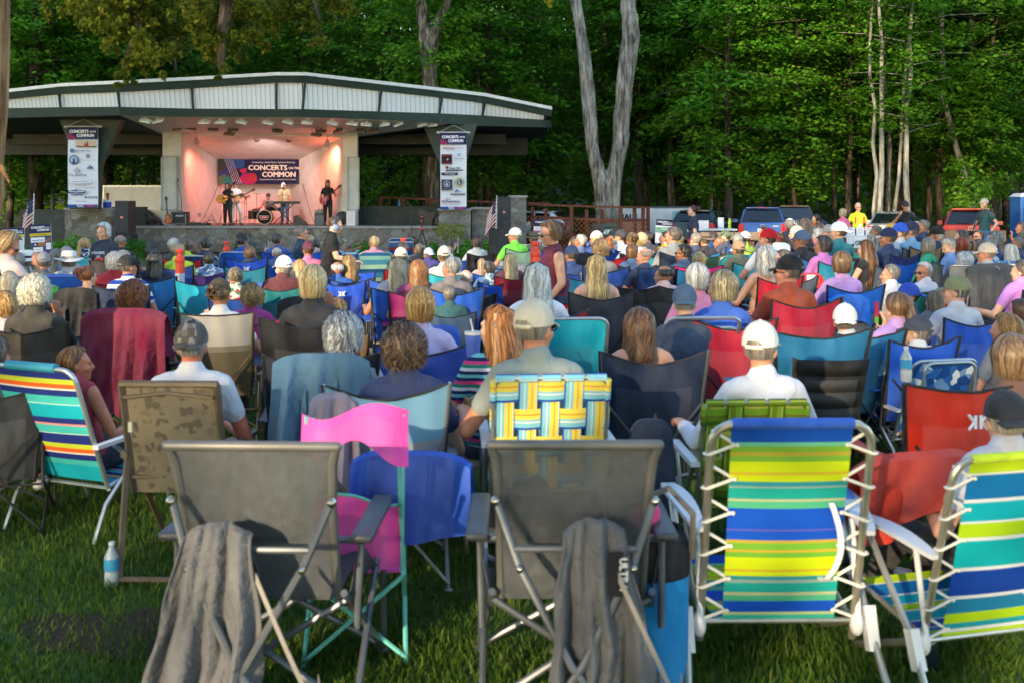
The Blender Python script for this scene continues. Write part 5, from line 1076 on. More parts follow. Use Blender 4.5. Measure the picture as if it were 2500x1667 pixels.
p('e',80,520,'long',('#a5977f','#d6cab2'),'#8f8a7c',None,'long ash blonde hair near the left edge',w=46)
p('e',205,445,'long',('#8a7456','#b8a27c'),'#8a8d84',None,'long light brown hair behind the ash blonde',w=38)
p('e',320,615,'curly',('#c4bfae','#f2eee0'),'#3a3732',('camp',cm('#3a3732'),'charcoal draped chair'),'frizzy white hair over the charcoal jacket',w=64)
p('e',1180,665,'curly',('#6a3c20','#a5653a'),'#3a2c3a',None,'curly copper hair above the maroon blanket',D=7.6,nochair=True)
p('e',1392,585,'short','#a9a29a','#8a9ab4',None,'short grey hair right of the striped polo shirt',w=34,face=-40)
p('e',1945,625,'bun',('#4a3424','#c79a5e'),'#e0dcd8',('high',dict(A=mat('uvstripe','x',stops=[(0,'#6f6552'),(.55,'#8a8070'),(.62,'#b9b4ac')]),B=mat('fabric','#1f2b4a'),C=mat('fabric','#1f2b4a'),F=mat('metal','#a08a68')),'cream and olive high chair'),'an olive backwards cap over tied brown hair',hat=('capback','#5a4a34'),w=56,fem=True)
p('e',2215,655,'curly',('#8a6a44','#c4a06a'),'#b0408a',ck('#a8246e','magenta camp chair'),'curly dark blonde hair in the magenta chair',w=52)
p('e',40,745,'curly',('#a87a44','#e0b878'),'#c9b4c4',('camp',cm(mat('print','#2d4f96',scale=9,cols=['#8fb0dc','#c9d8ee','#1f3a7a'])),'tie dyed blue chair'),'tight golden curls at the left edge',w=58)
# --- middle block (zoom f)
p('f',280,140,'short','#2a2220','#3f5fa0',None,'dark hair beside a small flag at the wall',face=-40,w=21,sc=.85)
p('f',275,255,'bald',('#b9b4ae','#dcd8d2'),'#4a6a9a',ck('#1d4fa6','blue camp chair'),'a pink bald head and white fringe before the wall',w=26)
p('f',370,240,'short','#77706a','#4f8aa8',None,'grey hair left of the standing navy shirt',w=23)
p('f',560,140,'buzz','#c9a07c','#c9a8a0',None,'a nearly bald baby head by the maroon cap',sc=.7,w=16)
p('f',498,78,'buzz','#857a70','#1d3852',None,'sunglasses and a navy shirt, turned right by the maroon cap',rz=-62,D=16.5,gl='#2a1810',nochair=True,skin='#cf9272')
p('f',552,225,'short','#5a3c34','#f07aa8',None,'a maroon cap and bright pink shirt',hat=('cap','#6a2f4a'),w=30,skin='#c07050')
p('f',618,180,'short','#332a28','#3a3d44',None,'dark brown hair right of the maroon cap',w=22)
p('f',628,262,'bob','#c4c4c4','#a8b0b8',None,'small white bob behind the pink shirt',w=18)
p('f',915,215,'bun','#4a2e20','#9ac4dc',('beachlow',cm('#1f5fae',None,WPL,AL),'white framed blue lawn chair'),'both arms folded behind a brown bun',arms='behind',w=20)
p('f',1130,160,'short',('#d6b27a','#f2dcae'),'#d98aa8',('beach',cm(mat('uvstripe','x',stops=[(0,'#7fc0b4'),(.1,'#2f6fa8'),(.22,'#a8d4c0'),(.32,'#3f8ab4'),(.46,'#1f5f9a'),(.56,'#b4dcc4'),(.68,'#4f9ab8'),(.82,'#8fc8bc'),(.92,'#2f6fa8')]),None,WPL,AL),'aqua striped lawn chair'),'fluffy blond toddler hair above the aqua striped chair',w=20,sc=.8,seed=2)
p('f',330,385,'short','#9a958e','#5a2630',('camp',cm('#12676d'),'dark teal camp chair'),'a plain white cap and grey hair, maroon shirt',hat=('cap','#eceae6'),w=38,face=40)
p('f',478,395,'long',('#a87f4e','#d9b67e'),'#c9b4a4',('camp',cm(mat('print','#1f4a3a',cols=['#7ab648','#2f7a5a','#b8d878']),),'fern patterned green chair'),'straight golden hair by the fern patterned chair',w=38)
p('f',595,530,'bob',('#b3945f','#ecd8a6'),'#2a2a30',('camp',cm('#17171b','#1d3f8a'),'black jacket covered chair'),'a full blonde bob above the black jacket',w=66)
p('f',805,400,'bald',('#c4bfba','#e9e5e0'),'#2d5fae',None,'a white fringe and blue collar between royal blue chairs',w=34)
p('f',905,350,'long',('#8a6a42','#c4a06a'),'#3a3a40',None,'light brown hair with sunglasses pushed up, by blue chair',w=36)
p('f',800,770,'wavy',('#4a3424','#d9a860'),'#3a3a40',('camp',cm(mat('uvstripe','x',ax=0,stops=[(0,'#232126'),(.5,'#a37e5e')]),'#2a2a2e'),'black and tan camp chair'),'wavy brown hair glowing gold in the black tan chair',w=56)
p('f',1278,300,'long',('#8a7048','#bfa06c'),'#4a5a78',ck('#1f4aa0','blue camp chair'),'long honey hair left of the white patterned cap',w=26)
p('f',1382,225,'short','#4a3f36','#2a2c34',None,'short dark brown hair in front of the plaid chair',w=29)
p('f',1366,285,'short','#8a7a66','#5a5f6a',None,'a cream cap above long straight ash hair',hat=('cap','#ddd2c0'),w=30)
p('f',1340,400,'vlong',('#948467','#cfc2a2'),'#5a6a8a',None,'very straight long ash blonde hair, centre of the crowd',w=42)
p('f',1515,425,'wavy',('#7a5434','#b8844e'),'#8a3a6a',ck('#8a2060','plum camp chair'),'curly chestnut hair beside the lavender sweater',w=44)
p('f',1527,225,'bun','#6a6056','#2a2a30',ck('#2a2428','dark camp chair'),'knotted grey brown hair below the red tripod',w=26)
p('f',1610,265,'short','#8a7f74','#5a50a0',('camp',cm('#27309a'),'indigo camp chair'),'a white cap with a lilac back',hat=('capback','#d4d6ea'),w=25)
p('f',1750,280,'short','#6a5a4c','#c9cfc4',None,'a cream cap and pale green shirt, arms wide',hat=('cap','#e4dcc8'),w=34)
p('f',1800,238,'bald','#a07a5e','#cfd6e4',None,'a shiny bald head right of the cream cap',w=24,face=-40)
p('f',2037,170,'curly','#3c2a24','#b4bcc4',('camp',cm('#1d1d22'),'small black camp chair'),'a dark curly mop before the right flower bed',w=24)
p('f',1670,430,'short','#5a4a40','#c9cdd2',None,'a navy flat cap left of the grey profile',hat=('cap','#232a44'),w=33,face=40)
p('f',1810,385,'short',('#8a8a8a','#c4c4c4'),'#7a7478',None,'thick grey hair and ruddy cheek turned left',w=42,face=40,skin='#cf8468')
p('f',1945,480,'bald',('#b4aaa4','#d9d0ca'),'#3a3d44',('camp',cm('#1e1e24'),'wide black camp chair'),'a pinkish balding head in the wide black chair',w=38)
p('f',1795,625,'buzz','#7d7470','#2f5f66',('camp',cm('#365070','#8a8d92'),'slate blue camp chair'),'close cropped grey hair in the slate chair',w=43)
p('f',2150,395,'short','#55504e',mat('print','#b8c4cc',cols=['#5a86a4','#e4e8ec','#7aa0b8']),ck('#1f4db4','royal blue camp chair'),'dark grey hair and blue leaf print shirt',w=32)
p('f',2080,350,'long',('#9a8064','#c9b090'),'#c9a8a8',None,'a child\'s long light brown hair',w=24,sc=.85)
p('f',2262,300,'short','#4a4440','#b4bcc8',None,'a small navy cap left of the lone blonde',hat=('cap','#1f2a48'),w=24)
p('f',2335,335,'vlong',('#a8906a','#dcc89e'),'#7a4a54',ck('#8a1f2e','dark red camp chair'),'long pale blonde hair left of the burgundy top',w=34)
# --- centre right block (zoom c)
p('c',20,570,'short','#b4a894','#7ee04a',('camp',cm('#7fa08a'),'sage green camp chair'),'a white cap and lime green shirt',hat=('cap','#e4e4e2'),w=25,face=40,fem=False)
p('c',190,600,'short','#6a5a44','#6a6a5a',None,'an olive bucket hat behind the orange post',hat=('brim','#5a5640'),w=21,D=19.5)
p('c',80,880,'fluff',('#b4aaa4','#e4dcd6'),'#a8d0a0',('web',dict(A=mat('fabric','#c9b48a'),B=mat('fabric','#8a5a4a'),C=WPL,F=AL),'tan webbed lawn chair'),'short white hair behind a metal chair frame',w=32)
p('c',215,970,'vlong',('#a9aaa4','#e9ebe6'),'#eceaf0',ck('#8a1a26','crimson camp chair'),'long wavy silver hair and white blouse',w=62)
p('c',365,1045,'buzz','#5f5c5a','#3a3f4a',('camp',cm('#b01a24'),'red topped camp chair'),'a greying bald patch below the burgundy top',w=44)
p('c',520,740,'short','#5a5450','#33508a',None,'a navy cap just right of the burgundy top',hat=('cap','#33486e'),w=33)
p('c',545,640,'bob','#54402f','#4a4a50',None,'dark brown hair left of the white haired blue shirt',w=25)
p('c',600,620,'short',('#b0aeac','#dadada'),'#5a6f9a',('camp',cm('#2e2a30'),'black draped camp chair'),'neat white hair and steel blue shirt',w=26,face=40)
p('c',740,600,'long',('#a8905a','#e0cc96'),'#2d4f9a',ck('#24408a','blue camp chair'),'a white and navy cap over blonde hair',hat=('capback','#e0e2ea','#26325a'),w=26)
p('c',840,650,'long',('#8a4a22','#c47a40'),'#b9bcc2',None,'long bright auburn hair',w=26)
p('c',780,700,'curly',('#8a7050','#c4aa80'),'#9a9490',None,'tight sandy curls above the very long blonde hair',w=36)
p('c',742,860,'vlong',('#8f7344','#e4cb90'),'#c9a090',ck('#3a3a42','low grey camp chair'),'very long crimped blonde hair down the back',w=50,bare=True,seed=2)
p('c',757,530,'short','#4a4038',mat('print','#5a7ab0',cols=['#c4ccd8','#3a4f80']),None,'a brown cap and blue plaid shirt by the green bin',hat=('cap','#4a3a34'),w=22,face=40)
p('c',890,575,'short','#4a4640','#1fa0a4',None,'a dark cap, bright teal shirt and raised hand',hat=('cap','#3a3f40'),w=22,face=40)
p('c',955,582,'short','#2a2624','#dadce0',ck('#24479a','blue camp chair'),'a dark grey cap and white sweatshirt',hat=('cap','#3a3c44'),w=24,face=40)
p('c',1055,610,'bun',('#6f5438','#a9875a'),'#dcdde6',None,'a loose brown bun and white sweater',w=29)
p('c',1145,612,'bob',('#b49b6c','#efe0b4'),'#dfe0e8',None,'a sleek pale blonde bob and white top',w=29)
p('c',1200,585,'short','#2c2426','#3a3d4a',None,'very dark hair behind the pale blonde bob',w=23,fem=True)
p('c',1055,715,'bob',('#5f452c','#8f6a44'),'#4f6f94',ck('#1f3048','dark navy camp chair'),'a neat brown bob and denim shirt',w=32)
p('c',1165,755,'bald','#a08a80','#26375f',('high',cm('#1d3566'),'navy high backed chair'),'a pink shaven head and glasses above the navy chair',w=34,face=40,skin='#d9957a')
p('c',1020,910,None,None,'#7a1f3a',('camp',cm('#c01c2c'),'bright red camp chair'),'only a maroon sleeve showing beside the navy chair',w=30,rz=40) if False else None
p('c',1350,590,'short','#2a2220',mat('print','#c96a4a',cols=['#e4b04a','#7a9a4a','#e4dccc']),None,'dark hair and an orange floral shirt',w=24,face=40)
p('c',1420,575,'short','#5f5853','#8a8f94',('camp',cm('#1c2c44'),'deep navy camp chair'),'sunglasses pushed up on cropped grey hair, grey shirt',w=32,face=40,D=14.2)
p('c',1482,600,'bob',('#a89464','#dccb98'),'#b4b060',None,'a small straw blonde head right of the grey shirt',w=18)
p('c',1512,722,'short','#2c2320','#3a5a7a',('camp',cm('#1f6f9a'),'azure camp chair'),'dark hair and glasses turned left, azure chair',w=33,face=40,gl='#14100e')
p('c',1645,795,'bob',('#b08a58','#dcbc86'),'#d02a7a',None,'strawberry blonde hair behind the pink chair',w=34)
p('c',1625,950,'bob',('#8f9092','#d4d6d6'),'#d98ab0',None,'silver grey hair with pink chair behind',w=56,nochair=True)
p('c',1620,605,'short','#8f8880','#2f3f6a',None,'wavy grey hair left of the brown safari hat',w=26)
p('c',1700,612,'short','#5a4a40','#2a2a30',('camp',cm('#4f6a44','#6a7a58'),'olive green camp chair'),'a wide brown safari hat',hat=('brim','#7a6658','#3a2e28'),w=26,face=0)
p('c',1772,585,'bob','#6a4630','#3a6aa0',None,'reddish brown hair right of the brown safari hat',w=21)
p('c',1825,630,'bald','#b08a74','#2c2c34',('camp',cm('#2a2a2c'),'small charcoal camp chair'),'a shaved head in the small charcoal chair',w=22,face=40)
p('c',1880,580,'short','#4a4640','#46506a',None,'a camouflage cap beside the yellow bottle',hat=('cap',mat('print','#6f7f6a',scale=40,cols=['#3a4a3c','#8f9a84','#55604c'])),w=22,face=40)
p('c',1990,610,'bob','#7f8284','#8fb0b8',ck('#2f8aa0','pale teal camp chair'),'a smooth grey bob behind the tan cap',w=26)
p('c',1995,695,'short','#5a4a3c','#5a5f50',None,'a mottled tan cap above the turquoise chair',hat=('cap','#a88a6c'),w=28,skin='#b87a58')
p('c',2055,595,'short','#4a2f22','#8fae3a',('camp',cm('#9ab83a'),'lime green camp chair'),'a white sun hat pushed back on brown hair',hat=('cap','#d9d2c8'),w=24)
p('c',2225,545,'short','#241c1c','#4a506a',None,'dark hair left of the red and white cap',w=22,face=40,fem=True)
p('c',2255,600,'short','#4a3c34','#dadce6',None,'a red and white cap, white printed shirt',hat=('capback',mat('uvstripe','x',stops=[(0,'#c01f2c')]),'#c01f2c'),w=31,face=40)
p('c',2330,600,'curly',('#7a4a26','#b07a44'),'#dfe6ee',None,'short ginger hair behind the red white cap',w=22)
p('c',2222,765,'wavy',('#8f9090','#d9dad8'),None,('camp',cm('#c01f30','#c01f30'),'red camp chair with sheer panel'),'bushy silver hair and bare shoulder, red chair',w=42,bare=True,seed=2)
p('c',1335,925,'bald',('#3f3a38','#6a625e'),'#d9b4b8',None,'a balding dark head over the black double chair',w=40,nochair=True,face=40)
p('c',1845,1035,'bob',('#6f6450','#c4b892'),'#2f5fc0',('camp',cm('#a81a34'),'raspberry red camp chair'),'a thick ash bob and blue collar, raspberry chair',w=64)
p('c',1525,1165,'short','#8a8680','#3a4a66',None,'a faded denim cap behind the lime white chair',hat=('capback','#47607c'),w=62,nochair=True,fem=False)
# --- right block (zoom d)
p('d',290,470,'bob','#8a8480','#222c4a',None,'a white cap and navy top by the blue wagon',hat=('cap','#e9e9ea'),w=18,rz=-40,face=-40)
p('d',405,480,'wavy','#6a5442','#1f2a44',None,'wavy brown hair and navy top by the minivan',w=24)
p('d',460,535,'bob','#857a70','#6a6a50',ck('#6f7a4c','olive camp chair'),'grey brown hair beside the shaggy white bob',w=23)
p('d',525,570,'fluff',('#c0bcb8','#f0eeec'),'#d98ab4',None,'shaggy snow white hair and pink shirt',w=25)
p('d',540,505,'short','#7a5a44','#b07a50',None,'short reddish hair behind the shaggy white bob',w=20)
p('d',622,545,'short','#8f8a80','#8a8f94',ck('#b3222e','small red camp chair',b='#8f8f92'),'a grey tweed cap over the small red chair',hat=('beanie','#9a9a94'),w=24)
p('d',335,555,'short','#a09488','#3a3d44',('camp',cm('#1d1f26'),'narrow black camp chair'),'a ribbed beige cap left of the denim cap',hat=('capback','#cfc6b4'),w=25,face=40)
p('d',380,615,'short','#8a7a6c','#232630',None,'a faded denim cap and dark navy shirt',hat=('cap','#5a6c8a'),w=31,face=40)
p('d',568,655,'bob','#2c1c1e','#d47ec8',None,'glossy black bob and lilac pink shirt',w=34,face=40)
p('d',437,705,'curly','#2a1c18','#5a2a34',('camp',cm('#c41f2e'),'scarlet camp chair'),'short dark curls in the scarlet chair',w=31)
p('d',705,540,'short','#5a4a3c','#1f7f88',('fold',cm(mat('plastic','#5a3a34'),None,None,AL),'brown steel folding chair'),'a backwards white cap and teal shirt',hat=('capback','#e9eaf2'),w=29,face=40)
p('d',1035,535,'short','#77726c','#5a5a60',None,'grey hair right of the handmade table sign',w=22,face=40)
p('d',1080,575,'short',('#b09a6a','#dccb9a'),'#3a4a3a',None,'straw coloured hair left of the yellow cap',w=20,fem=True)
p('d',1170,528,'short','#7a6a54','#8a8f9c',None,'a yellow cap among the right hand rows',hat=('cap','#d0a850'),w=23,face=40)
p('d',1250,545,'short','#7a6c5e','#b8c0cc',None,'a royal blue cap beside the yellow cap',hat=('cap','#1f4fc4'),w=28,face=40)
p('d',1340,532,'short','#6a6058','#6f9ac0',('camp',cm('#7a6448'),'tan camp chair'),'a navy cap with white mark, light blue shirt',hat=('cap','#232a46'),w=28,face=40)
p('d',1392,495,'short','#9a948c','#2a3654',None,'thin grey hair behind the short grey crop',w=20,face=40)
p('d',1455,490,'short','#7f7a74','#222e52',None,'a short grey crop and navy shirt by the beam',w=22,face=40,arms='lap')
p('d',1145,590,'short','#6a5a50','#2b3a62',('camp',cm(mat('uvstripe','x',stops=[(0,'#1f5fc4'),(.82,'#1f2f6a')])),'blue star topped chair'),'a flag patterned cap and navy shirt',hat=('cap',mat('uvstripe','x',stops=[(0,'#2a3358')]),'#c9a8a8'),w=30,face=40,skin='#b87a58')
p('d',1000,615,'long',('#857f74','#c4bdb0'),'#b02a30',None,'long ash grey hair left of the flag cap',w=26)
p('d',950,690,'vlong',('#4f3420','#94683e'),'#23242c',None,'long chestnut brown hair, tanned arm over the chair',w=34,rz=45,slv=.15)
p('d',1572,568,'short','#c9c4be','#23304f',('tall',cm('#7f705a',None,WPL,BLK),'brown reclining lawn chair'),'a black cap, white hair and navy shirt',hat=('cap','#17181c'),w=27,face=40)
p('d',1492,665,'bob',('#6f6a60','#a9a294'),'#1f9a78',('camp',cm('#4a524c','#1f3f8a'),'grey green camp chair'),'a grey brown bob and jade green cardigan',w=32,rz=35,slv=1.2)
p('d',1685,665,'short',('#a8a49c','#d9d6ce'),'#6f8fc4',None,'thin white hair and pale blue shirt, reading',w=30,rz=45,face=40,pitch=-30)
p('d',1790,580,'long','#43322a','#2a2c3a',None,'straight dark hair before the wooden beam',w=26)
p('d',1795,655,'bob',('#7a2f18','#a84e2a'),'#2f4a8a',None,'smooth copper red hair',w=30)
p('d',1940,575,'bun','#3a2622','#d95a68',None,'a dark bun, glasses and coral top, turned left',w=24,face=85,gl='#1a1412')
p('d',1942,655,'long','#4f4744','#2a2a34',ck('#23242c','black and blue camp chair'),'long dark greying hair below the coral top',w=25)
p('d',2085,610,'curly',('#7f8080','#b4b6b6'),'#2b3f7a',('camp',cm('#24407f'),'deep blue camp chair'),'wavy iron grey hair by the red car wheel',w=28)
p('d',2030,665,'short',('#8f8c88','#bcbab6'),'#b8bac0',None,'grey hair just above the tan camouflage cap',w=29)
p('d',2015,730,'short','#8a7a70','#9aa0a8',None,'a light tan cap, head above the dark grey shawl',hat=('cap','#cdb9a8'),w=35,face=40,skin='#cf8a6c')
p('d',2222,715,'vlong',('#a8aaa4','#dfe0dc'),'#b0b0b4',None,'long silver hair at the far right',w=32)
p('d',2290,640,'short','#7a7672','#24315a',('camp',cm('#1f3a8a'),'ink blue camp chair'),'short grey hair and navy hood at the far right',w=25,face=40)
p('d',1812,800,'fluff',('#c4c4c4','#f4f4f2'),'#8a9ac0',None,'round snow white hair between grey and khaki loungers',w=34)
p('d',215,780,'short',('#6a5f54','#8f857a'),'#a8b0b8',('camp',cm('#5a5f68','#4a4f58'),'grey mesh camp chair'),'grey brown hair behind the black cap, grey shirt',w=37,face=40)
p('d',738,820,'bob',('#54402f','#8a6a4a'),'#c99ad8',('camp',dict(A=mat('uvstripe','x',stops=[(0,'#8f9aa8'),(.55,'#2a6fd8')]),B=mat('fabric','#1f6fd0'),C=mat('fabric','#1f6fd0'),F=BLK),'bright blue and grey chair'),'a round brown bob and lavender shirt',w=46)
p('d',265,890,'short','#6a6058','#a8482a',('camp',cm('#a01a34','#2a2428'),'raspberry chair with black panel'),'a large black cap, glasses and orange shirt',hat=('cap','#16171a'),D=8.2,face=40,gl='#101010',skin='#c9876a')
p('d',1165,915,'short','#7a7674','#d0d2da',('bag',cm('#1f9a90','#1f9a90',WPL,AL),'teal backpack beach chair'),'grey hair and glasses lolling left, teal chair',w=38,face=40)
p('d',1465,895,'short',('#b0b0b2','#e9e9ea'),'#d4d4dc',('bag',cm('#c43420','#c43420',WPL,AL),'scarlet backpack beach chair'),'short white hair, glasses and tanned arms',w=38,face=85,gl='#3a2a26',fem=True,bare=True,skin='#b5785a')
p('d',620,1130,'pony',('#4f5054','#8f9298'),'#1f2024',None,'a grey ponytail and tattooed shoulder, face turned right',w=44,face=-85,bare=True,skin='#dcae98')
p('d',1320,1110,'short','#2a1c18','#1f3a68',None,'a blue backwards cap, sunglasses and full beard',hat=('capback','#2347b4'),w=46,face=40,gl='#0e0e10',rz=60,D=9.0)
p('d',1225,1225,'pony',('#6a4e34','#a9835a'),'#c49adc',None,'a little ponytail, mauve top, holding an ice pop',w=40,sc=.62,rz=20,arms='chin')
p('d',1555,1150,'long',('#6a5a48','#8f7c66'),'#6a6a72',None,'straight mousy hair behind the olive cap',w=36,sc=.75)
p('d',1745,1065,'short',('#6f6a66','#a8a4a0'),'#c4c6cf',('camp',cm('#1f4fb8','#1f4fb8'),'cobalt blue camp chair'),'an olive green cap, grey beard and grey shirt',hat=('cap','#7a8060'),w=54,face=40)
p('d',770,1330,'short','#6a5a50','#b8bcc8',('wide',cm('#1f6a94','#1f6a94'),'big blue quilted camp chair'),'a backwards white cap by the quilted chair',hat=('capback','#e9e4e0'),D=7.0,face=-40)
p('d',1395,1425,'short','#8a807a','#d8dae2',('bag',cm(mat('print','#1f4f9a',scale=16,cols=['#7aa4dc','#e4ecf6','#2f6ac0']),None,WPL,AL),'blue flower patterned backpack chair'),'a dark grey cap with sunglasses on top',hat=('cap','#3f4654'),D=6.9,face=40)
p('d',2180,1395,'long',('#8a5f34','#c99a5e'),'#7a7f8a',None,'long golden brown hair near the right edge',w=66)
p('d',2310,1235,'bob',('#4a3426','#6a4e38'),'#5a6070',None,'dark brown hair cut off by the right edge',w=52)
p('q',2180,590,'long','#3a2a26','#26302e',None,'dark hair and dark jacket beside the portable toilet',face=40,w=26,D=22)
p('q',2190,1235,'short','#6a5a50','#cf8adf',('camp',cm('#2a2428'),'dark armchair'),'a lilac shirt cut off by the right edge',w=40)
# --- near rows
p('f',850,1010,'fluff',('#8f9092','#e4e6e8'),'#b0b4bc',None,'tousled white hair above the denim jacket',D=5.4,nochair=True)
p('f',1540,735,'bob',('#a06c34','#efc878'),'#c0b4dc',('camp',cm('#26449a'),'blue chair with folded canopy'),'a sleek golden bob catching the sun',w=74)
p('f',1390,1140,'curly',('#4a3528','#8a6a50'),'#35406a',None,'a big brown curly head and navy shirt',D=4.85,nochair=True,seed=2)
p('f',2215,915,'vlong',('#7a4a26','#cf8f4e'),mat('hstripe','s',per=.11,cols=['#d84a86','#24305f','#7ac8d4','#24305f','#e4e0ea','#1f8a7a']),('fold',cm(mat('plastic','#b09a78'),None,None,mat('metal','#b09a78')),'beige steel folding chair'),'long copper hair and multicoloured striped top',w=84,face=40)
p('c',1120,1400,'wavy',('#4f3220','#9a6a40'),'#e8a484',None,'brown hair and peach blouse in the navy chair',D=5.9,nochair=True)
p('h',1225,135,'buzz','#8a8078','#8f9894',None,'a stone coloured cap and sage grey shirt',hat=('cap','#d4c6ae'),D=4.75,nochair=True,face=-40,gl='#14120f',skin='#d08a66')
p('i',545,400,'short','#7a7470','#dcdce4',None,'a cream cap and white long sleeved shirt',hat=('cap','#e6e0d6'),D=4.75,nochair=True,slv=1.2,face=-40)
p('g',1225,120,'buzz','#8f8884','#d4d6de',None,'a camouflage grey cap, red neck and white shirt',hat=('capback',mat('print','#55504e',scale=30,cols=['#8a8480','#6a6460','#3f3a3a'])),D=5.0,nochair=True,skin='#c4694a')
p('g',490,235,'short',('#5f4026','#a8784a'),'#b03a44',None,'sunglasses on brown hair, red floral sundress, bare arms',face=-40,D=5.75,bare=True,fem=True,skin='#c9764e',seed=2,nochair=True,rz=-22)
p('i',2130,470,'bob',('#6a5038','#b08e68'),'#7a5a54',None,'sandy brown hair and rust shirt at the right edge',D=4.6,nochair=True,rz=12)
p('g',-30,180,'short','#4a3c34','#1a1a1e',ck('#23252c','black camp chair'),'a black shirt and camouflage shorts at left edge',D=5.6,shorts=True,tro=mat('print','#4f5a3c',scale=14,cols=['#2f3a26','#6f7a54','#8a8a66']))
p('i',2095,860,'buzz',('#a89a86','#c9bda8'),'#c4c6d4',None,'a black cap worn backwards at the right edge',hat=('capback','#2a2c32'),D=3.98,face=-18,nochair=True,rz=14)

# ---------------------------------------------------------------- standing people and players
def stand(label,r,x,y,D,rz,skin,shirt,tro,hair,hat=None,gl=None,floor=0.0,hk='standing people',shoes='#2a2a2c',**k):
    X,Y=px(r,x,y); z=EYE-(Y-HZ)*D/FPX-floor; h=k.pop('h',None) or z/.933; lean=k.get('lean',0)
    if lean: h=k.pop('hh',1.62)
    F=standing(h,vox=.009,**k); M=F['M'].to_translation(); a=R(rz)
    off=Vector((M.x*cos(a)-M.y*sin(a),M.x*sin(a)+M.y*cos(a),0)); T=thing('person',label,'person',WZ(X,D,floor)-off,a,hk)
    dress(T,F,skin,shirt,tro,shoes,hair,hat,gl); return T,F,h
TB,_,_=stand('standing woman in a burgundy sleeveless top and jeans, sunglasses, looking down left','c',335,548,9.7,104,'#cf9a7c','#6b1f3c','#24405e',('bob','#5a4330','#94724e'),gl='#141010',fem=True,bare=True,pitch=-.25,fat=1.25,arms={'L':((-.24,-.02,1.10),(-.25,.14,.90)),'R':((.23,-.04,1.10),(.24,.10,.84))})
TB.scale=(1.14,1.1,1)
TW,_,hW=stand('standing white haired woman in a navy concert tee, smiling toward the camera','e',915,60,13.2,165,'#d9a383','#1b2c44','#2a3a5a',('bob','#b4b6b8','#f0f0f0'),fem=True,yaw=-.15,pitch=-.15,arms={'L':((-.22,.05,1.10),(-.10,.28,1.02)),'R':((.24,-.02,1.10),(.25,.08,.86))})
P=Print(Matrix(((-1,0,0,0),(0,0,1,.125),(0,1,0,1.14),(0,0,0,1)))); P.text('CONCERTS',0,.0,.032,'#d4dce4','C',.05,.20); P.text('COMMON',.03,-.05,.032,'#d4dce4','C',.05,.16); P.done(TW)
stand('young man in blue headphones and a black tee leaning right','f',795,18,14.0,-78,'#dcae92','#1a1a1d','#1e1e22',('buzz','#5a4636'),pitch=-.25,lean=.12,hh=1.62,arms={'R':((.22,.08,1.12),(.20,.34,1.10)),'L':((-.25,.0,1.08),(-.26,.06,.84))})
stand('woman in navy scrubs top and red trousers standing by the sign, facing left','c',1592,348,22.5,82,'#dcae96','#1f2540','#b01f30',('bun','#3f2a20','#5a3e2c'),fem=True)
TV,_,_=stand('grey haired man in a fluorescent yellow safety vest behind the table','d',887,315,28,180,'#cf9478','#c8e020','#5a5a4a',('short','#a8a29c','#d0ccc8'),gl='#4a2020',arms={'L':((-.26,-.02,1.12),(-.10,.26,1.05)),'R':((.27,-.02,1.12),(.26,.05,.88))})
P=Print(Matrix(((-1,0,0,0),(0,0,1,.135),(0,1,0,1.24),(0,0,0,1)))); [P.rect(q*.12-.025,-.02,q*.12+.025,.17,'#c8603a') for q in (-1,1)]; P.rect(-.15,-.22,.15,-.17,'#c8603a'); P.rect(-.04,-.10,.05,-.03,'#d8dce4'); P.done(TV,'vest_stripes')
stand('woman with curled ash hair and a long pink blouse, seen from behind','d',745,368,26,25,'#d9a383','#c9628a','#6a3a50',('bob','#8a7c66','#bcae94'),fem=True,sleeve=1.2)
stand('dark haired woman in a navy sweater bending over by the minivan','d',512,395,27,82,'#d9ab90','#1f2c48','#26262c',('bob','#2e201c','#4a342a'),fem=True,lean=.75,hh=1.66,sleeve=1.2,arms={'L':((-.22,.12,1.12),(-.2,.36,1.14)),'R':((.22,.12,1.12),(.2,.36,1.14))})
stand('heavy man in a black polo and black cap eating from his hand','d',1303,305,26,168,'#c98468','#17181b','#2a2a30',('short','#9a948c'),hat=('cap','#1a1b20'),gl='#2a1a16',fat=1.35,arms={'R':((.30,.05,1.14),(.16,.26,1.38),(-.4,-.1,.9),(0,.8,0),1.2),'L':((-.30,.02,1.10),(-.08,.30,1.12),(.8,.3,0),(0,0,1),1.0)})
T,F,h=stand('man in a dark green polo and beige cap carrying a camera, hand in pocket','d',1997,285,26,110,'#dba68a','#1d4a50','#3f6f9c',('short','#5a4638'),hat=('cap','#b4ab9e'),arms={'L':((-.30,-.06,1.14),(-.24,.08,.90)),'R':((.27,.0,1.12),(.24,.16,.90))})
mb=MB(); mb.tube([(-.06,.02,1.52*h/1.7),(.02,.16,1.2*h/1.7),(.2,.2,.98*h/1.7)],.012,5); mb.tube([(.06,.02,1.52*h/1.7),(.1,.17,1.25*h/1.7),(.2,.2,.98*h/1.7)],.012,5); mb.box((.22,.24,.9*h/1.7),(.15,.1,.11)); mb.tube([(.22,.28,.9*h/1.7),(.22,.42,.86*h/1.7)],.045,10); o=obj('camera',mb,BLK); o.location=T.location; o.rotation_euler=T.rotation_euler; tag(o,'black camera hanging by the green polo man beside the red car','camera')
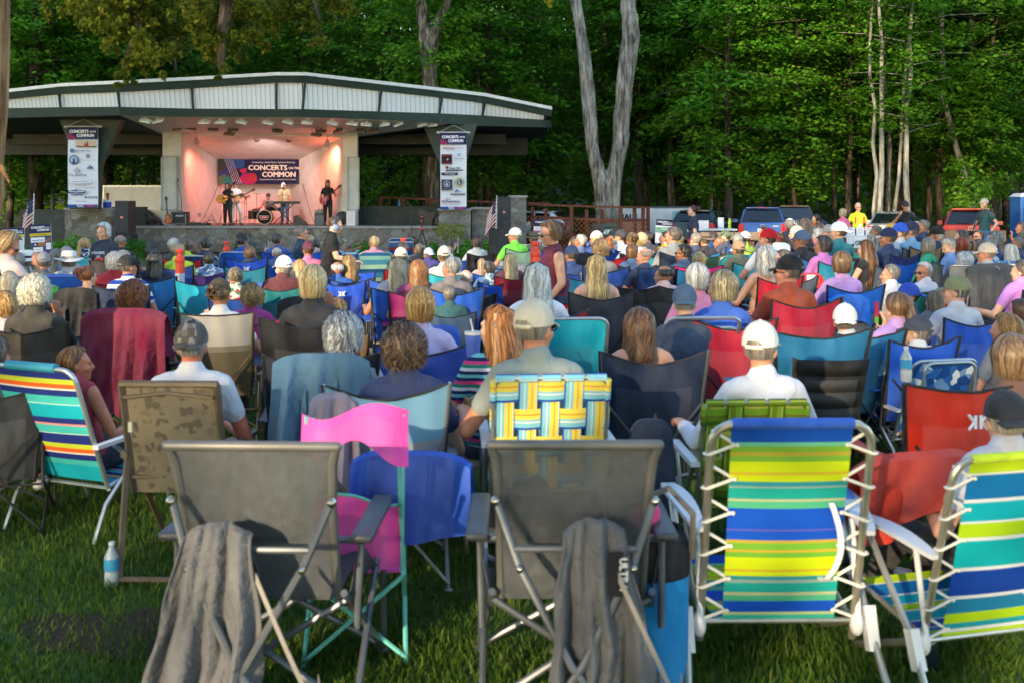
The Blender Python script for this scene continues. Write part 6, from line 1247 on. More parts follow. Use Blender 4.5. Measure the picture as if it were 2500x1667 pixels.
# headphones
T,F,h=None,None,None
def headphones(x,y,D,rz):
    t=thing('headphones','grey blue headphones worn by the man in black before the stage','headphones',W(x,y,D),R(rz)); mb=MB(); mb.tube([(.10*sin(a),-.01,.02+.115*cos(a)) for a in [R(-85+17*i) for i in range(11)]],.012,6); obj('headband',mb,mat('plastic','#2d4a86'),t)
    for s in (-1,1): mb=MB(); mb.ell((s*.095,-.01,-.005),(.028,.045,.05)); obj('ear_cup',mb,mat('plastic','#8fa4c4'),t)
headphones(px('f',795,18)[0],px('f',795,18)[1],14.0,-78)
# ---------------------------------------------------------------- musicians
def guitar(name,label,cat,M,body,col,top,L=1.0,acoustic=True,par=None):
    T=thing(name,label,cat,M.to_translation(),M.to_euler()); n=40
    def out(s): 
        P=[]
        for i in range(n):
            a=2*PI*i/n; y=-.0+.24*sin(a)*s; w=(.155 if sin(a)<0 else .12)*(1-.28*math.exp(-((sin(a)-.12)/.28)**2)); P.append((w*cos(a)*s*1.15,y))
        return P
    if body=='lp': f=lambda s:[(x*(1.0 if y<0 else .9),y*(.85)) for x,y in out(s)]
    else: f=out
    mb=MB(); mb.prism(f(1.0),Matrix.Translation((0,0,-.045)),.09 if acoustic else .05); obj('body',mb.mesh('body',False),mat('carpaint',col),T)
    mb=MB(); mb.prism(f(.92),Matrix.Translation((0,0,.0452 if acoustic else .0052)),.004); 
    obj('top',mb.mesh('top',False),mat('carpaint',top),T); mb=MB()
    if acoustic: mb.lathe([(.0,.0),(.05,.0),(.05,.002),(0,.002)],16,(0,.05,.0495))
    else: mb.box((0,-.02,.012),(.09,.03,.01)); mb.box((0,.07,.012),(.09,.03,.01))
    obj('sound_hole' if acoustic else 'pickup',mb,mat('plastic','#1a1412' if acoustic else '#c9c0a8'),T)
    zt=.055 if acoustic else .02; mb=MB(); mb.box((0,.42,zt),(.05,.56,.022)); obj('neck',mb,mat('wood','#3a2418'),T)
    mb=MB(); mb.box((0,.75,zt-.01),(.075,.16,.018))
    for k in range(3):
        for s in (-1,1): mb.box((s*.05,.70+.045*k,zt-.01),(.03,.014,.012))
    obj('headstock',mb,mat('wood','#6a4426'),T); mb=MB()
    for k in range(6): mb.tube([(-.018+.0072*k,-.13,zt+.013),(-.018+.0072*k,.7,zt+.013)],.0012,3)
    obj('strings',mb,mat('metal','#d0d0d0'),T); return T
FZ=.932
def gmat(T,loc,tilt,back=.1):
    """guitar frame held in front of a player T: neck toward the player's left hand"""
    return Matrix.Translation(T.location)@Euler((0,0,T.rotation_euler.z)).to_matrix().to_4x4()@Matrix.Translation(loc)@Euler((0,0,PI)).to_matrix().to_4x4()@Euler((R(90)-back,0,0)).to_matrix().to_4x4()@Euler((0,0,tilt)).to_matrix().to_4x4()
gr='band on the stage'
AR=lambda h:{'R':((.27,.0,1.10),(.12,.30,.98),(-.6,.2,-.3),(0,1,.2),1.0),'L':((-.30,.10,1.12),(-.42,.34,1.14),(-.3,.5,.5),(-.5,-.2,.4),1.4)}
T,F,h=stand('red haired singer in black with ripped jeans, playing a sunburst acoustic guitar','m',795,572,37.4,175,'#dfa88e','#1c1c1f',mat('cloth','#17171a'),('wavy','#5a0f18','#b02a30'),floor=FZ,fem=True,hk=gr,sleeve=.2,arms={'R':((.27,.0,1.10),(.10,.28,.98),(-.6,.2,-.3),(0,1,.2),1.0),'L':((-.28,.12,1.12),(-.44,.30,1.14),(-.3,.5,.5),(-.5,-.2,.4),1.4)})
guitar('acoustic_guitar','sunburst acoustic guitar held by the red haired singer','guitar',gmat(T,(.10,.24,1.0),R(-78)),'ac','#6a3014','#c9862e')
T,F,h=stand('guitarist in a black hat, sunglasses and white trousers behind the singer','m',880,556,38.3,215,'#cf9478','#dfe2ea',mat('cloth','#dcdce0'),('short','#3a2c24'),hat=('capback','#17171a'),gl='#111111',floor=FZ,hk=gr,sleeve=.9,arms=AR(1),legs={'L':((-.16,.18,.50),(-.20,.05,.09))})
guitar('electric_guitar','orange sunburst electric guitar held by the player in white trousers','guitar',gmat(T,(.02,.24,1.0),R(-62)),'lp','#8a3a14','#e08a34',acoustic=False)
T,F,h=stand('long haired bassist in a brimmed hat and black clothes at the right of the stage','m',1900,540,37.7,185,'#cf9882','#1b1b1e',mat('cloth','#191a1c'),('vlong','#b4a078','#e4d8b4'),hat=('fedora','#1d1a1a','#8a8478'),floor=FZ,hk=gr,arms=AR(1))
guitar('bass_guitar','cherry red electric guitar held by the hatted player at the right','guitar',gmat(T,(.10,.22,.97),R(-48)),'lp','#5a0a10','#a01a24',acoustic=False)
T,F,h=stand('keyboard player in a cream shirt and white cap, bending over the keys','m',1412,640,39.0,178,'#cf9478','#d9c8a0',mat('cloth','#3f6a94'),('short','#9a9088'),hat=('cap','#ececee'),floor=FZ,hk=gr,lean=.34,hh=1.66,pitch=-.3,fat=1.15,arms={'R':((.27,.10,1.10),(.20,.34,1.02),(0,.9,-.3),(0,.2,1)),'L':((-.27,.10,1.10),(-.20,.34,1.02),(0,.9,-.3),(0,.2,1))})
kb=T.location.copy()
Fd=seated(yaw=.2,pitch=-.3,arms='rest',sleeve=.45); X,Y=px('m',1240,672); T=thing('person','drummer in a dusty pink tee and dark knit cap behind the drum kit','person',WZ(X,40.3,FZ-.08),R(185),gr); dress(T,Fd,'#cf9478','#b09098','#3a3a40',hair=('short','#3a302a'),hat=('beanie','#4a4440'))
# drum kit
X,Y=px('m',1215,935); c=WZ(X,39.0,FZ); T=thing('drum_kit','dark drum kit with a red emblem on the bass drum head','drum kit',c)
def drum(n,x,y,z,r,d,tilt=0,horiz=False):
    Mx=Matrix.Translation((x,y,z))@Euler((R(90) if horiz else tilt,0,0)).to_matrix().to_4x4(); mb=MB(); V=[]
    mb.lathe([(r*.98,-d/2),(r,-d/2),(r,d/2),(r*.98,d/2)],24); mb.v=[tuple(Mx@Vector(v)) for v in mb.v]; o=obj(n,mb,mat('carpaint','#15130f'),T)
    mb=MB(); mb.lathe([(r*1.03,d/2-.03),(r*1.03,d/2+.005),(r*.97,d/2+.005),(r*.97,d/2-.03)],24); mb.v=[tuple(Mx@Vector(v)) for v in mb.v]; obj('hoop',mb,mat('metal','#b0b0b4'),o); return o
drum('bass_drum',0,0,.29,.28,.42,0,True); drum('floor_tom',-.55,.25,.38,.2,.35); drum('floor_tom',-.35,-.1,.45,.15,.28,.3); drum('tom',.12,.1,.66,.15,.2,.3); drum('snare_drum',.38,.3,.6,.17,.14)
P=Print(Matrix.Translation((0,-.215,.29))@Euler((R(90),0,0)).to_matrix().to_4x4()); P.disc(0,0,.26,'#1a1816'); P.poly([(-.2,.06),(.2,.06),(.14,-.10),(-.14,-.10)],'#b9b4b0'); P.poly([(-.17,.04),(.17,.04),(.12,-.08),(-.12,-.08)],'#a8332c'); P.text('THE BAND',0,-.03,.05,'#e8d8d0','C',.05,.2); P.done(T)
for x,y,z,r,t in ((-.75,.0,1.05,.24,.15),(.62,.1,.92,.2,-.1),(-.45,.35,1.2,.2,.1),(-.9,.3,.82,.18,0)):
    mb=MB(); mb.lathe([(0,.03),(.04,.02),(r,0),(r,-.004),(0,.02)],24,(x,y,z)); obj('cymbal',mb,mat('metal','#b08a40'),T); mb=MB(); mb.tube([(x,y,z),(x,y,.3)],.012,6)
    for k in range(3): a=2*PI*k/3; mb.tube([(x,y,.35),(x+.22*cos(a),y+.22*sin(a),.02)],.01,5)
    obj('stand',mb,mat('metal','#8a8a8e'),T)
# keyboard on X stand
T=thing('keyboard','black stage keyboard on a crossed stand','keyboard',WZ(691,38.45,FZ)); mb=MB(); mb.box((0,0,.86),(1.28,.3,.1)); obj('body',mb,BLACK,T)
mb=MB(); mb.box((0,-.02,.914),(1.1,.16,.006)); obj('keys',mb,mat('plastic','#d8d4cc'),T); mb=MB(); mb.tube([(-.42,0,.82),(.38,0,.02)],.02,6); mb.tube([(.42,0,.82),(-.38,0,.02)],.02,6); obj('stand',mb,BLK,T)
P=Print(Matrix.Translation((-.42,-.151,.86))@Euler((R(90),0,0)).to_matrix().to_4x4()); P.text('YAMAHA',0,-.015,.03,'#c9c9cc','C',.03); P.done(T)
# microphone stands
def micstand(label,x,D,base,top,boomto=None):
    T=thing('microphone_stand',label,'mic stand',WZ(x,D,base)); mb=MB(); mb.tube([(0,0,.02),(0,0,top)],.013,6)
    for k in range(3): a=2*PI*k/3+.5; mb.tube([(0,0,.2),(.26*cos(a),.26*sin(a),.01)],.011,5)
    tip=Vector((0,0,top))
    if boomto: mb.tube([(0,0,top),boomto],.010,5); tip=Vector(boomto)
    obj('stand',mb,BLK,T); mb=MB(); mb.tube([tip,tip+Vector((.02,.03,.10))],[.014,.02],8); mb.ell(tip+Vector((.025,.035,.13)),(.03,.03,.035)); obj('microphone',mb,BLACK,T); return T
micstand('straight microphone stand in front of the red haired singer',563,37.0,FZ,1.36); micstand('boom microphone stand in front of the keyboard player',689,38.0,FZ,1.25,(0,.15,1.40)); micstand('lone boom microphone stand by the left guitar amplifier',443,37.2,FZ,1.05,(-.16,.0,1.60)); micstand('dark boom stand at the right of the stage wing',893,37.6,FZ,1.2,(-.12,0,1.62)); micstand('low microphone stand beside the drum kit',578,37.9,FZ,.85,(.25,.2,.9))
# amplifiers, monitors, guitar on stand
def amp(label,x0,x1,y0,y1,D,grille='#2a2b2e',logo=None,trim=None):
    a=W(x0,y0,D);b=W(x1,y1,D); w=b.x-a.x;h=a.z-b.z; T=thing('amplifier',label,'amplifier',((a.x+b.x)/2,D,b.z)); mb=MB(); mb.box((0,.16,h/2),(w,.32,h)); obj('cabinet',mb,BLACK,T)
    mb=MB(); mb.box((0,-.008,h*.45),(w*.86,.012,h*.76)); obj('grille',mb,mat('knit',grille),T); P=Print(Matrix.Translation((0,-.016,0))@Euler((R(90),0,0)).to_matrix().to_4x4())
    P.rect(-w*.45,h*.88,w*.45,h*.96,'#2a2a2e')
    for k in range(7): P.disc(-w*.38+w*.11*k,h*.92,.012,'#c9c9cc',8)
    if trim:
        for s in (-1,1): P.rect(s*w*.42-.012,h*.08,s*w*.42+.012,h*.84,trim)
        P.rect(-w*.43,h*.06,w*.43,h*.09,trim)
    if logo: P.text(logo,w*.05,h*.62,.07*h/.55,'#d8d8dc','C',.08,None,.3)
    P.done(T); mb=MB(); mb.tube([(-.08,.16,h),(-.08,.16,h+.03),(.08,.16,h+.03),(.08,.16,h)],.012,5); obj('handle',mb,BLK,T)
amp('black combo guitar amplifier with silver trim at the left of the stage',417,457,518,549,37.1,logo='PEAVEY',trim='#b9bcc2'); amp('tall grey fronted bass amplifier behind the hatted player',768,792,521,553,37.6,'#7a7a80'); amp('small silver amplifier head on the grey bass cabinet',770,790,514,520.5,37.6,'#8a8a8e')
gmx=Matrix.Translation(WZ(410,36.6,FZ+.27))@Euler((R(80),0,0)).to_matrix().to_4x4()@Euler((0,0,R(8))).to_matrix().to_4x4()
guitar('electric_guitar','orange flame electric guitar leaning on a stand at the left stage edge','guitar',gmx,'lp','#7a3014','#d8702a',acoustic=False)
mb=MB(); mb.prism([(0,0),(.5,0),(.42,.12),(.12,.40),(0,.36)],Matrix.Translation(WZ(716,36.9,FZ))@Euler((R(90),0,0)).to_matrix().to_4x4(),-.4); tag(obj('monitor_wedge',mb,BLACK),'black wedge stage monitor between the keyboard and the bass amplifier','speaker')
mb=MB(); c=WZ(836,37.2,FZ); mb.lathe([(.26,0),(.26,.1),(.2,.14)],24); mb.v=[tuple(Matrix.Translation(c+Vector((0,0,.28)))@Euler((R(90),0,R(15))).to_matrix().to_4x4()@Vector(v)) for v in mb.v]; tag(obj('equipment_case',mb,BLACK),'round black drum case standing at the right stage wing','case')
for x,y,w,h,lb in ((1050,530,.42,.5,'dark road case at the foot of the right stone pier'),(1066,543,.36,.30,'small open rack box beside the road case'),(470,548,.5,.12,'heap of black bags on the stage floor right of the amplifier'),(500,549,.3,.10,'small dark pouch on the stage floor')):
    D=36.9; T=thing('equipment_case',lb,'case',WZ(x,D,FZ if x<900 else .95)); mb=MB(); mb.box((0,.15,h/2),(w,.34,h)); mb.box((0,-.03,h/2),(w*.8,.03,h*.7)); obj('shell',mb,DARK if x<900 else mat('plastic','#232220'),T); mb=MB(); mb.tube([(-.08,.1,h),(0,.1,h+.06),(.08,.1,h)],.012,5); obj('handle',mb,BLK,T)
# a folded A shaped guitar stand
mb=MB(); c=WZ(516,36.8,FZ); mb.tube([c+Vector((-.2,0,0)),c+Vector((0,0,.42)),c+Vector((.22,.05,0))],.016,6); mb.tube([c+Vector((-.1,0,.2)),c+Vector((.1,.02,.2))],.012,5); tag(obj('guitar_stand',mb,BLK),'empty A shaped guitar stand on the stage floor','stand')
# ---------------------------------------------------------------- loudspeaker stacks
def spk(label,x0,x1,y0,y1,D,logo):
    a=W(x0,y0,D);b=W(x1,y1,D); w=b.x-a.x;h=a.z-b.z; T=thing('loudspeaker',label,'speaker',((a.x+b.x)/2,D,b.z)); mb=MB(); mb.box((0,.3,h/2),(w,.6,h)); obj('cabinet',mb,mat('plastic','#17181b',rough=.6),T)
    mb=MB(); mb.box((0,-.012,h/2),(w*.92,.02,h*.94)); obj('grille',mb,mat('knit','#212226'),T)
    if logo: P=Print(Matrix.Translation((0,-.024,h/2))@Euler((R(90),0,0)).to_matrix().to_4x4()); P.rect(-.045,-.035,.045,.035,'#e8501e'); P.text('JBL',0,-.02,.035,'#f4e4dc','C',.06,.07); P.done(T,'badge')
    else: mb=MB(); mb.box((w*.502,.3,h*.55),(.012,.14,.14)); mb.box((-w*.36,-.024,h*.55),(.05,.01,.14)); obj('handle',mb,BLACK,T)
DS=33.0
spk('tall black loudspeaker on top of the left stack before the stage',281,315,491,571,DS,True); spk('black subwoofer under the left loudspeaker',277,320,573,618,DS-.05,False)
spk('tall black loudspeaker on top of the right stack by the flag',1215,1247,481,556,DS,True); spk('black subwoofer under the right loudspeaker',1193,1249,558,627,DS-.3,False)
# ---------------------------------------------------------------- flags
def flag(label,x,y0,y1,D,w,h,lean=0,rz=0,nx=6):
    a=W(x,y1,D);b=W(x,y0,D); L=b.z-a.z; T=thing('flag',label,'flag',a,R(rz)); mb=MB(); mb.tube([(0,0,0),(lean,0,L)],L*.008+.004,6); mb.ell((lean,0,L+.01),(L*.015,)*3,n=8,m=6); obj('pole',mb,mat('plastic','#e4e4e2'),T)
    fn=lambda u,v:(lean*(1-.08-h/L*(1-v))-w*u*.55-.10*h*u*(1-v),.12*w*sin(u*7+v*2),L*.92-h*(1-v)-w*.85*u**1.3)
    mb=MB(); 
    for k in range(7): mb.sheet(lambda u,v,k=k:fn(u,(12-2*k+v)/13),nx,1,mi=0)
    for k in range(6): mb.sheet(lambda u,v,k=k:fn(u,(11-2*k+v)/13),nx,1,mi=1)
    mb.sheet(lambda u,v:tuple(Vector(fn(u*.42,(6+7*v)/13))+Vector((0,-.006,0))),nx,4,mi=2)
    st=MB(); o=obj('cloth',mb,[mat('cloth','#a8202e'),mat('cloth','#e4e0dc'),mat('cloth','#1f2a5a')],T)
    for i in range(5):
        for j in range(4): q=Vector(fn(.03+.08*i,(6.8+1.6*j)/13))+Vector((0,-.012,0)); st.ell(q,(w*.014,.003,w*.014),n=5,m=3)
    obj('stars',st,mat('flat','#ece8e4'),T)
flag('American flag on a white pole left of the left stone pier',81,475,556,31,.62,.80,.03); flag('American flag on a white pole beside the right speaker stack',1211,480,560,32.4,.55,.80,.03)
for i,(x,y0,y1) in enumerate(((655,590,625),(921,588,612),(1118,580,620),(157,605,622))): flag(['tiny flag on a stick by the wall behind the dark haired head','tiny flag beside the fluffy blond toddler','tiny flag stuck in the right flower bed','tiny flag below the purple sign'][i],x,y0,y1,30,.2,.22)
# ---------------------------------------------------------------- cooler and bottle on the pier
T=thing('drink_cooler','blue and white drink cooler on the left stone pier','cooler',WZ(262,34.7,1.615)); mb=MB(); mb.lathe([(.13,0),(.14,.02),(.145,.2)],20); obj('body',mb,mat('plastic','#1f3fc0'),T); mb=MB(); mb.lathe([(.148,.201),(.15,.26),(.12,.275)],20); obj('lid',mb,mat('plastic','#dfe2e8'),T); mb=MB(); mb.tube([(-.15,0,.2),(-.16,0,.3),(.16,0,.3),(.15,0,.2)],.01,5); obj('handle',mb,mat('plastic','#dfe2e8'),T)
T=thing('tumbler','copper tumbler standing on the blue cooler','cup',WZ(263,34.7,1.892)); mb=MB(); mb.lathe([(.04,0),(.05,.2),(.052,.21)],14); obj('cup',mb,mat('metal','#b0552a'),T); mb=MB(); mb.lathe([(.054,.211),(.05,.235)],14); obj('lid',mb,BLACK,T)
T=thing('water_bottle','blue water bottle on the green parapet by the ramp rail','bottle',WZ(975,38.4,1.652)); mb=MB(); mb.lathe([(.035,0),(.037,.02),(.037,.16),(.015,.2)],12); obj('body',mb,mat('plastic','#3a8ac4'),T); mb=MB(); mb.lathe([(.017,.201),(.017,.23)],10); obj('cap',mb,mat('plastic','#e4e8ec'),T)
# ---------------------------------------------------------------- concert signs
def sign(label,x,y,w,h,D,kind,rot=0.0,tilt=0,rz=0):
    s=D/FPX; b=W(x,y+h/2,D); T=thing('sign_board',label,'sign',(b.x,b.y,0),R(rz)); M=Matrix.Translation((0,0,EYE-(y-HZ)*s))@Euler((R(90),0,0)).to_matrix().to_4x4()@Euler((0,0,rot)).to_matrix().to_4x4(); w*=s;h*=s
    board(T,M,w,h,.02,mat('flat','#d8dae2')); P=Print(M); t=.26 if kind!='wide' else .3
    P.rect(-w/2,-h/2,w/2,h/2,{'y':'#4a4a78','w':'#d5d8e2','p':'#dcdde6','g':'#dcdfe6'}[kind]); P.rect(-w/2,h/2-t*h,w/2,h/2,NAVY)
    P.text('CONCERTS',-w*.42,h/2-t*h*.5,.065*h,'#f0eef4','L',.07,.62*w); P.text('ON THE',w*.24,h/2-t*h*.48,.03*h,'#f0eef4','L',.05,.2*w); P.text('COMMON',-w*.14,h/2-t*h*.82,.065*h,'#f0eef4','L',.07,.56*w)
    v=lambda a:h/2-a*h
    if kind in('y','w'): P.rect(-w/2,v(t+.10),w/2,v(t+.02),'#d9c02c'); P.text('Thank you to our 2024 sponsors',0,v(t+.075),.03*h,'#3a3420','C',.02,.85*w)
    if kind=='y':
        P.rect(-w*.46,v(.55),w*.2,v(.40),'#e8eaf2'); P.text('experian',-w*.13,v(.51),.055*h,'#2b4a94','C',.04,.52*w); P.poly([(w*.26,v(.44)),(w*.46,v(.42)),(w*.46,v(.54)),(w*.28,v(.56))],'#2f7a56'); P.poly([(w*.24,v(.52)),(w*.48,v(.44)),(w*.48,v(.48)),(w*.26,v(.56))],'#c84a3a')
        P.disc(-w*.26,v(.62),.08*w,'#1f2026'); P.disc(-w*.26,v(.62),.05*w,'#d8d8d8'); P.rect(-w*.12,v(.66),w*.18,v(.57),'#c9802c'); P.text('SMOKE',w*.03,v(.635),.03*h,'#2a1a10','C',.06,.2*w)
        P.rect(w*.24,v(.78),w*.48,v(.58),'#e8eaf0'); P.disc(w*.36,v(.67),.08*w,'#8a9aa0'); P.disc(w*.36,v(.67),.065*w,'#e8eaf0'); P.rect(-w*.36,v(.84),w*.1,v(.70),'#e8eaf0'); P.text('Rte 28 Dental Care',-w*.13,v(.785),.03*h,'#5a6a90','C',.02,.4*w); P.text('Londonderry Arts Council',0,v(.92),.028*h,'#d0d0e0','C',.02,.7*w); P.text('londonderryartscouncil.org',0,v(.96),.02*h,'#d0d0e0','C',0,.6*w)
    elif kind=='w':
        for k in range(6): P.text(['Community Sponsors','Bellavance Farm','Town Realty','Garden Club','Village Bank','Friends of Music'][k],0,v(.46+.085*k),.03*h,'#5a6280','C',.02,.6*w)
    elif kind=='p':
        P.text('Please visit our sponsors',0,v(.36),.03*h,'#5a5a78','C',.02,.8*w); P.rect(-w/2,v(.50),w/2,v(.41),'#a8608c')
        for k in range(5): P.text(['June 12  The Band','June 19  Jazz Night','June 26  Brass','July 10  Country','July 17  Blues'][k],0,v(.58+.08*k),.03*h,'#5a6280','C',.02,.66*w)
    else:
        P.rect(-w/2,v(.56),w/2,v(.33),'#6fa08c'); P.text('T-Shirts',0,v(.42),.06*h,'#e4ece8','C',.05,.4*w); P.text('$20',0,v(.52),.05*h,'#e4ece8','C',.05)
        for k in range(4): P.text(['Adult sizes','Youth sizes','All proceeds','support the arts'][k],0,v(.64+.08*k),.03*h,'#8a90a0','C',.02,.6*w)
    P.done(T); mb=MB(); 
    for sx in (-.42,.42): mb.tube([M@Vector((sx*w,h*.3,-.03)),Vector(((M@Vector((sx*w,0,0))).x,.02,0))],.012,5); mb.tube([M@Vector((sx*w,h*.35,-.03)),Vector(((M@Vector((sx*w,0,0))).x,.4,0))],.012,5)
    obj('easel',mb,mat('metal','#8a8c90'),T)
sign('white and navy concert sign at the far left, partly hidden',33,588,53,62,30,'w',.0); sign('tilted purple sponsor sign with a yellow stripe near the left flag',100,588,52,80,29.5,'y',.06)
sign('concert sign with a mauve stripe behind the burgundy top woman',1325,570,45,66,24,'p',-.04); sign('concert sign with a green stripe beside the woman in scrubs',1622,566,43,58,22.8,'g',-.05)
# ---------------------------------------------------------------- orange delineator posts
def post(label,x,ytop,D,ztop=1.05):
    z=EYE-(ytop-HZ)*D/FPX; s=z/1.1; T=thing('delineator_post',label,'traffic post',WZ(x,D),0,'orange traffic posts marking the aisle',s)
    mb=MB(); mb.lathe([(.055,.06),(.055,.98),(.05,1.0),(.03,1.02),(.028,1.05),(.05,1.06),(.052,1.09),(.03,1.10)],16); mb.lathe([(.057,.93),(.06,.94),(.06,.97),(.057,.98)],16); obj('post',mb,mat('plastic','#f0401c'),T)
    mb=MB(); mb.lathe([(.0565,.52),(.0568,.80)],16,caps=False); obj('reflective_band',mb,mat('plastic','#cfd2d8'),T); mb=MB(); mb.lathe([(.0565,.18),(.0568,.42)],16,caps=False); obj('reflective_band',mb,mat('plastic','#cfd2d8'),T)
    mb=MB(); mb.lathe([(.19,0),(.19,.03),(.08,.06),(.057,.07)],8); obj('base',mb,BLACK,T)
post('orange post left of the red team chair',px('e',875,290)[0],px('e',875,288)[1],12.6); post('orange post with grey band in front of the navy chair',px('e',1590,215)[0],px('e',1590,212)[1],13.4); post('orange post by the stone steps',px('e',2003,145)[0],px('e',2003,142)[1],17.5); post('orange post before the plaid chair',px('f',1393,112)[0],px('f',1393,114)[1],17.5); post('orange post left of the burgundy top woman',px('c',205,615)[0],px('c',205,614)[1],13)
# ---------------------------------------------------------------- red camera tripod, second stand
T=thing('camera_tripod','red and black camera tripod before the right flower bed','tripod',WZ(1030,30,0)); mb=MB(); top=EYE-(540-HZ)*30/FPX
for a in (0,2.1,4.2): mb.tube([(0,0,top-.25),(.33*cos(a+.5),.33*sin(a+.5),0)],[.025,.014],6)
mb.tube([(0,0,top-.45),(0,0,top+.15)],.018,6); obj('legs',mb,BLK,T); mb=MB(); mb.ell((0,0,top-.25),(.07,.07,.05)); mb.ell((0,0,top+.12),(.04,.04,.05)); mb.tube([(0,0,top-.02),(0,0,top+.02)],.03,8); obj('joint',mb,mat('carpaint','#c01828'),T); mb=MB(); mb.box((0,0,top+.24),(.22,.12,.14)); mb.tube([(0,0,top+.24),(.02,.22,top+.24)],.05,10); obj('camera',mb,BLACK,T)
T=thing('stand','thin black pole stand left of the red camera tripod','stand',WZ(1005,30.3)); mb=MB(); mb.tube([(0,0,0),(0,0,1.55)],.012,6); mb.box((0,0,1.5),(.12,.08,.05))
for a in (0,2.1,4.2): mb.tube([(0,0,.3),(.3*cos(a),.3*sin(a),0)],.01,5)
obj('pole',mb,BLK,T)

for x0,y0,x1,y1,lb in ((534,450,487,546,'thin black cable running down from the left end of the stage banner'),(739,450,768,544,'thin black cable running down from the right end of the stage banner'),(553,470,534,549,'thin cable behind the singer')):
    mb=MB(); a=W(x0,y0,40.6);b=W(x1,y1,38.2); mb.tube([a,a.lerp(b,.35)-Vector((0,0,.12)),a.lerp(b,.7)-Vector((0,0,.14)),b],.010,5); tag(obj('cable',mb,BLK),lb,'cable')
mb=MB(); p_=W(485,526,37.9); mb.box(p_+Vector((0,.1,0)),(.12,.08,.15)); tag(obj('socket_box',mb,mat('paint','#d8b0a8')),'small pinkish electrical box on the left side wall of the stage','socket')
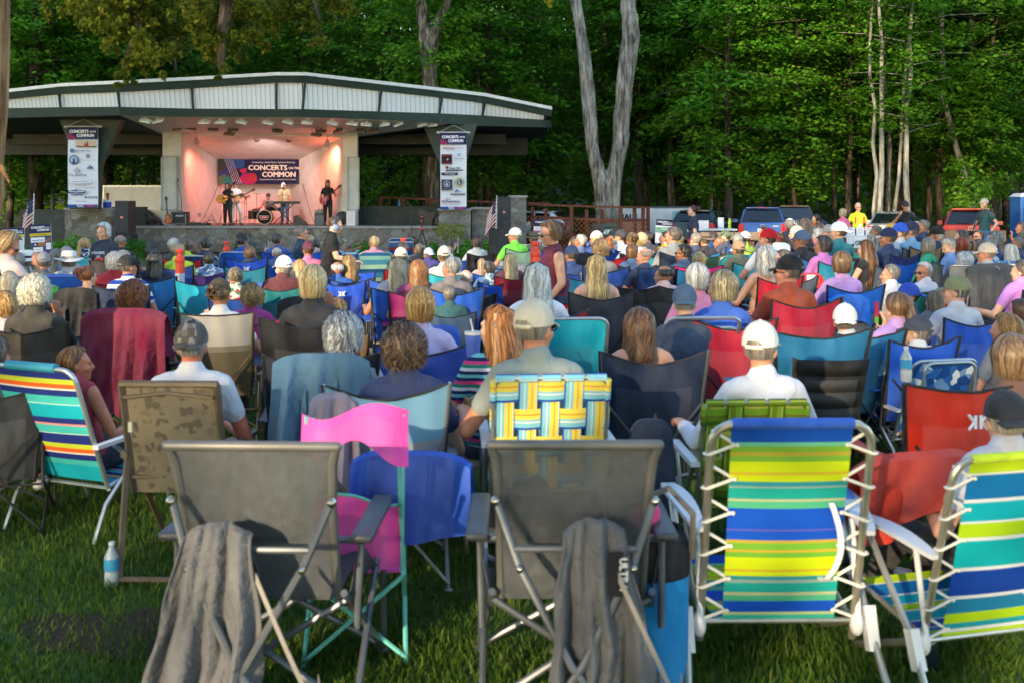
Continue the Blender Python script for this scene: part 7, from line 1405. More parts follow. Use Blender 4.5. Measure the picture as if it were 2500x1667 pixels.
# ---------------------------------------------------------------- cars
def car(label,cat,x,D,rz,col,L=4.4,Wd=1.82,Ht=1.62,plate='4B8 902',brand=None,roofc=None,light='#b81a20',hatch=True,slope=.38,sed=False,name='parked_car'):
    T=thing(name,label,cat,WZ(x,D),R(rz),'cars parked along the lane'); hw=Wd/2; paint=mat('carpaint',col); belt=.98 if not sed else .94
    # stations: y, roof height, half width of roof, belt
    top=[(0,belt+.02),(slope,Ht-.05),(slope+.35,Ht),(L*.42,Ht),(L*.58,Ht-.12),(L*.72,belt+.06),(L*.78,belt),(L*.97,belt-.18),(L,belt-.38)]
    if sed: top=[(0,belt),(.35,belt+.03),(.95,Ht-.05),(1.5,Ht),(L*.5,Ht-.02),(L*.62,Ht-.2),(L*.73,belt+.05),(L*.78,belt),(L*.97,belt-.18),(L,belt-.38)]
    def zt(y):
        for a,b in zip(top[:-1],top[1:]):
            if y<=b[0]: return a[1]+(b[1]-a[1])*(y-a[0])/(b[0]-a[0])
        return top[-1][1]
    ys=sorted(set([0,.06,.18]+[t[0] for t in top]+[L*i/22 for i in range(23)])); V=[];F=[];n=13
    for y in ys:
        e=min(1,(y+.05)/.35,(L-y+.05)/.5); e=.90+.10*math.sqrt(max(0,e)); w=hw*e; z1=zt(y); bl=min(belt,z1); gh=max(0,z1-bl); rw=w*(.97-.22*min(1,gh/.6)); zb=.30 if .8<y<L-.8 else .34
        half=[(w*.86,zb),(w*.98,zb+.10),(w,.62),(w*.985,bl-.06),(w*.95,bl),(rw,z1-.06*min(1,gh*4)),(rw*.80,z1)]
        ring=[(-a,b) for a,b in half]+[(a,b) for a,b in reversed(half)][0:]; ring=ring[:7]+ring[7:]
        for a,b in ring: V.append((a,y,b))
    n=14
    for i in range(len(ys)-1):
        for j in range(n-1): F.append((i*n+j,i*n+j+1,(i+1)*n+j+1,(i+1)*n+j))
        F.append((i*n+n-1,i*n,(i+1)*n,(i+1)*n+n-1))
    F.append(tuple(range(n-1,-1,-1))); F.append(tuple((len(ys)-1)*n+j for j in range(n))); mb=MB(); mb.add(V,F); obj('body',sharp(mb.mesh('body'),28),paint,T)
    y0,y1=(0,slope) if not sed else (.35,.95); za,zc_=zt(y0),zt(y1); GL=mat('glass','#0e1418')
    def pane(nm,pts,m,par=T,th=.012):
        P=[Vector(q) for q in pts]; nn=(P[1]-P[0]).cross(P[2]-P[1]).normalized(); mb=MB(); k=len(P); mb.add([p+nn*.012 for p in P]+[p-nn*th for p in P],[tuple(range(k)),tuple(range(2*k-1,k-1,-1))]+[((i+1)%k,i,k+i,k+(i+1)%k) for i in range(k)]); return obj(nm,mb.mesh(nm,False),m,par)
    f=lambda t:(y0+(y1-y0)*t,za+(zc_-za)*t)
    a=f(.06);b=f(.90); w0=hw*.86;w1=hw*.68; rg=pane('rear_window',[(-w0,a[0]-.012,a[1]),(w0,a[0]-.012,a[1]),(w1,b[0]-.012,b[1]),(-w1,b[0]-.012,b[1])],GL)
    mb=MB(); c=f(.12); mb.tube([(0,c[0]-.03,c[1]),(-hw*.5,c[0]-.035,c[1]+.05)],.012,5); obj('wiper',mb,BLACK,rg)
    for s in (-1,1):
        def side(ya,yb):
            def q(y,t): 
                z1=zt(y); gh=max(0,z1-belt); e=min(1,(y+.05)/.35,(L-y+.05)/.5); e=.90+.10*math.sqrt(max(0,e)); w=hw*e; rw=w*(.97-.22*min(1,gh/.6)); zz=belt+.02+(z1-.09-belt-.02)*t; return (s*((w*.95)+(rw-w*.95)*t+.004),y,zz)
            P=[q(ya,0),q(yb,0),q(yb,1),q(ya,1)]
            if P[2][2]-P[1][2]<.05: P=[P[0],P[1],P[3]]
            if s<0: P=P[::-1]
            pane('side_window',P,GL)
        base=y1+.12 if not sed else 1.0
        side(base,base+.62); side(base+.72,L*.40); side(L*.40+.09,L*.66)
        mb=MB(); mb.box((s*(hw+.10),L*.64,belt+.06),(.16,.10,.14)); obj('mirror',mb,paint,T)
        tl=MB(); 
        if hatch: tl.prism([(0,0),(.20,-.02),(.22,.18),(.13,.34),(.02,.30)],Matrix.Translation((s*(hw-.22),-.022,.66))@Matrix.Scale(s,4,(1,0,0))@Euler((R(90),0,0)).to_matrix().to_4x4(),.05); tl.box((s*(hw*.955),.14,.84),(.04,.24,.22))
        else: tl.prism([(0,0),(.34,0),(.36,.14),(.1,.16)],Matrix.Translation((s*(hw-.38),-.03,.76))@Matrix.Scale(s,4,(1,0,0))@Euler((R(90),0,0)).to_matrix().to_4x4(),.05)
        o=obj('tail_light',tl,mat('plastic',light,rough=.15),T); mb=MB(); mb.box((s*(hw-.11),-.05,.80),(.13,.02,.05)); obj('reverse_light',mb,mat('plastic','#e6dcdc',rough=.15),o)
        for yy in (.82,L-.85):
            wmb=MB(); Mx=Matrix.Translation((s*(hw-.10),yy,.34))@Euler((0,R(90),0)).to_matrix().to_4x4(); q=MB(); q.lathe([(.20,-.10),(.31,-.10),(.34,-.07),(.34,.07),(.31,.10),(.20,.10)],24); q.v=[tuple(Mx@Vector(v)) for v in q.v]; w_=obj('wheel',q,mat('plastic','#18181a',rough=.8),T)
            q=MB(); q.lathe([(.20,-.102),(.19,.102),(.05,.108)],10); q.v=[tuple(Mx@Vector(v)) for v in q.v]; obj('rim',q,mat('metal','#9a9da2'),w_)
    mb=MB(); mb.box((0,-.03,.42),(Wd*.84,.12,.20)); obj('bumper',mb,mat('plastic','#222428') if hatch else paint,T)
    mb=MB(); mb.box((0,-.045,.70 if hatch else .62),(.36,.02,.17)); pl=obj('licence_plate',mb,mat('plastic','#cfdcd4'),T); P=Print(Matrix.Translation((0,-.056,.70 if hatch else .62))@Euler((R(90),0,0)).to_matrix().to_4x4()); P.text(plate,0,-.035,.07,'#2f6a4a','C',.04,.26); P.done(pl)
    if hatch: 
        b=f(1.0); mb=MB(); mb.box((0,b[0]-.03,b[1]+.02),(Wd*.66,.2,.035)); sp=obj('spoiler',mb,paint,T); mb=MB(); mb.box((0,b[0]-.135,b[1]+.018),(.42,.015,.022)); obj('brake_light',mb,mat('plastic','#c01c24',rough=.2),sp)
    mb=MB(); mb.tube([(.085*cos(t),-.028 if not sed else -.028,.90+.05*sin(t)) for t in [2*PI*i/16 for i in range(17)]],.009,5,caps=False); mb.tube([(-.05,-.03,.90),(.05,-.03,.90)],.012,5); obj('emblem',mb,mat('metal','#d0d2d6',met=1,rough=.2),T)
    if brand: P=Print(Matrix.Translation((hw*.55,-.02,.86))@Euler((R(90),0,0)).to_matrix().to_4x4()); P.text(brand,0,0,.045,'#d8dade','C',.05); P.done(T,'lettering')
    mb=MB(); mb.ell((0,slope+.45 if not sed else 1.3,Ht+.03),(.02,.08,.05)); obj('antenna',mb,paint,T); return T
car('teal blue hatchback parked nearest the ramp, rear to the lawn','car',1690,39.5,-24,'#1f4a5c',L=4.3,Ht=1.50,plate='BD 6',slope=.5)
car('bright blue wagon with clear red tail lights parked beside the teal hatchback','car',1861,38.5,-13,'#1d56a8',L=4.4,Ht=1.62,plate='4337809',brand='SUBARU',slope=.36)
car('grey minivan behind the blue wagon','car',1940,44.5,-10,'#3a4654',L=4.9,Wd=1.9,Ht=1.66,light='#c8502c',slope=.25)
car('silver car parked behind the man in the black polo','car',2178,37.5,-24,'#a4a8ac',L=4.5,Ht=1.45,plate='371 904',hatch=False,sed=True)
car('metallic red hatchback at the right behind the wooden beam','car',2370,34.6,-24,'#86101c',L=4.2,Wd=1.84,Ht=1.60,plate='4F5 118',brand='TUCSON',slope=.42)
car('dark car mostly hidden below the left of the stage','car',350,44,60,'#1a2226',L=4.4,Ht=1.5,slope=.5)
car('pale car seen between the ramp posts behind the lattice','car',1385,42,78,'#c4c8cc',L=4.4,Ht=1.45,slope=.5)
# rental trailer
s=42/FPX; T=thing('cargo_trailer','low white and orange rental trailer beside the teal hatchback','trailer',WZ(1590,43,.0),R(-4)); mb=MB(); mb.box((0,1,.98),(4.2,2,1.1)); o=obj('box',mb,mat('paint','#c9cdd2',rough=.4),T); mb=MB(); mb.sheet(lambda u,v:(-2.1+4.2*u,2*v,1.532+.08*sin(PI*v)),2,8,.03); obj('roof',mb,mat('metal','#a4a8ae',met=.5),T)
P=Print(Matrix.Translation((0,-.004,0))@Euler((R(90),0,0)).to_matrix().to_4x4()); P.text('U-HAUL',-1.15,1.05,.24,'#2a2c34','C',.08,1.25); P.rect(.2,.45,2.1,.98,'#c8242c'); P.text('COST',.75,.70,.16,'#f0e8e8','C',.08); P.rect(.9,1.02,1.9,1.42,'#8ab4b0'); P.disc(1.45,1.22,.17,'#b8303a',9); P.poly([(1.0,1.05),(1.2,1.35),(1.3,1.1)],'#3a6a8a'); P.done(T)
for x in (-1.2,1.2): mb=MB(); mb.tube([(x,.1,.3),(x,.32,.3)],.3,20); obj('wheel',mb,BLACK,T)
# white box truck left of the stage
a=W(238,457,45);b=W(398,513,45); T=thing('box_truck','white box trailer seen between the left banner and the stage','trailer',((a.x+b.x)/2,45,0)); w=b.x-a.x
mb=MB(); mb.box((0,1.2,(a.z+.7)/2),(w,2.4,a.z-.7)); obj('box',mb,mat('paint','#dfe2e6',rough=.35),T); mb=MB(); mb.box((0,1.2,a.z+.03),(w+.06,2.46,.08)); mb.box((-w/2+.3,-.02,a.z-.25),(.06,.05,.5)); obj('trim',mb,mat('metal','#b9bdc2'),T)
for x in (-.8,.8): mb=MB(); mb.tube([(x,.1,.36),(x,.38,.36)],.36,20); obj('wheel',mb,BLACK,T)
# portable toilet
T=thing('portable_toilet','blue portable toilet with pale roof at the right edge','toilet',WZ(2524,37),R(-8)); mb=MB(); mb.box((0,.55,1.02),(.95,1.1,1.95)); obj('cabin',mb,mat('plastic','#2468b0'),T); mb=MB(); mb.box((0,.55,2.08),(1.0,1.15,.14),taper=.75); obj('roof',mb,mat('plastic','#dfe6ee'),T); mb=MB(); mb.box((0,-.02,.98),(.7,.04,1.75)); mb.box((-.28,-.05,1.0),(.05,.04,.2)); obj('door',mb,mat('plastic','#1d5a9c'),T)
# ---------------------------------------------------------------- ramp with lattice railing
WD=mat('wood','#6b3b2a',sc=(8,8,1)); LT=mat('wood','#b06a3c'); T=thing('wooden_ramp','reddish brown wooden ramp with railings and diagonal lattice right of the stage','ramp',(0,0,0))
def beam(n,a,b,w,h,m=WD,par=None):
    a=Vector(a);b=Vector(b); d=b-a; L=d.length; q=d.to_track_quat('X','Z').to_matrix(); mb=MB(); mb.box((a+b)/2,(L,w,h),q); return obj(n,mb,m,par or T)
def rp(x,y,D): return W(x,y,D)
A1,B1=(1284,500,36),(1584,508,34.5)
def onl(x): f=(x-1284)/300; return 36-1.5*f
beam('top_rail',rp(1286,500,36),rp(1515,507,34.9),.14,.07); beam('top_rail',rp(1515,507,34.9),rp(1583,507.5,37),.14,.07); beam('mid_rail',rp(1286,530,36),rp(1515,540,34.9),.06,.10); beam('mid_rail',rp(1515,539,34.9),rp(1581,538,37),.06,.10)
for x,D,y0 in ((1395,35.4,503),(1515,34.9,504),(1549,36,506),(1570,36.6,506),(1582,37,506),(1300,38,505),(1432,37.5,510),(1470,37.2,510),(1333,38,508)):
    beam('post',WZ(x,D,0),W(x,y0 if D<37.1 else y0+2,D),.13,.13)
def lattice(x0,D0,x1,D1,z0,z1):
    a=WZ(x0,D0);b=WZ(x1,D1); L=(b-a).length; H_=z1-z0; mb=MB(); ux=(b-a).normalized(); st=.17
    n=int((L+H_)/st)
    for k in range(n+1):
        for sg in (1,-1):
            t0=k*st-(H_ if sg>0 else 0); s0=max(t0,0); e0=min(t0+H_,L)
            if e0-s0<.05: continue
            za=(s0-t0) ; zb_=(e0-t0)
            if sg<0: za,zb_=H_-za,H_-zb_
            p=a+ux*s0+Vector((0,-.012*sg,z0+za)); q=a+ux*e0+Vector((0,-.012*sg,z0+zb_)); mb.tube([p,q],.022,4,flat=.5)
    obj('lattice',mb,LT,T)
lattice(1286,36,1393,35.4,.12,1.22); lattice(1397,35.4,1513,34.95,.12,1.14); lattice(1518,34.95,1580,37,.12,1.16)
beam('bottom_rail',WZ(1286,36,.08),WZ(1515,34.9,.08),.06,.14)
for i in range(5): beam('rear_rail',rp(1050+60*i,489+2*i,39.5),rp(1106+60*i,491+2*i,39.5),.10,.09)
for x in (930,985,1052,1130,1210,1260): beam('post',WZ(x,39.5,.9),W(x,486,39.5),.14,.14)
beam('rear_rail',rp(928,483,39.5),rp(1050,487,39.5),.12,.08)
mb=MB(); mb.box((WZ(1420,37.4).x,37.4,.55),(4.6,1.8,.1)); obj('ramp_deck',mb,WD,T)
# plain wooden beam along the lane, in two runs
for i,(x0,x1,y,D,hh,lb) in enumerate(((1722,1945,577,31,.24,'long grey brown wooden barrier beam behind the middle rows'),(2262,2452,577,30,.34,'heavy weathered wooden barrier beam in front of the red car'))):
    T2=thing('barrier_beam',lb,'barrier',(0,0,0)); a=W(x0,y,D);b=W(x1,y,D); mb=MB(); mb.box(((a.x+b.x)/2,D,a.z),(b.x-a.x,.2,hh)); obj('beam',mb,mat('wood','#8a7866' if i==0 else '#7a6654',sc=(1,8,8)),T2)
    for x in (x0+12,(x0+x1)/2,x1-12): q=WZ(x,D+.18); mb=MB(); mb.box((q.x,q.y,.4),(.16,.16,.82)); obj('post',mb,mat('wood','#6a5644'),T2)
# green bin
T=thing('wheeled_bin','dark green wheeled bin in front of the ramp lattice','bin',WZ(1473,32.5),R(8)); mb=MB(); mb.box((0,0,.5),(.62,.6,1.0),taper=1.12); obj('body',mb,mat('plastic','#2f4638'),T); mb=MB(); mb.box((0,-.02,1.05),(.76,.72,.08)); obj('lid',mb,mat('plastic','#33493c'),T)
P=Print(Matrix.Translation((0,-.345,.9))@Euler((R(88),0,0)).to_matrix().to_4x4()); [P.rect(-.2+.12*k,-.12,-.1+.12*k,.03,'#c9cfcb') for k in range(4)]; P.done(T)
# ---------------------------------------------------------------- merchandise tables
def table(label,x0,x1,y,D,cloth,drop=.7,leg=True):
    a=W(x0,y,D);b=W(x1,y,D); w=b.x-a.x; T=thing('folding_table',label,'table',((a.x+b.x)/2,D,0)); z=a.z; mb=MB(); mb.box((0,.35,z),(w,.72,.04)); obj('table_top',mb,mat('plastic','#d8d8d8'),T)
    for sx in (-1,1):
        for yy in (.08,.62): mb=MB(); mb.tube([(sx*w*.44,yy,z-.02),(sx*w*.44,yy,0)],.018,6); obj('leg',mb,GRY,T)
    return T,w,z
T,w,z=table('folding table with a hand lettered white sign, under the yellow vest man',2066,2160,579,24.5,None)
s=MB(); s.sheet(lambda u,v:(-w/2+w*u,-.02+.01*sin(u*14),z-.62+.60*v),16,4,.006); sg=obj('paper_sign',s,mat('cloth','#e0e2ee')); sg.location=T.location; tag(sg,'hand lettered white paper sign hung on the front of the table','sign')
P=Print(Matrix.Translation((0,-.042,z))@Euler((R(90),0,0)).to_matrix().to_4x4()); P.text('GREATER',0,-.2,.11,'#4a5a50','C',.03,.56*w); P.text('DERRY LONDONDERRY',0,-.40,.13,'#4a5a50','C',.03,.8*w); P.done(sg,'lettering')
for i in range(4):
    q=MB(); q.box((0,0,.11),(.19,.006,.20),Euler((R(-8),0,0))); o=obj('flyer',q,mat('flat','#dfe0ea')); o.location=T.location+Vector((-w*.36+i*w*.24,.05,z+.022)); tag(o,['first','second','third','fourth'][i]+' white flyer from the left propped on the lettered table','flyer','flyers on the table'); P=Print(Matrix.Translation((0,-.006,.11))@Euler((R(82),0,0)).to_matrix().to_4x4())
    for k in range(5): P.rect(-.075,.07-.032*k,.075 if k%2 else .04,.076-.032*k,'#7a7c8c')
    P.done(o)
T,w,z=table('folding merchandise table behind the brown safari hat',1690,1800,562,24,None)
tx=lambda x:WZ(x,24.2).x
o=thing('paper_towel_roll','upright roll of white paper on the merchandise table','paper roll',(tx(1762),24.3,z+.022)); mb=MB(); mb.lathe([(.03,0),(.075,0),(.075,.27),(.03,.27)],20); obj('roll',mb,mat('knit','#e4e6ee'),o)
o=thing('drink_bottle','lime yellow drink bottle on the merchandise table','bottle',(tx(1781),24.2,z+.022)); mb=MB(); mb.lathe([(.035,0),(.04,.02),(.036,.12),(.04,.18),(.018,.22)],14); obj('body',mb,mat('plastic','#a8c41f',rough=.2),o); mb=MB(); mb.lathe([(.02,.221),(.018,.25)],10); obj('cap',mb,mat('plastic','#d8e060'),o)
o=thing('cash_box','white carton on the merchandise table beside the woman in scrubs','box',(tx(1716),24.2,z+.022)); mb=MB(); mb.box((0,0,.09),(.24,.2,.18)); obj('body',mb,mat('plastic','#dcdce4'),o); mb=MB(); mb.box((0,0,.19),(.25,.21,.02)); obj('lid',mb,mat('plastic','#c9c9d4'),o)
# ---------------------------------------------------------------- shrubs by the stage
def shrub(label,x,D,rx,rz_,n,m,seed,name='shrub',ry=.5,size=.07,tall=0):
    r=np.random.RandomState(seed); T=thing(name,label,'shrub',WZ(x,D)); k=r.normal(size=(n,3)); k/=np.linalg.norm(k,axis=1)[:,None]; rad=r.uniform(.55,1.05,n)**.6; lump=1+.15*np.sin(k[:,0]*7+seed)+.12*np.sin(k[:,2]*9+seed*2)
    P=k*rad[:,None]*lump[:,None]*np.array([rx,ry,rz_]); P[:,2]=np.abs(P[:,2])*1.0 if not tall else P[:,2]; P[:,2]+=tall; obj('foliage',leafmesh('foliage',P,k+r.normal(0,.5,(n,3))+np.array([0,0,.5]),size*r.uniform(.6,1.3,n),rs=r),m,T)
    mb=MB(); q=random.Random(seed)
    for i in range(6): mb.tube([(q.uniform(-.05,.05),0,0),(q.uniform(-.5,.5)*rx,q.uniform(-.4,.4)*ry,tall+rz_*q.uniform(.3,.8))],[.02,.006],5)
    obj('stem',mb,BARK[1],T)
LG=mat('leaf','#5a9a22',hi='#9ad038',tr=.35); LB=mat('leaf','#3f7a1c',hi='#6fae30',tr=.35); LV=mat('leaf','#7a8a2a',hi='#b0b84a',tr=.4); LR=mat('leaf','#5a2a2a',hi='#8a5a4a')
for a in (('bright lime leafy plant beside the purple sign',142,32.8,.5,.55,900,LG,1),('big leafed lime hosta left of the standing navy tee woman',185,32.6,.75,.65,1500,LG,2),('second lime hosta behind the woman in navy',225,33.0,.6,.55,1100,LG,3),('rounded green shrub right of the left speaker stack',332,32.5,.32,.62,900,LB,4),('small green shrub on the stone steps',583,34.6,.22,.35,400,LB,5),
 ('round green shrub left of the striped aqua chair',885,33,.42,.45,900,LB,6),('round green shrub under the red tripod',1052,33,.5,.45,1200,LB,7),('green shrub left of the dark curly head',1142,33,.55,.48,1300,LB,8),('green shrub right of the dark curly head',1192,33.2,.4,.45,900,LG,9),('green shrub right of the right subwoofer',1268,33,.4,.4,800,LG,10),('thin leafy weeds below the purple sign',62,32,.4,.4,500,LB,12),('climbing greenery at the foot of the ramp lattice',1560,34,.5,.5,600,LB,13)): shrub(*a)
shrub('taller yellow green spreading shrub before the stone front',1100,33.6,.62,.28,700,LV,11,tall=.85,size=.06); shrub('dusky reddish weigela behind the plaid chair',1010,33.8,.3,.4,500,LR,14,tall=.3,size=.05)
shrub('leafy sapling climbing beside the stout dark trunk by the red car',2362,42,.9,1.5,1600,LEAFM[1],15,name='sapling',tall=1.9,size=.15,ry=.7)
# ---------------------------------------------------------------- chairs and cloths with a place of their own
def place(kind,mt,x,ytop,D,rz,label,sc_=1.0,zt=None,emb=None,dyk=.35):
    X=WZ(x,D); a=R(rz) ; top=EYE-(ytop-HZ)*D/FPX; zt=zt or {'camp':1.0,'low':.88,'high':1.06,'beach':1.02,'beachlow':.90,'tall':1.10,'bag':.9,'web':.90,'love':.98,'wide':1.0,'fold':.86}[kind]
    s=top/zt; T=chair(kind,mt,X+Vector((-sin(a)*dyk,cos(a)*dyk,0))*s,a,label,s)
    if emb: K_logo(T,.06,zt-.20,-.395)
    return T
RB_=cm('#1a49b8','#1a49b8')
place('camp',RB_,602,628,14.5,10,'royal blue chair with white emblem left of the hair topknot',emb=1); place('camp',RB_,755,627,14.6,8,'royal blue chair with white emblem under the maroon cap',emb=1); place('camp',RB_,835,685,11.6,8,'royal blue chair with white emblem beside the full blonde bob',emb=1)
place('camp',RB_,962,681,11.2,8,'empty royal blue chair with white emblem in the middle of the crowd',emb=1); place('camp',cm('#18a0bc'),485,683,11.6,6,'empty turquoise camp chair behind the olive backwards cap'); place('high',cm('#1a49b8'),868,664,12.6,4,'tall plain blue chair behind the white fringe and blue collar',zt=1.06)
place('high',cm('#b8bcc0','#8a8f94',None,None),1297,594,20,35,'grey and blue camp chair left of the burgundy top woman'); place('wide',cm('#b01a24'),1348,735,9.2,14,'wide crimson camp chair below the burgundy top woman')
place('camp',cm('#1f6f94','#1f6f94'),1425,671,11.8,15,'teal blue chair with grey panel right of the burgundy top'); place('camp',cm('#d0202c'),1487,624,14.5,25,'bright red logo chair behind the very long blonde hair'); place('low',cm('#c41f2c'),1522,651,13.5,30,'low bright red chair between navy chairs'); place('wide',cm('#d01f7a'),1706,649,12.6,12,'hot pink camp chair behind the silver grey hair')
place('love',cm('#1d1c1f'),1608,690,10.0,14,'black double camp chair in front of the balding dark head'); place('beachlow',cm('#1f94a4',None,WPL,AL,'#1f94a4'),1797,627,15.5,10,'rounded turquoise lawn chair under the mottled tan cap')
place('tall',cm('#1f9498',None,WPL,mat('metal','#b09a7c')),2130,620,14.5,-40,'tall empty turquoise lounger facing the stage sideways'); place('tall',cm('#a9b090','#a9b090',WPL,AL),2343,614,15.5,-28,'khaki white framed lounger on the right'); place('tall',cm('#7f8388','#7f8388',WPL,mat('metal','#8f9296')),2375,648,11.5,-22,'tall grey sling lounger on the right'); place('tall',cm('#6a6f74','#6a6f74',WPL,mat('metal','#8f9296')),2430,650,11.8,5,'grey lounger hidden under the dark grey shawl')
place('web',dict(A=mat('fabric','#2f5f9a'),B=mat('fabric','#c9d0dc'),C=WPL,F=AL),2473,641,12.3,6,'blue and white webbed lawn chair at the right edge'); place('beach',cm(mat('uvstripe','x',stops=[(0,'#2d4fa0'),(.2,'#c94a4a'),(.3,'#c9d0e0'),(.42,'#2d4fa0'),(.6,'#b83a44'),(.7,'#4a72b8'),(.86,'#c9d0e0'),(.92,'#2d5fb0')]),None,WPL,AL),979,583,22.5,8,'red white and blue plaid lawn chair by the wall')
place('tall',cm(mat('uvstripe','x',ax=0,stops=[(0,'#8a4a2a'),(.5,'#c9b48a')]),None,WPL,AL),575,745,9.5,-10,'narrow striped chair half hidden behind the cream chair') if False else None
place('beach',cm('#109db8',None,WPL,AL,'#22a8c4'),1384,775,7.0,6,'turquoise lawn chair with round logo behind the stone cap',zt=1.02)
L1=place('beach',cm(mat('uvstripe','x',stops=[(0,'#c9c4b8'),(.30,'#1f7fae'),(.36,'#c9d8d0'),(.38,'#2f8fc4'),(.62,'#e4ecec'),(.66,'#6fc41f'),(.92,'#d9ecec'),(.95,'#1fa0b4')]),None,WPL,AL),1704,797,6.9,4,'lime white and blue striped lawn chair with a headrest bar',zt=1.02)
T=L1; mb=MB(); uframe(mb,.54,(-.44,.98),(-.52,1.10),r=.014); obj('headrest_bar',mb,AL,T)
# near chairs
def pl(*a,**k): return place(*a,**k)
# two grey mesh armchairs in front
def director(x,ytop,D,rz,label,sgn):
    s=(EYE-(ytop-HZ)*D/FPX)/.98; a=R(rz); T=thing('camping_armchair',label,'chair',WZ(x,D)+Vector((-sin(a)*.36,cos(a)*.36,0)),a,'grey mesh armchairs in the foreground',s)
    MS=mat('mesh','#4a4f55',alpha=.70); FR=mat('metal','#6a6a68',met=.4,rough=.5); FG=mat('metal','#5c6168',met=.5,rough=.4); AP=mat('plastic','#3c4046')
    mb=MB(); mb.sheet(lambda u,v:((u-.5)*(.50+.07*v),-.20-.17*v-.03*sin(PI*u)*sin(PI*v),.40+.575*v),14,14,.004); obj('backrest',mb,MS,T)
    mb=MB(); mb.sheet(lambda u,v:((u-.5)*.54,-.19+.46*v,.41+.03*v-.05*sin(PI*v)*sin(PI*u)),8,8,.005); obj('seat',mb,mat('fabric','#3f4246'),T)
    mb=MB(); mb.tube([(-.305,-.375,.985),(.305,-.375,.985)],.018,10,round_=True); obj('top_rail',mb,FR,T)
    for sx in (-1,1):
        mb=MB(); mb.tube([(sx*.30,-.375,.975),(sx*.285,-.355,.93),(sx*.272,-.30,.76),(sx*.268,-.20,.46),(sx*.268,-.17,.38)],[.016,.018,.017,.016,.016],8); o=obj('back_post',mb,FR,T)
        mb=MB(); mb.ell((sx*.287,-.385,.80),(.018,.02,.018),n=8,m=6); mb.ell((sx*.20,-.46,.60),(.014,.016,.014),n=8,m=6); obj('bolt',mb,mat('metal','#c9bfae',met=1,rough=.2),o)
        mb=MB(); mb.tube([(sx*.285,-.375,.80),(sx*.20,-.44,.60),(sx*.02,-.50,.30),(-sx*.24,-.56,.0)],[.015]*4,8); obj('rear_brace',mb,FG,T)
        mb=MB(); mb.box((sx*.36,.02,.625),(.085,.50,.03)); me=mb.mesh('armrest'); o=obj('armrest',me,AP,T); bv=o.modifiers.new('b','BEVEL'); bv.width=.012; bv.segments=3
        mb=MB(); mb.tube([(sx*.27,-.20,.615),(sx*.36,-.17,.60)],.013,8); mb.tube([(sx*.36,.24,.61),(sx*.36,.27,.0)],.014,8); mb.tube([(sx*.35,-.16,.61),(sx*.34,-.20,.30)],.014,8); obj('arm_support',mb,FG,T)
        mb=MB(); mb.tube([(sx*.36,.26,.03),(sx*.30,-.24,.44)],.014,8); mb.ell((sx*.36,.26,.015),(.028,.028,.02),n=8,m=5); obj('leg',mb,FG,T)
        mb=MB(); mb.tube([(sx*.34,-.26,.0),(sx*.34,.24,.42)],.014,8); mb.ell((sx*.34,-.26,.015),(.028,.028,.02),n=8,m=5); obj('leg',mb,FG,T)
        mb=MB(); mb.sheet(lambda u,v:(sx*(.30+.05*v),-.18+.40*u,.36+.24*v*(1-u)),6,4,.004); obj('side_panel',mb,MS,T)
    mb=MB(); mb.tube([(-.22,-.43,.655),(.22,-.43,.655)],.012,8); obj('cross_bar',mb,FG,T)
    mb=MB(); mb.tube([(-.34,.25,.05),(.34,.22,.40)],.014,8); mb.tube([(.34,.25,.05),(-.34,.22,.40)],.014,8); mb.tube([(-.34,-.26,.04),(.3,-.2,.40)],.013,8); mb.tube([(.34,-.26,.04),(-.3,-.2,.40)],.013,8); obj('frame',mb,FG,T)
    q=-sgn; mb=MB(); mb.lathe([(.045,0),(.05,.01),(.055,.15),(.056,.155),(.050,.15),(.046,.02)],16,(q*.42,.12,.40)); obj('cup_holder',mb,mat('fabric','#33363a'),T); return T,s
T1,s1=director(619,1088,3.42,-2,'left grey mesh camping armchair in the foreground, a grey carry bag on it',1)
T2,s2=director(1402,1085,3.42,0,'right grey mesh camping armchair in the foreground, a grey carry bag on it',-1)
def bagcloth(label,T,s,x,w,zt,lb,seed,slant=0,yt=-.43):
    r=random.Random(seed); ph=[r.uniform(0,6.3) for _ in range(8)]; o=thing('carry_bag',label,'bag',T.location+Vector((x*s,0,0)),T.rotation_euler.z,None,s)
    for (sg,L,wk) in ((-1,lb,1.0),(1,lb*.62,.8)):
        def fn(u,v,sg=sg,L=L,wk=wk):
            q=v; ww=w*wk*(.62+.5*sin(min(1,q*1.3)*PI/2)-.12*q); xx=(u-.5)*ww
            f=.030*sin(u*13+ph[0]+1.5*q)+.022*sin(u*23+ph[1]-2.5*q)+.012*sin(u*41+ph[2]+q*4); f*=.35+.9*q
            a=min(1,v/.07)*PI/2; y=yt+sg*(.028*sin(a)+.035*q)+f*1.0; z=zt+.022*cos(a)-.022-max(0,v-.02)*L+.035*sin(u*7+ph[3])*q-.05*(2*u-1)**2*(1-q)*.8
            return (xx+slant*q+.022*sin(v*6+ph[4])*q+.010*sin(v*17+u*9)*q,y,z)
        mb=MB(); mb.sheet(fn,56,36,.005 if sg<0 else -.005); obj('cloth',mb,mat('cloth','#56585d',fold=22),o)
    return o
b1=bagcloth('long grey carry bag hung over the crossbar of the left grey armchair',T1,s1,-.09,.36,.745,.74,2,slant=-.07)
b2=bagcloth('long grey carry bag with a lettered tag over the right grey armchair crossbar',T2,s2,.06,.32,.755,.72,5,slant=.02)
for B_,x in ((b1,.10),(b2,.02)):
    mb=MB(); z=.60; mb.sheet(lambda u,v:(x+.05+.20*u+.10*sin(u*PI),-.53-.02*sin(u*6),z-.46*sin(PI*u*.75)+(v-.5)*.035),24,1,.003); obj('strap',mb,mat('cloth','#8a8580'),B_)
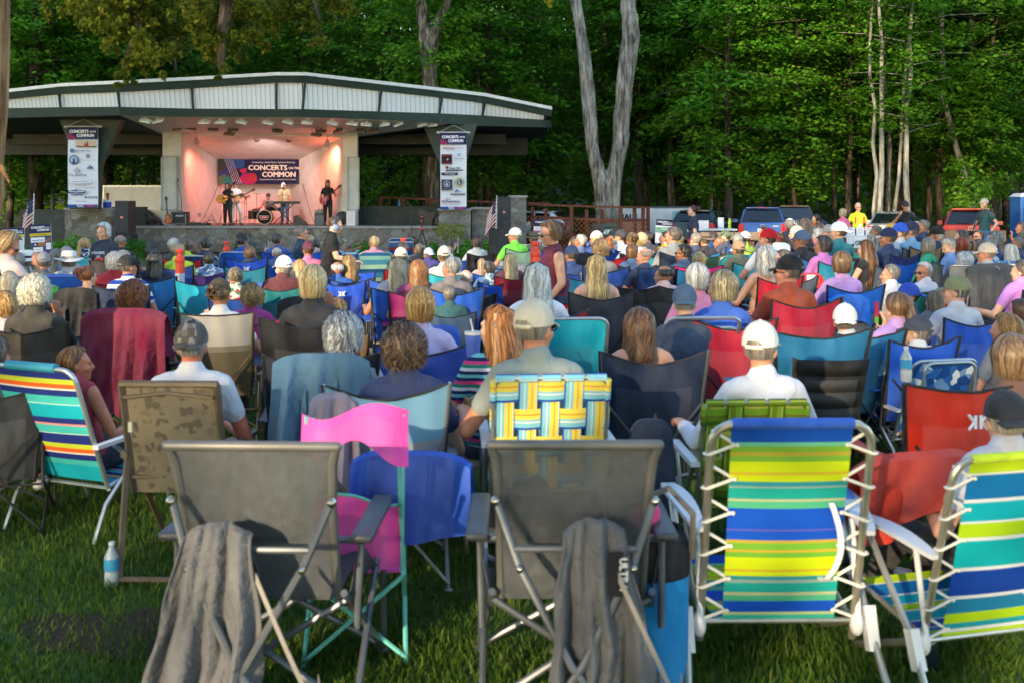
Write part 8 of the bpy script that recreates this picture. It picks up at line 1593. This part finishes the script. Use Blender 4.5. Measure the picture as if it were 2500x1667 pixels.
P=Print(Matrix.Translation((.065,-.505,.60))@Euler((R(84),0,0)).to_matrix().to_4x4()); P.rect(-.025,-.07,.025,.07,'#1c1c20'); P.text('ULTRA',0.012,0,.026,'#c9c9c9','C',.05,.10,0,R(-90)); P.done(b2,'tag')
# striped lime and blue lounger
def lounger(x,ytop,D,rz,label,stops,z0=.23,name='webbed'):
    s=(EYE-(ytop-HZ)*D/FPX)/1.02; a=R(rz); T=thing('striped_lawn_chair',label,'chair',WZ(x,D)+Vector((-sin(a)*.37,cos(a)*.37,0)),a,'striped lounge chairs in the foreground',s)
    y0,y1,z1=-.18,-.37,1.02; A_=mat('metal','#c4beb0',met=.8,rough=.3); mb=MB(); fw=.425
    pt=lambda x_,t,o=0:(x_,y0+(y1-y0)*t-o,z0+(z1-z0)*t)
    mb.sheet(lambda u,v:(((u-.5)*fw*(1+.04*v)),y0+(y1-y0)*v-.018*sin(PI*u)*sin(PI*v)-(.012 if v>.97 else 0),z0+(z1-z0)*v),12,30,.005); obj('sling',mb,mat('uvstripe','x',stops=stops),T); mb=MB(); mb.tube([pt(-fw*.52,1.0),pt(fw*.52,1.0)],.02,10); obj('hem',mb,mat('cloth',[c for p_,c in stops][-1]),T)
    mb=MB(); uframe(mb,.585,(y0+.03,z0-.08),(y1,z1),r=.0155,rad=.085,n=10); mb.tube([pt(-.28,0),pt(.28,0)],.011,8); obj('frame',mb,A_,T)
    CD=mat('plastic','#d9d6cc'); n=6
    for sx in (-1,1):
        mb=MB()
        for k in range(n):
            t=.06+.84*k/(n-1); mb.tube([pt(sx*.205,t,.008),pt(sx*.30,t-.045,.014)],.006,6); mb.tube([pt(sx*.205,t,-.004),pt(sx*.29,t+.065,-.012)],.006,6); mb.ell(pt(sx*.20,t,.014),(.008,.006,.008),n=8,m=5)
            mb.tube([(pt(sx*.30,t-.045)[0]+.018*cos(b),pt(0,t-.045)[1]-.018*sin(b),pt(0,t-.045)[2]) for b in [2*PI*i/8 for i in range(9)]],.005,4,caps=False)
        obj('lacing',mb,CD,T)
    for sx in (-1,1):
        mb=MB(); mb.sheet(lambda u,v:(sx*(.30+.02+(u-.5)*(.03+.058*sin(PI*min(1,v*.9))**.7)+.035*v),y0-.10+.48*v,.60+.03*v+.02*sin(PI*v)),6,12,.018); ar=obj('armrest',mb,mat('plastic','#d4d6da'),T)
        mb=MB(); mb.sheet(lambda u,v:(sx*(.335+(u-.5)*.05+.02*v),y0+.18+.17*v,.642+.008*sin(PI*v)),4,4,.003); obj('inlay',mb,mat('plastic','#8ac06a' if sx<0 else '#3f7fd0'),ar)
        mb=MB(); mb.tube([(sx*.30,y0+.05,.60),(sx*.30,y0-.02,.26)],.012,8); mb.ell((sx*.30,y0,.22),(.026,.035,.05)); obj('hinge',mb,WPL,T)
        mb=MB(); mb.tube([(sx*.345,y0+.36,.63),(sx*.345,y0+.02,.25),(sx*.37,y0-.16,.0)],.015,10); obj('leg',mb,A_,T)
        mb=MB(); mb.tube([(sx*.31,y0-.02,.24),(sx*.32,y0+.46,.02)],.015,10); obj('leg',mb,A_,T)
        mb=MB(); mb.box((sx*.348,y0-.015,.205),(.042,.05,.16),Euler((R(-20),0,0))); obj('leg_sleeve',mb,WPL,T)
    mb=MB(); mb.sheet(lambda u,v:((u-.5)*.46,y0+.03+.50*v,.23+.06*v-.05*sin(PI*v)),8,8,.005); obj('seat',mb,mat('uvstripe','x',stops=stops),T)
    for e in (-1,1): mb=MB(); mb.tube([(e*.28,y0,.23),(e*.29,y0+.56,.31)],.013,8); obj('seat_rail',mb,A_,T)
    mb=MB(); mb.sheet(lambda u,v:(.155+.03*sin(u*5.5)+(v-.5)*.022+.02*u,-.33+.12*u-.04*sin(PI*u),.72-.34*sin(u*PI*.5)+.12*max(0,u-.7)),20,1,.003); obj('strap',mb,mat('cloth','#d4d6e4'),T); return T
def rev(L): # stops listed from the top edge downward
    L=L+[(1.0,None)]; out=[]
    for (a,c),(b,_) in zip(L[:-1],L[1:]): out.append((round(1-b,4),c))
    return sorted(out)
sb=rev([(0,'#1450b8'),(.09,'#6fc4a0'),(.11,'#7fb03a'),(.14,'#b8a83a'),(.16,'#7ab038'),(.185,'#c4d818'),(.235,'#c9b030'),(.25,'#c4d818'),(.285,'#2f8f9a'),(.305,'#8fa8a4'),(.315,'#1fa09a'),(.37,'#b0b890'),(.38,'#4fae8a'),(.415,'#1450c4'),(.52,'#5a58b8'),(.53,'#1450c4'),(.575,'#b8a040'),(.59,'#6fae3a'),(.625,'#c9a838'),(.64,'#6fae3a'),(.665,'#c4d818'),(.73,'#c9a830'),(.74,'#c4d818'),(.765,'#2f8f9a'),(.785,'#8fa8a4'),(.80,'#1fa09a'),(.85,'#b0b890'),(.865,'#4fae8a'),(.895,'#1450c4'),(.955,'#b8cc90'),(.97,'#2fb0a0')])
lounger(1935,1032,3.62,1,'tall lounge chair striped lime, teal and cobalt in the right foreground',sb)
sb2=rev([(0,'#b4d020'),(.08,'#d8dcd0'),(.09,'#1470b0'),(.22,'#d4dce4'),(.24,'#10a8bc'),(.34,'#d4dce4'),(.355,'#a8cc1c'),(.43,'#d4dce4'),(.45,'#10a8b4'),(.60,'#d4dce4'),(.62,'#1440a0'),(.76,'#d4dce4'),(.78,'#1f78a4'),(.86,'#a8cc1c'),(.92,'#1f98a8'),(.95,'#d4dce4'),(.97,'#a8cc1c')])
lounger(2506,1118,3.55,14,'lounge chair striped aqua, lime and white at the right edge',sb2)
# yellow blue plaid webbed chair and green plaid webbed chair
def straps(c,w): return mat('uvstripe','x',ax=0,stops=c)
yb=dict(A=mat('uvstripe','a',ax=0,stops=[(0,'#1f4fae'),(.08,'#7fc4d8'),(.3,'#d8e4e8'),(.36,'#7fc4d8'),(.5,'#e4d45a'),(.7,'#d98a3a'),(.76,'#e4d45a'),(.94,'#c9d8dc')]),B=mat('uvstripe','b',ax=1,stops=[(0,'#1f4fae'),(.1,'#7fc4d8'),(.32,'#d8e4e8'),(.4,'#7fc4d8'),(.5,'#e4d45a'),(.7,'#d98a3a'),(.76,'#e4d45a')]),C=WPL,F=mat('metal','#c9cdd0'))
PY=place('web',yb,1345,914,4.55,4,'yellow and blue plaid webbed lawn chair of the stone capped man',zt=.91)
gb=dict(A=mat('uvstripe','c',ax=0,stops=[(0,'#3f6a1c'),(.12,'#a8b44a'),(.2,'#6a8a24'),(.45,'#8a4a2a'),(.5,'#7aa82c'),(.8,'#b0b854'),(.88,'#3f6a1c')]),B=mat('uvstripe','d',ax=1,stops=[(0,'#3f6a1c'),(.2,'#6a8a24'),(.45,'#8a4a2a'),(.5,'#7aa82c'),(.85,'#b0b854')]),C=WPL,F=mat('metal','#a8aaa4'))
PG=place('web',gb,1845,975,4.45,3,'green plaid webbed lawn chair of the cream capped man',zt=.91)
PY.scale.x*=.82; PG.scale.x*=.80; T1.scale.x*=.95; T2.scale.x*=.93
# left: striped beach chair and brown patio chair
sb3=rev([(0,'#1f2f7a'),(.07,'#b8c83a'),(.11,'#e0602a'),(.15,'#dcd4d0'),(.165,'#1f2f7a'),(.22,'#3fb0b0'),(.29,'#b8d8d4'),(.30,'#15a0b8'),(.42,'#1f2f7a'),(.47,'#c98a90'),(.49,'#3fb0b4'),(.56,'#b8d8d4'),(.57,'#1f2f7a'),(.66,'#b8c83a'),(.70,'#e0602a'),(.74,'#dcd4d0'),(.755,'#1f2f7a'),(.81,'#3fb0b0'),(.86,'#15a0b8')])
place('beachlow',cm(mat('uvstripe','x',stops=sb3),None,WPL,mat('metal','#b8c4cc'),'#1f86a4'),118,888,5.45,-22,'navy orange and aqua striped beach chair at the left',zt=.90)
T=thing('patio_chair','brown framed patio chair with leaf patterned sling, under the grey cap man','chair',WZ(415,4.72)+Vector((0,.38,0)),R(-2),None,.98)
BR=mat('metal','#6f604c',met=.35,rough=.5); SL=mat('print','#8a7d68',scale=30,cols=['#7d705c','#8a7d68','#867a66','#6a5f50'])
mb=MB(); mb.sheet(lambda u,v:((u-.5)*.43,-.22-.14*v-.02*sin(PI*u),.42+.55*v),10,12,.005); obj('sling',mb,SL,T)
for sx in (-1,1):
    mb=MB(); mb.tube([(sx*.235,-.365,.985),(sx*.235,-.22,.42),(sx*.235,.24,.40)],.019,4); obj('side_rail',mb,BR,T)
    mb=MB(); mb.tube([(sx*.25,.28,.0),(sx*.25,-.22,.60)],.016,4); obj('leg',mb,BR,T); mb=MB(); mb.tube([(sx*.25,-.36,.0),(sx*.25,-.26,.60)],.017,4); obj('leg',mb,BR,T)
    mb=MB(); mb.tube([(sx*.25,-.30,.62),(sx*.27,.0,.64),(sx*.25,.22,.62)],.02,6); obj('armrest',mb,BR,T)
for q in (([(-.24,-.368,.985),(.24,-.368,.985)],.018),([(-.22,-.375,.92),(0,-.38,.945),(.22,-.375,.92)],.009),([(-.235,-.245,.50),(.235,-.245,.50)],.012),([(-.25,-.36,.03),(.25,-.36,.03)],.014),([(-.25,.27,.03),(.25,.27,.03)],.014)): mb=MB(); mb.tube(q[0],q[1],6); obj('cross_rail',mb,BR,T)
mb=MB(); mb.sheet(lambda u,v:((u-.5)*.44,-.22+.46*v,.42-.03*sin(PI*v)),8,8,.005); obj('seat',mb,SL,T)
mb=MB(); mb.box((-.2,-.345,.77),(.02,.004,.05)); obj('care_tag',mb,mat('cloth','#d4ccb8'),T)
# navy chair, quilted blue chair, red emblem chair, light blue chair, pink child's chair
place('camp',cm('#1a2740','#131c30',None,GRY),1598,855,5.45,3,'empty looking navy camp chair behind the grey armchair on the right',zt=1.0)
place('wide',cm('#1d6a94',None,None,BLK),2013,806,6.1,16,'big teal blue camp chair with a black quilted panel',zt=1.0)
o=place('wide',cm('#b82a16','#a82412',None,BLK),2372,930,4.5,10,'brick red camp chair with white emblem at the right edge',zt=1.0,emb=1)
place('camp',cm(mat('uvstripe','y',stops=[(0,'#a8acb0'),(.55,'#7aaccc')]),None,None,mat('metal','#a8acb0')),945,935,4.62,6,'pale blue and grey camp chair behind the navy shirt',zt=1.0)
T=thing('child_camp_chair',"child's pink camp chair with mint green frame behind the left grey armchair",'chair',WZ(868,3.98),R(6)); PK=mat('fabric','#d8489c'); MT=mat('plastic','#68c4b8')
zz=lambda y,D=3.98:EYE-(y-HZ)*D/FPX
mb=MB(); mb.sheet(lambda u,v:((u-.5)*.42,-.05*sin(PI*u)-.05*(1-v)-.02*sin(u*9),zz(985)-.10*(1-v)*(1+.35*sin(u*8+1))-.03*sin(u*6+.5)-.10*u*(1-v)-.02),24,8,.012); obj('headrest',mb,PK,T)
mb=MB(); mb.sheet(lambda u,v:((u-.5)*.36,.02-.03*sin(PI*u)+.01*sin(u*14),.36+(.28+.03*sin(u*5))*v),16,10,.008); obj('backrest',mb,PK,T)
for e in (.985,1.0): pass
mb=MB(); mb.tube([((u-.5)*.36,.02-.03*sin(PI*u)+.01*sin(u*14)-.002,.36+(.28+.03*sin(u*5))) for u in [i/12 for i in range(13)]],.006,5); obj('trim',mb,MT,T)
mb=MB(); mb.sheet(lambda u,v:((u-.5)*.36,.03+.34*v,.34-.04*sin(PI*v)),8,6,.006); obj('seat',mb,PK,T)
for sx in (-1,1):
    mb=MB(); mb.tube([(sx*.19,-.02,zz(1010)),(sx*.185,.03,.34)],.009,6); mb.tube([(sx*.165,-.01,zz(1015)),(sx*.185,.05,.30)],.006,5); obj('back_post',mb,MT,T)
    mb=MB(); mb.tube([(sx*.19,.0,.34),(sx*.2,.38,.0)],.010,6); obj('leg',mb,MT,T); mb=MB(); mb.tube([(sx*.2,-.06,0),(sx*.19,.36,.34)],.010,6); obj('leg',mb,MT,T)
mb=MB(); mb.tube([(-.2,-.04,.02),(.19,.0,.33)],.009,6); mb.tube([(.2,-.04,.02),(-.19,.0,.33)],.009,6); obj('frame',mb,MT,T)
place('camp',cm('#2a2c34'),785,862,5.3,8,'chair hidden beneath the light denim jacket',zt=1.0)
place('camp',cm('#3a2030'),305,762,7.15,-4,'chair hidden beneath the maroon blanket',zt=1.0)
# ------- cloths over chairs
def cloth(name,label,x,ytop,D,rz,w,lb,lf,m,seed=1,folds=7,amp=.03,hood=False,flare=.1,cat='blanket'):
    z=EYE-(ytop-HZ)*D/FPX; a=R(rz); return drape(name,label,cat,WZ(x,D),a,w,z-.03,0,lb,lf,m,folds,amp,seed,1,hood,None,flare)
cloth('blanket','maroon fleece blanket draped over a tall chair on the left',305,752,7.05,-4,.62,.70,.3,mat('cloth','#6f1238'),3,7,.05,False,.14)
cloth('denim_jacket','light denim jacket spread over a chair back left of centre',785,858,5.2,6,.50,.62,.3,mat('cloth','#527a98'),4,6,.045,False,.12,'jacket')
cloth('jacket','charcoal hooded jacket over a chair under frizzy white hair',93,735,8.2,-4,.50,.60,.2,mat('cloth','#35322e'),5,5,.03,True,.15,'jacket')
cloth('jacket','black cardigan draped left of the patterned chair',187,702,9.8,0,.42,.42,.2,mat('cloth','#17171b'),6,5,.03,False,.1,'jacket')
cloth('jacket','black jacket draped over a chair below the full blonde bob',765,722,8.9,6,.62,.50,.2,mat('cloth','#1c1b1e'),7,5,.03,False,.1,'jacket')
cloth('blanket','dark grey shawl draped over a lounger at the right',2420,643,11.3,4,.58,.62,.2,mat('cloth','#4a4d52'),8,7,.035,False,.2)
cloth('jacket','black leather jacket over a chair left of the jade cardigan',2215,588,17,20,.55,.5,.2,mat('cloth','#23242a'),9,5,.03,False,.1,'jacket')
cloth('sweater','lavender sweater hanging beside curly chestnut hair',1040,688,11.2,6,.16,.34,.1,mat('cloth','#6f62a8'),10,3,.03,False,.1,'sweater')
cloth('jacket','black coat draped beside neat white hair and blue shirt',1420,617,15.0,12,.48,.45,.2,mat('cloth','#2a262c'),11,4,.03,False,.1,'jacket')
cloth('towel','white cloth over a chair behind ginger hair',1903,592,16.5,8,.34,.45,.2,mat('cloth','#c4dce8'),12,4,.03,False,.1,'towel')
cloth('scarf','dusty mauve scarf bunched on the pale blue chair arm',815,955,4.6,8,.22,.42,.1,mat('cloth','#8f8494'),14,5,.03,False,.1,'scarf')
cloth('blanket','royal blue blanket hanging down between the two grey armchairs',1005,1098,4.25,-8,.52,.33,.2,mat('fabric','#1a48a4'),15,3,.03,False,.05)
cloth('blanket','blue canopy cloth folded over the chair of the golden bob',1078,793,6.5,6,.24,.50,.2,mat('fabric','#2450a8'),16,3,.03,False,.1)
cloth('jacket','navy jacket hanging behind the right grey armchair',1590,1018,4.35,0,.18,.50,.15,mat('cloth','#16243e'),17,3,.03,False,.2,'jacket')
cloth('blanket','teal blue chair cover slumped right of the burgundy top woman',1440,722,10.6,20,.34,.34,.2,mat('fabric','#1a5a84'),18,4,.04,False,.2)
cloth('blanket','bright blue cloth hanging behind the blue and grey chair',2070,718,9.6,10,.42,.24,.2,mat('fabric','#1f6fd0'),19,3,.04,False,.1)
cloth('blanket','brick red seat cloth spreading below the red emblem chair',2240,1098,4.15,16,.62,.26,.3,mat('fabric','#a82a18'),20,3,.04,False,.15)
cloth('blanket','red cloth hanging behind the scarlet chair with a paper note',1975,666,11.8,8,.34,.30,.2,mat('fabric','#b81f2c'),21,3,.04,False,.1)
cloth('blanket','bright blue cover hanging behind the emblem chair and topknot',645,690,11.6,4,.30,.24,.1,mat('fabric','#1f62c4'),22,3,.04,False,.1)
# quilted black panel on the teal chair
mb=MB(); c=WZ(2013,6.02); mb.sheet(lambda u,v:(c.x+(u-.5)*(.40+.06*v),c.y-.11*v-.045*cos((u-.5)*PI)-.028*abs(sin(PI*4*v))*(1-(2*u-1)**4)-.012,.50+.40*v),18,32,.03)
tag(obj('seat_cushion',mb,mat('fabric','#1b1a1c')),'black quilted cushion strapped to the back of the teal blue chair','cushion')
# small things on the lawn
def bottle(label,x,ybase,D,h,body,liq=None,cap='#e4e8ec',z=None):
    b=W(x,ybase,D); T=thing('water_bottle',label,'bottle',(b.x,b.y,b.z if z is None else z)); r=h*.16; mb=MB(); mb.lathe([(r*.9,0),(r,h*.03),(r,h*.3),(r*.93,h*.33),(r,h*.36),(r,h*.68),(r*.4,h*.88),(r*.38,h*.93)],16); obj('body',mb,mat('plastic',body,rough=.12),T)
    mb=MB(); mb.lathe([(r*1.02,h*.38),(r*1.02,h*.64)],16,caps=False); obj('wrapper',mb,mat('plastic','#3aa0d0'),T); mb=MB(); mb.lathe([(r*.42,h*.935),(r*.42,h)],12); obj('cap',mb,mat('plastic',cap),T); return T
bottle('clear water bottle with a blue wrapper standing in the grass at left',273,0,4.75,.21,'#aab8bc',z=0); bottle('red tinted soda bottle on the small side table',653,880,8.25,.17,'#b8404a'); bottle('empty plastic bottle in the net of the blue patterned chair',2212,930,6.3,.22,'#b8c0c4')
T=thing('side_table','small folding table with the red soda bottle','table',WZ(655,8.3)); zt=EYE-(881-HZ)*8.3/FPX; mb=MB(); mb.box((0,0,zt-.012),(.26,.26,.02)); obj('table_top',mb,mat('metal','#8a8f96'),T)
for sx in (-.11,.11): mb=MB(); mb.tube([(sx,-.1,zt-.02),(-sx,.1,0)],.008,5); obj('leg',mb,AL,T)
T=thing('tumbler','white lidded tumbler with a straw held beside the copper haired woman','cup',W(1155,870,5.6)); mb=MB(); mb.lathe([(.035,0),(.045,.12),(.047,.122)],18); obj('cup',mb,mat('plastic','#5a78d8'),T); mb=MB(); mb.lathe([(.049,.123),(.048,.14)],18); obj('lid',mb,mat('plastic','#dfe4ea',rough=.2),T); mb=MB(); mb.tube([(0,0,.14),(-.015,0,.21)],.005,6); obj('straw',mb,mat('plastic','#e4e4e0'),T)
T=thing('cooler_bag','tall blue cooler bag with a black top beside the right grey armchair','bag',WZ(1585,3.75)); mb=MB(); mb.lathe([(.13,0),(.145,.02),(.15,.42),(.15,.44)],20,sy=.8); obj('body',mb,mat('fabric','#1278b8'),T); mb=MB(); mb.lathe([(.153,.442),(.155,.54),(.14,.58),(.10,.585)],20,sy=.8); obj('lid',mb,mat('fabric','#14181f'),T)
mb=MB(); mb.tube([(-.15,-.02,.5),(-.13,-.14,.72),(.05,-.16,.80),(.14,-.14,.70),(.155,-.02,.5)],.012,6); obj('strap',mb,mat('cloth','#6f6a68'),T)
T=thing('cloth_bundle','small bundle of bright pink cloth on top of the blue cooler bag','cloth',WZ(1568,3.7,.60)); mb=MB(); mb.ell((0,0,.04),(.06,.05,.06)); mb.ell((.03,.01,.07),(.04,.04,.05)); obj('cloth',remesh(mb,'cloth',.01,1),mat('cloth','#e8488a'),T)
T=thing('hair_clip','yellow flower clip in auburn hair','hair clip',W(200,678,10.9)); mb=MB()
for k in range(5): a=2*PI*k/5; mb.ell((.02*cos(a),-.02,.02*sin(a)),(.016,.008,.016),n=8,m=5)
obj('petals',mb,mat('plastic','#e0b030'),T)
T=thing('ice_pop','red and green ice pop held up by the little ponytail girl','ice pop',W(2140,768,8.3)); mb=MB(); mb.box((0,0,.04),(.03,.015,.13)); obj('ice',mb,mat('plastic','#d8304a',rough=.2),T); mb=MB(); mb.box((0,0,-.045),(.031,.016,.05)); obj('green_end',mb,mat('plastic','#7ab83a',rough=.2),T); mb=MB(); mb.box((0,0,-.09),(.01,.004,.06)); obj('stick',mb,mat('wood','#c9a878'),T)
T=thing('drink_can','green soda can beside the little ponytail girl','can',W(2157,795,8.3)); mb=MB(); mb.lathe([(.028,0),(.033,.008),(.033,.10),(.028,.112)],16); obj('body',mb,mat('metal','#1f7a3a'),T); mb=MB(); mb.lathe([(.0,.113),(.027,.113),(.027,.115)],14); obj('lid',mb,mat('metal','#c9cdd0'),T)
T=thing('paper_note','white paper note pinned to the red cloth','note',W(1979,680,11.65)); mb=MB(); mb.sheet(lambda u,v:((u-.5)*.10,-.01-.01*sin(u*3),(v-.5)*.085),4,4,.002); obj('paper',mb,mat('flat','#dfe0e8'),T)
for i,(x,y,D,c,lb) in enumerate(((1535,800,7.6,'#1a1b22','crumpled black bag on the grass behind the peach blouse'),(1500,755,8.6,'#8a9298','grey and white bag beside the black double chair'),(2400,760,10.4,'#8a7a68','brown paper bag on the grass by the grey lounger'))):
    T=thing('bag',lb,'bag',WZ(x,D)); mb=MB(); q=random.Random(i)
    for k in range(5): mb.ell((q.uniform(-.10,.10),q.uniform(-.06,.06),.08+.05*k),(.15-.018*k,.12,.09))
    obj('cloth',remesh(mb,'cloth',.015,2),mat('cloth',c,fold=16),T); mb=MB(); mb.tube([(-.06,-.05,.30),(-.03,-.09,.42),(.04,-.09,.42),(.06,-.05,.30)],.008,5); obj('handle',mb,mat('cloth',c),T)
T=thing('jar_candle','dark lidded jar in the grass at the right','jar',WZ(2262,3.9)); mb=MB(); mb.lathe([(.04,0),(.045,.01),(.045,.12),(.04,.13)],18); obj('body',mb,mat('glass','#16202c'),T); mb=MB(); mb.lathe([(.044,.131),(.044,.15)],18); obj('lid',mb,mat('plastic','#3a3c40'),T)
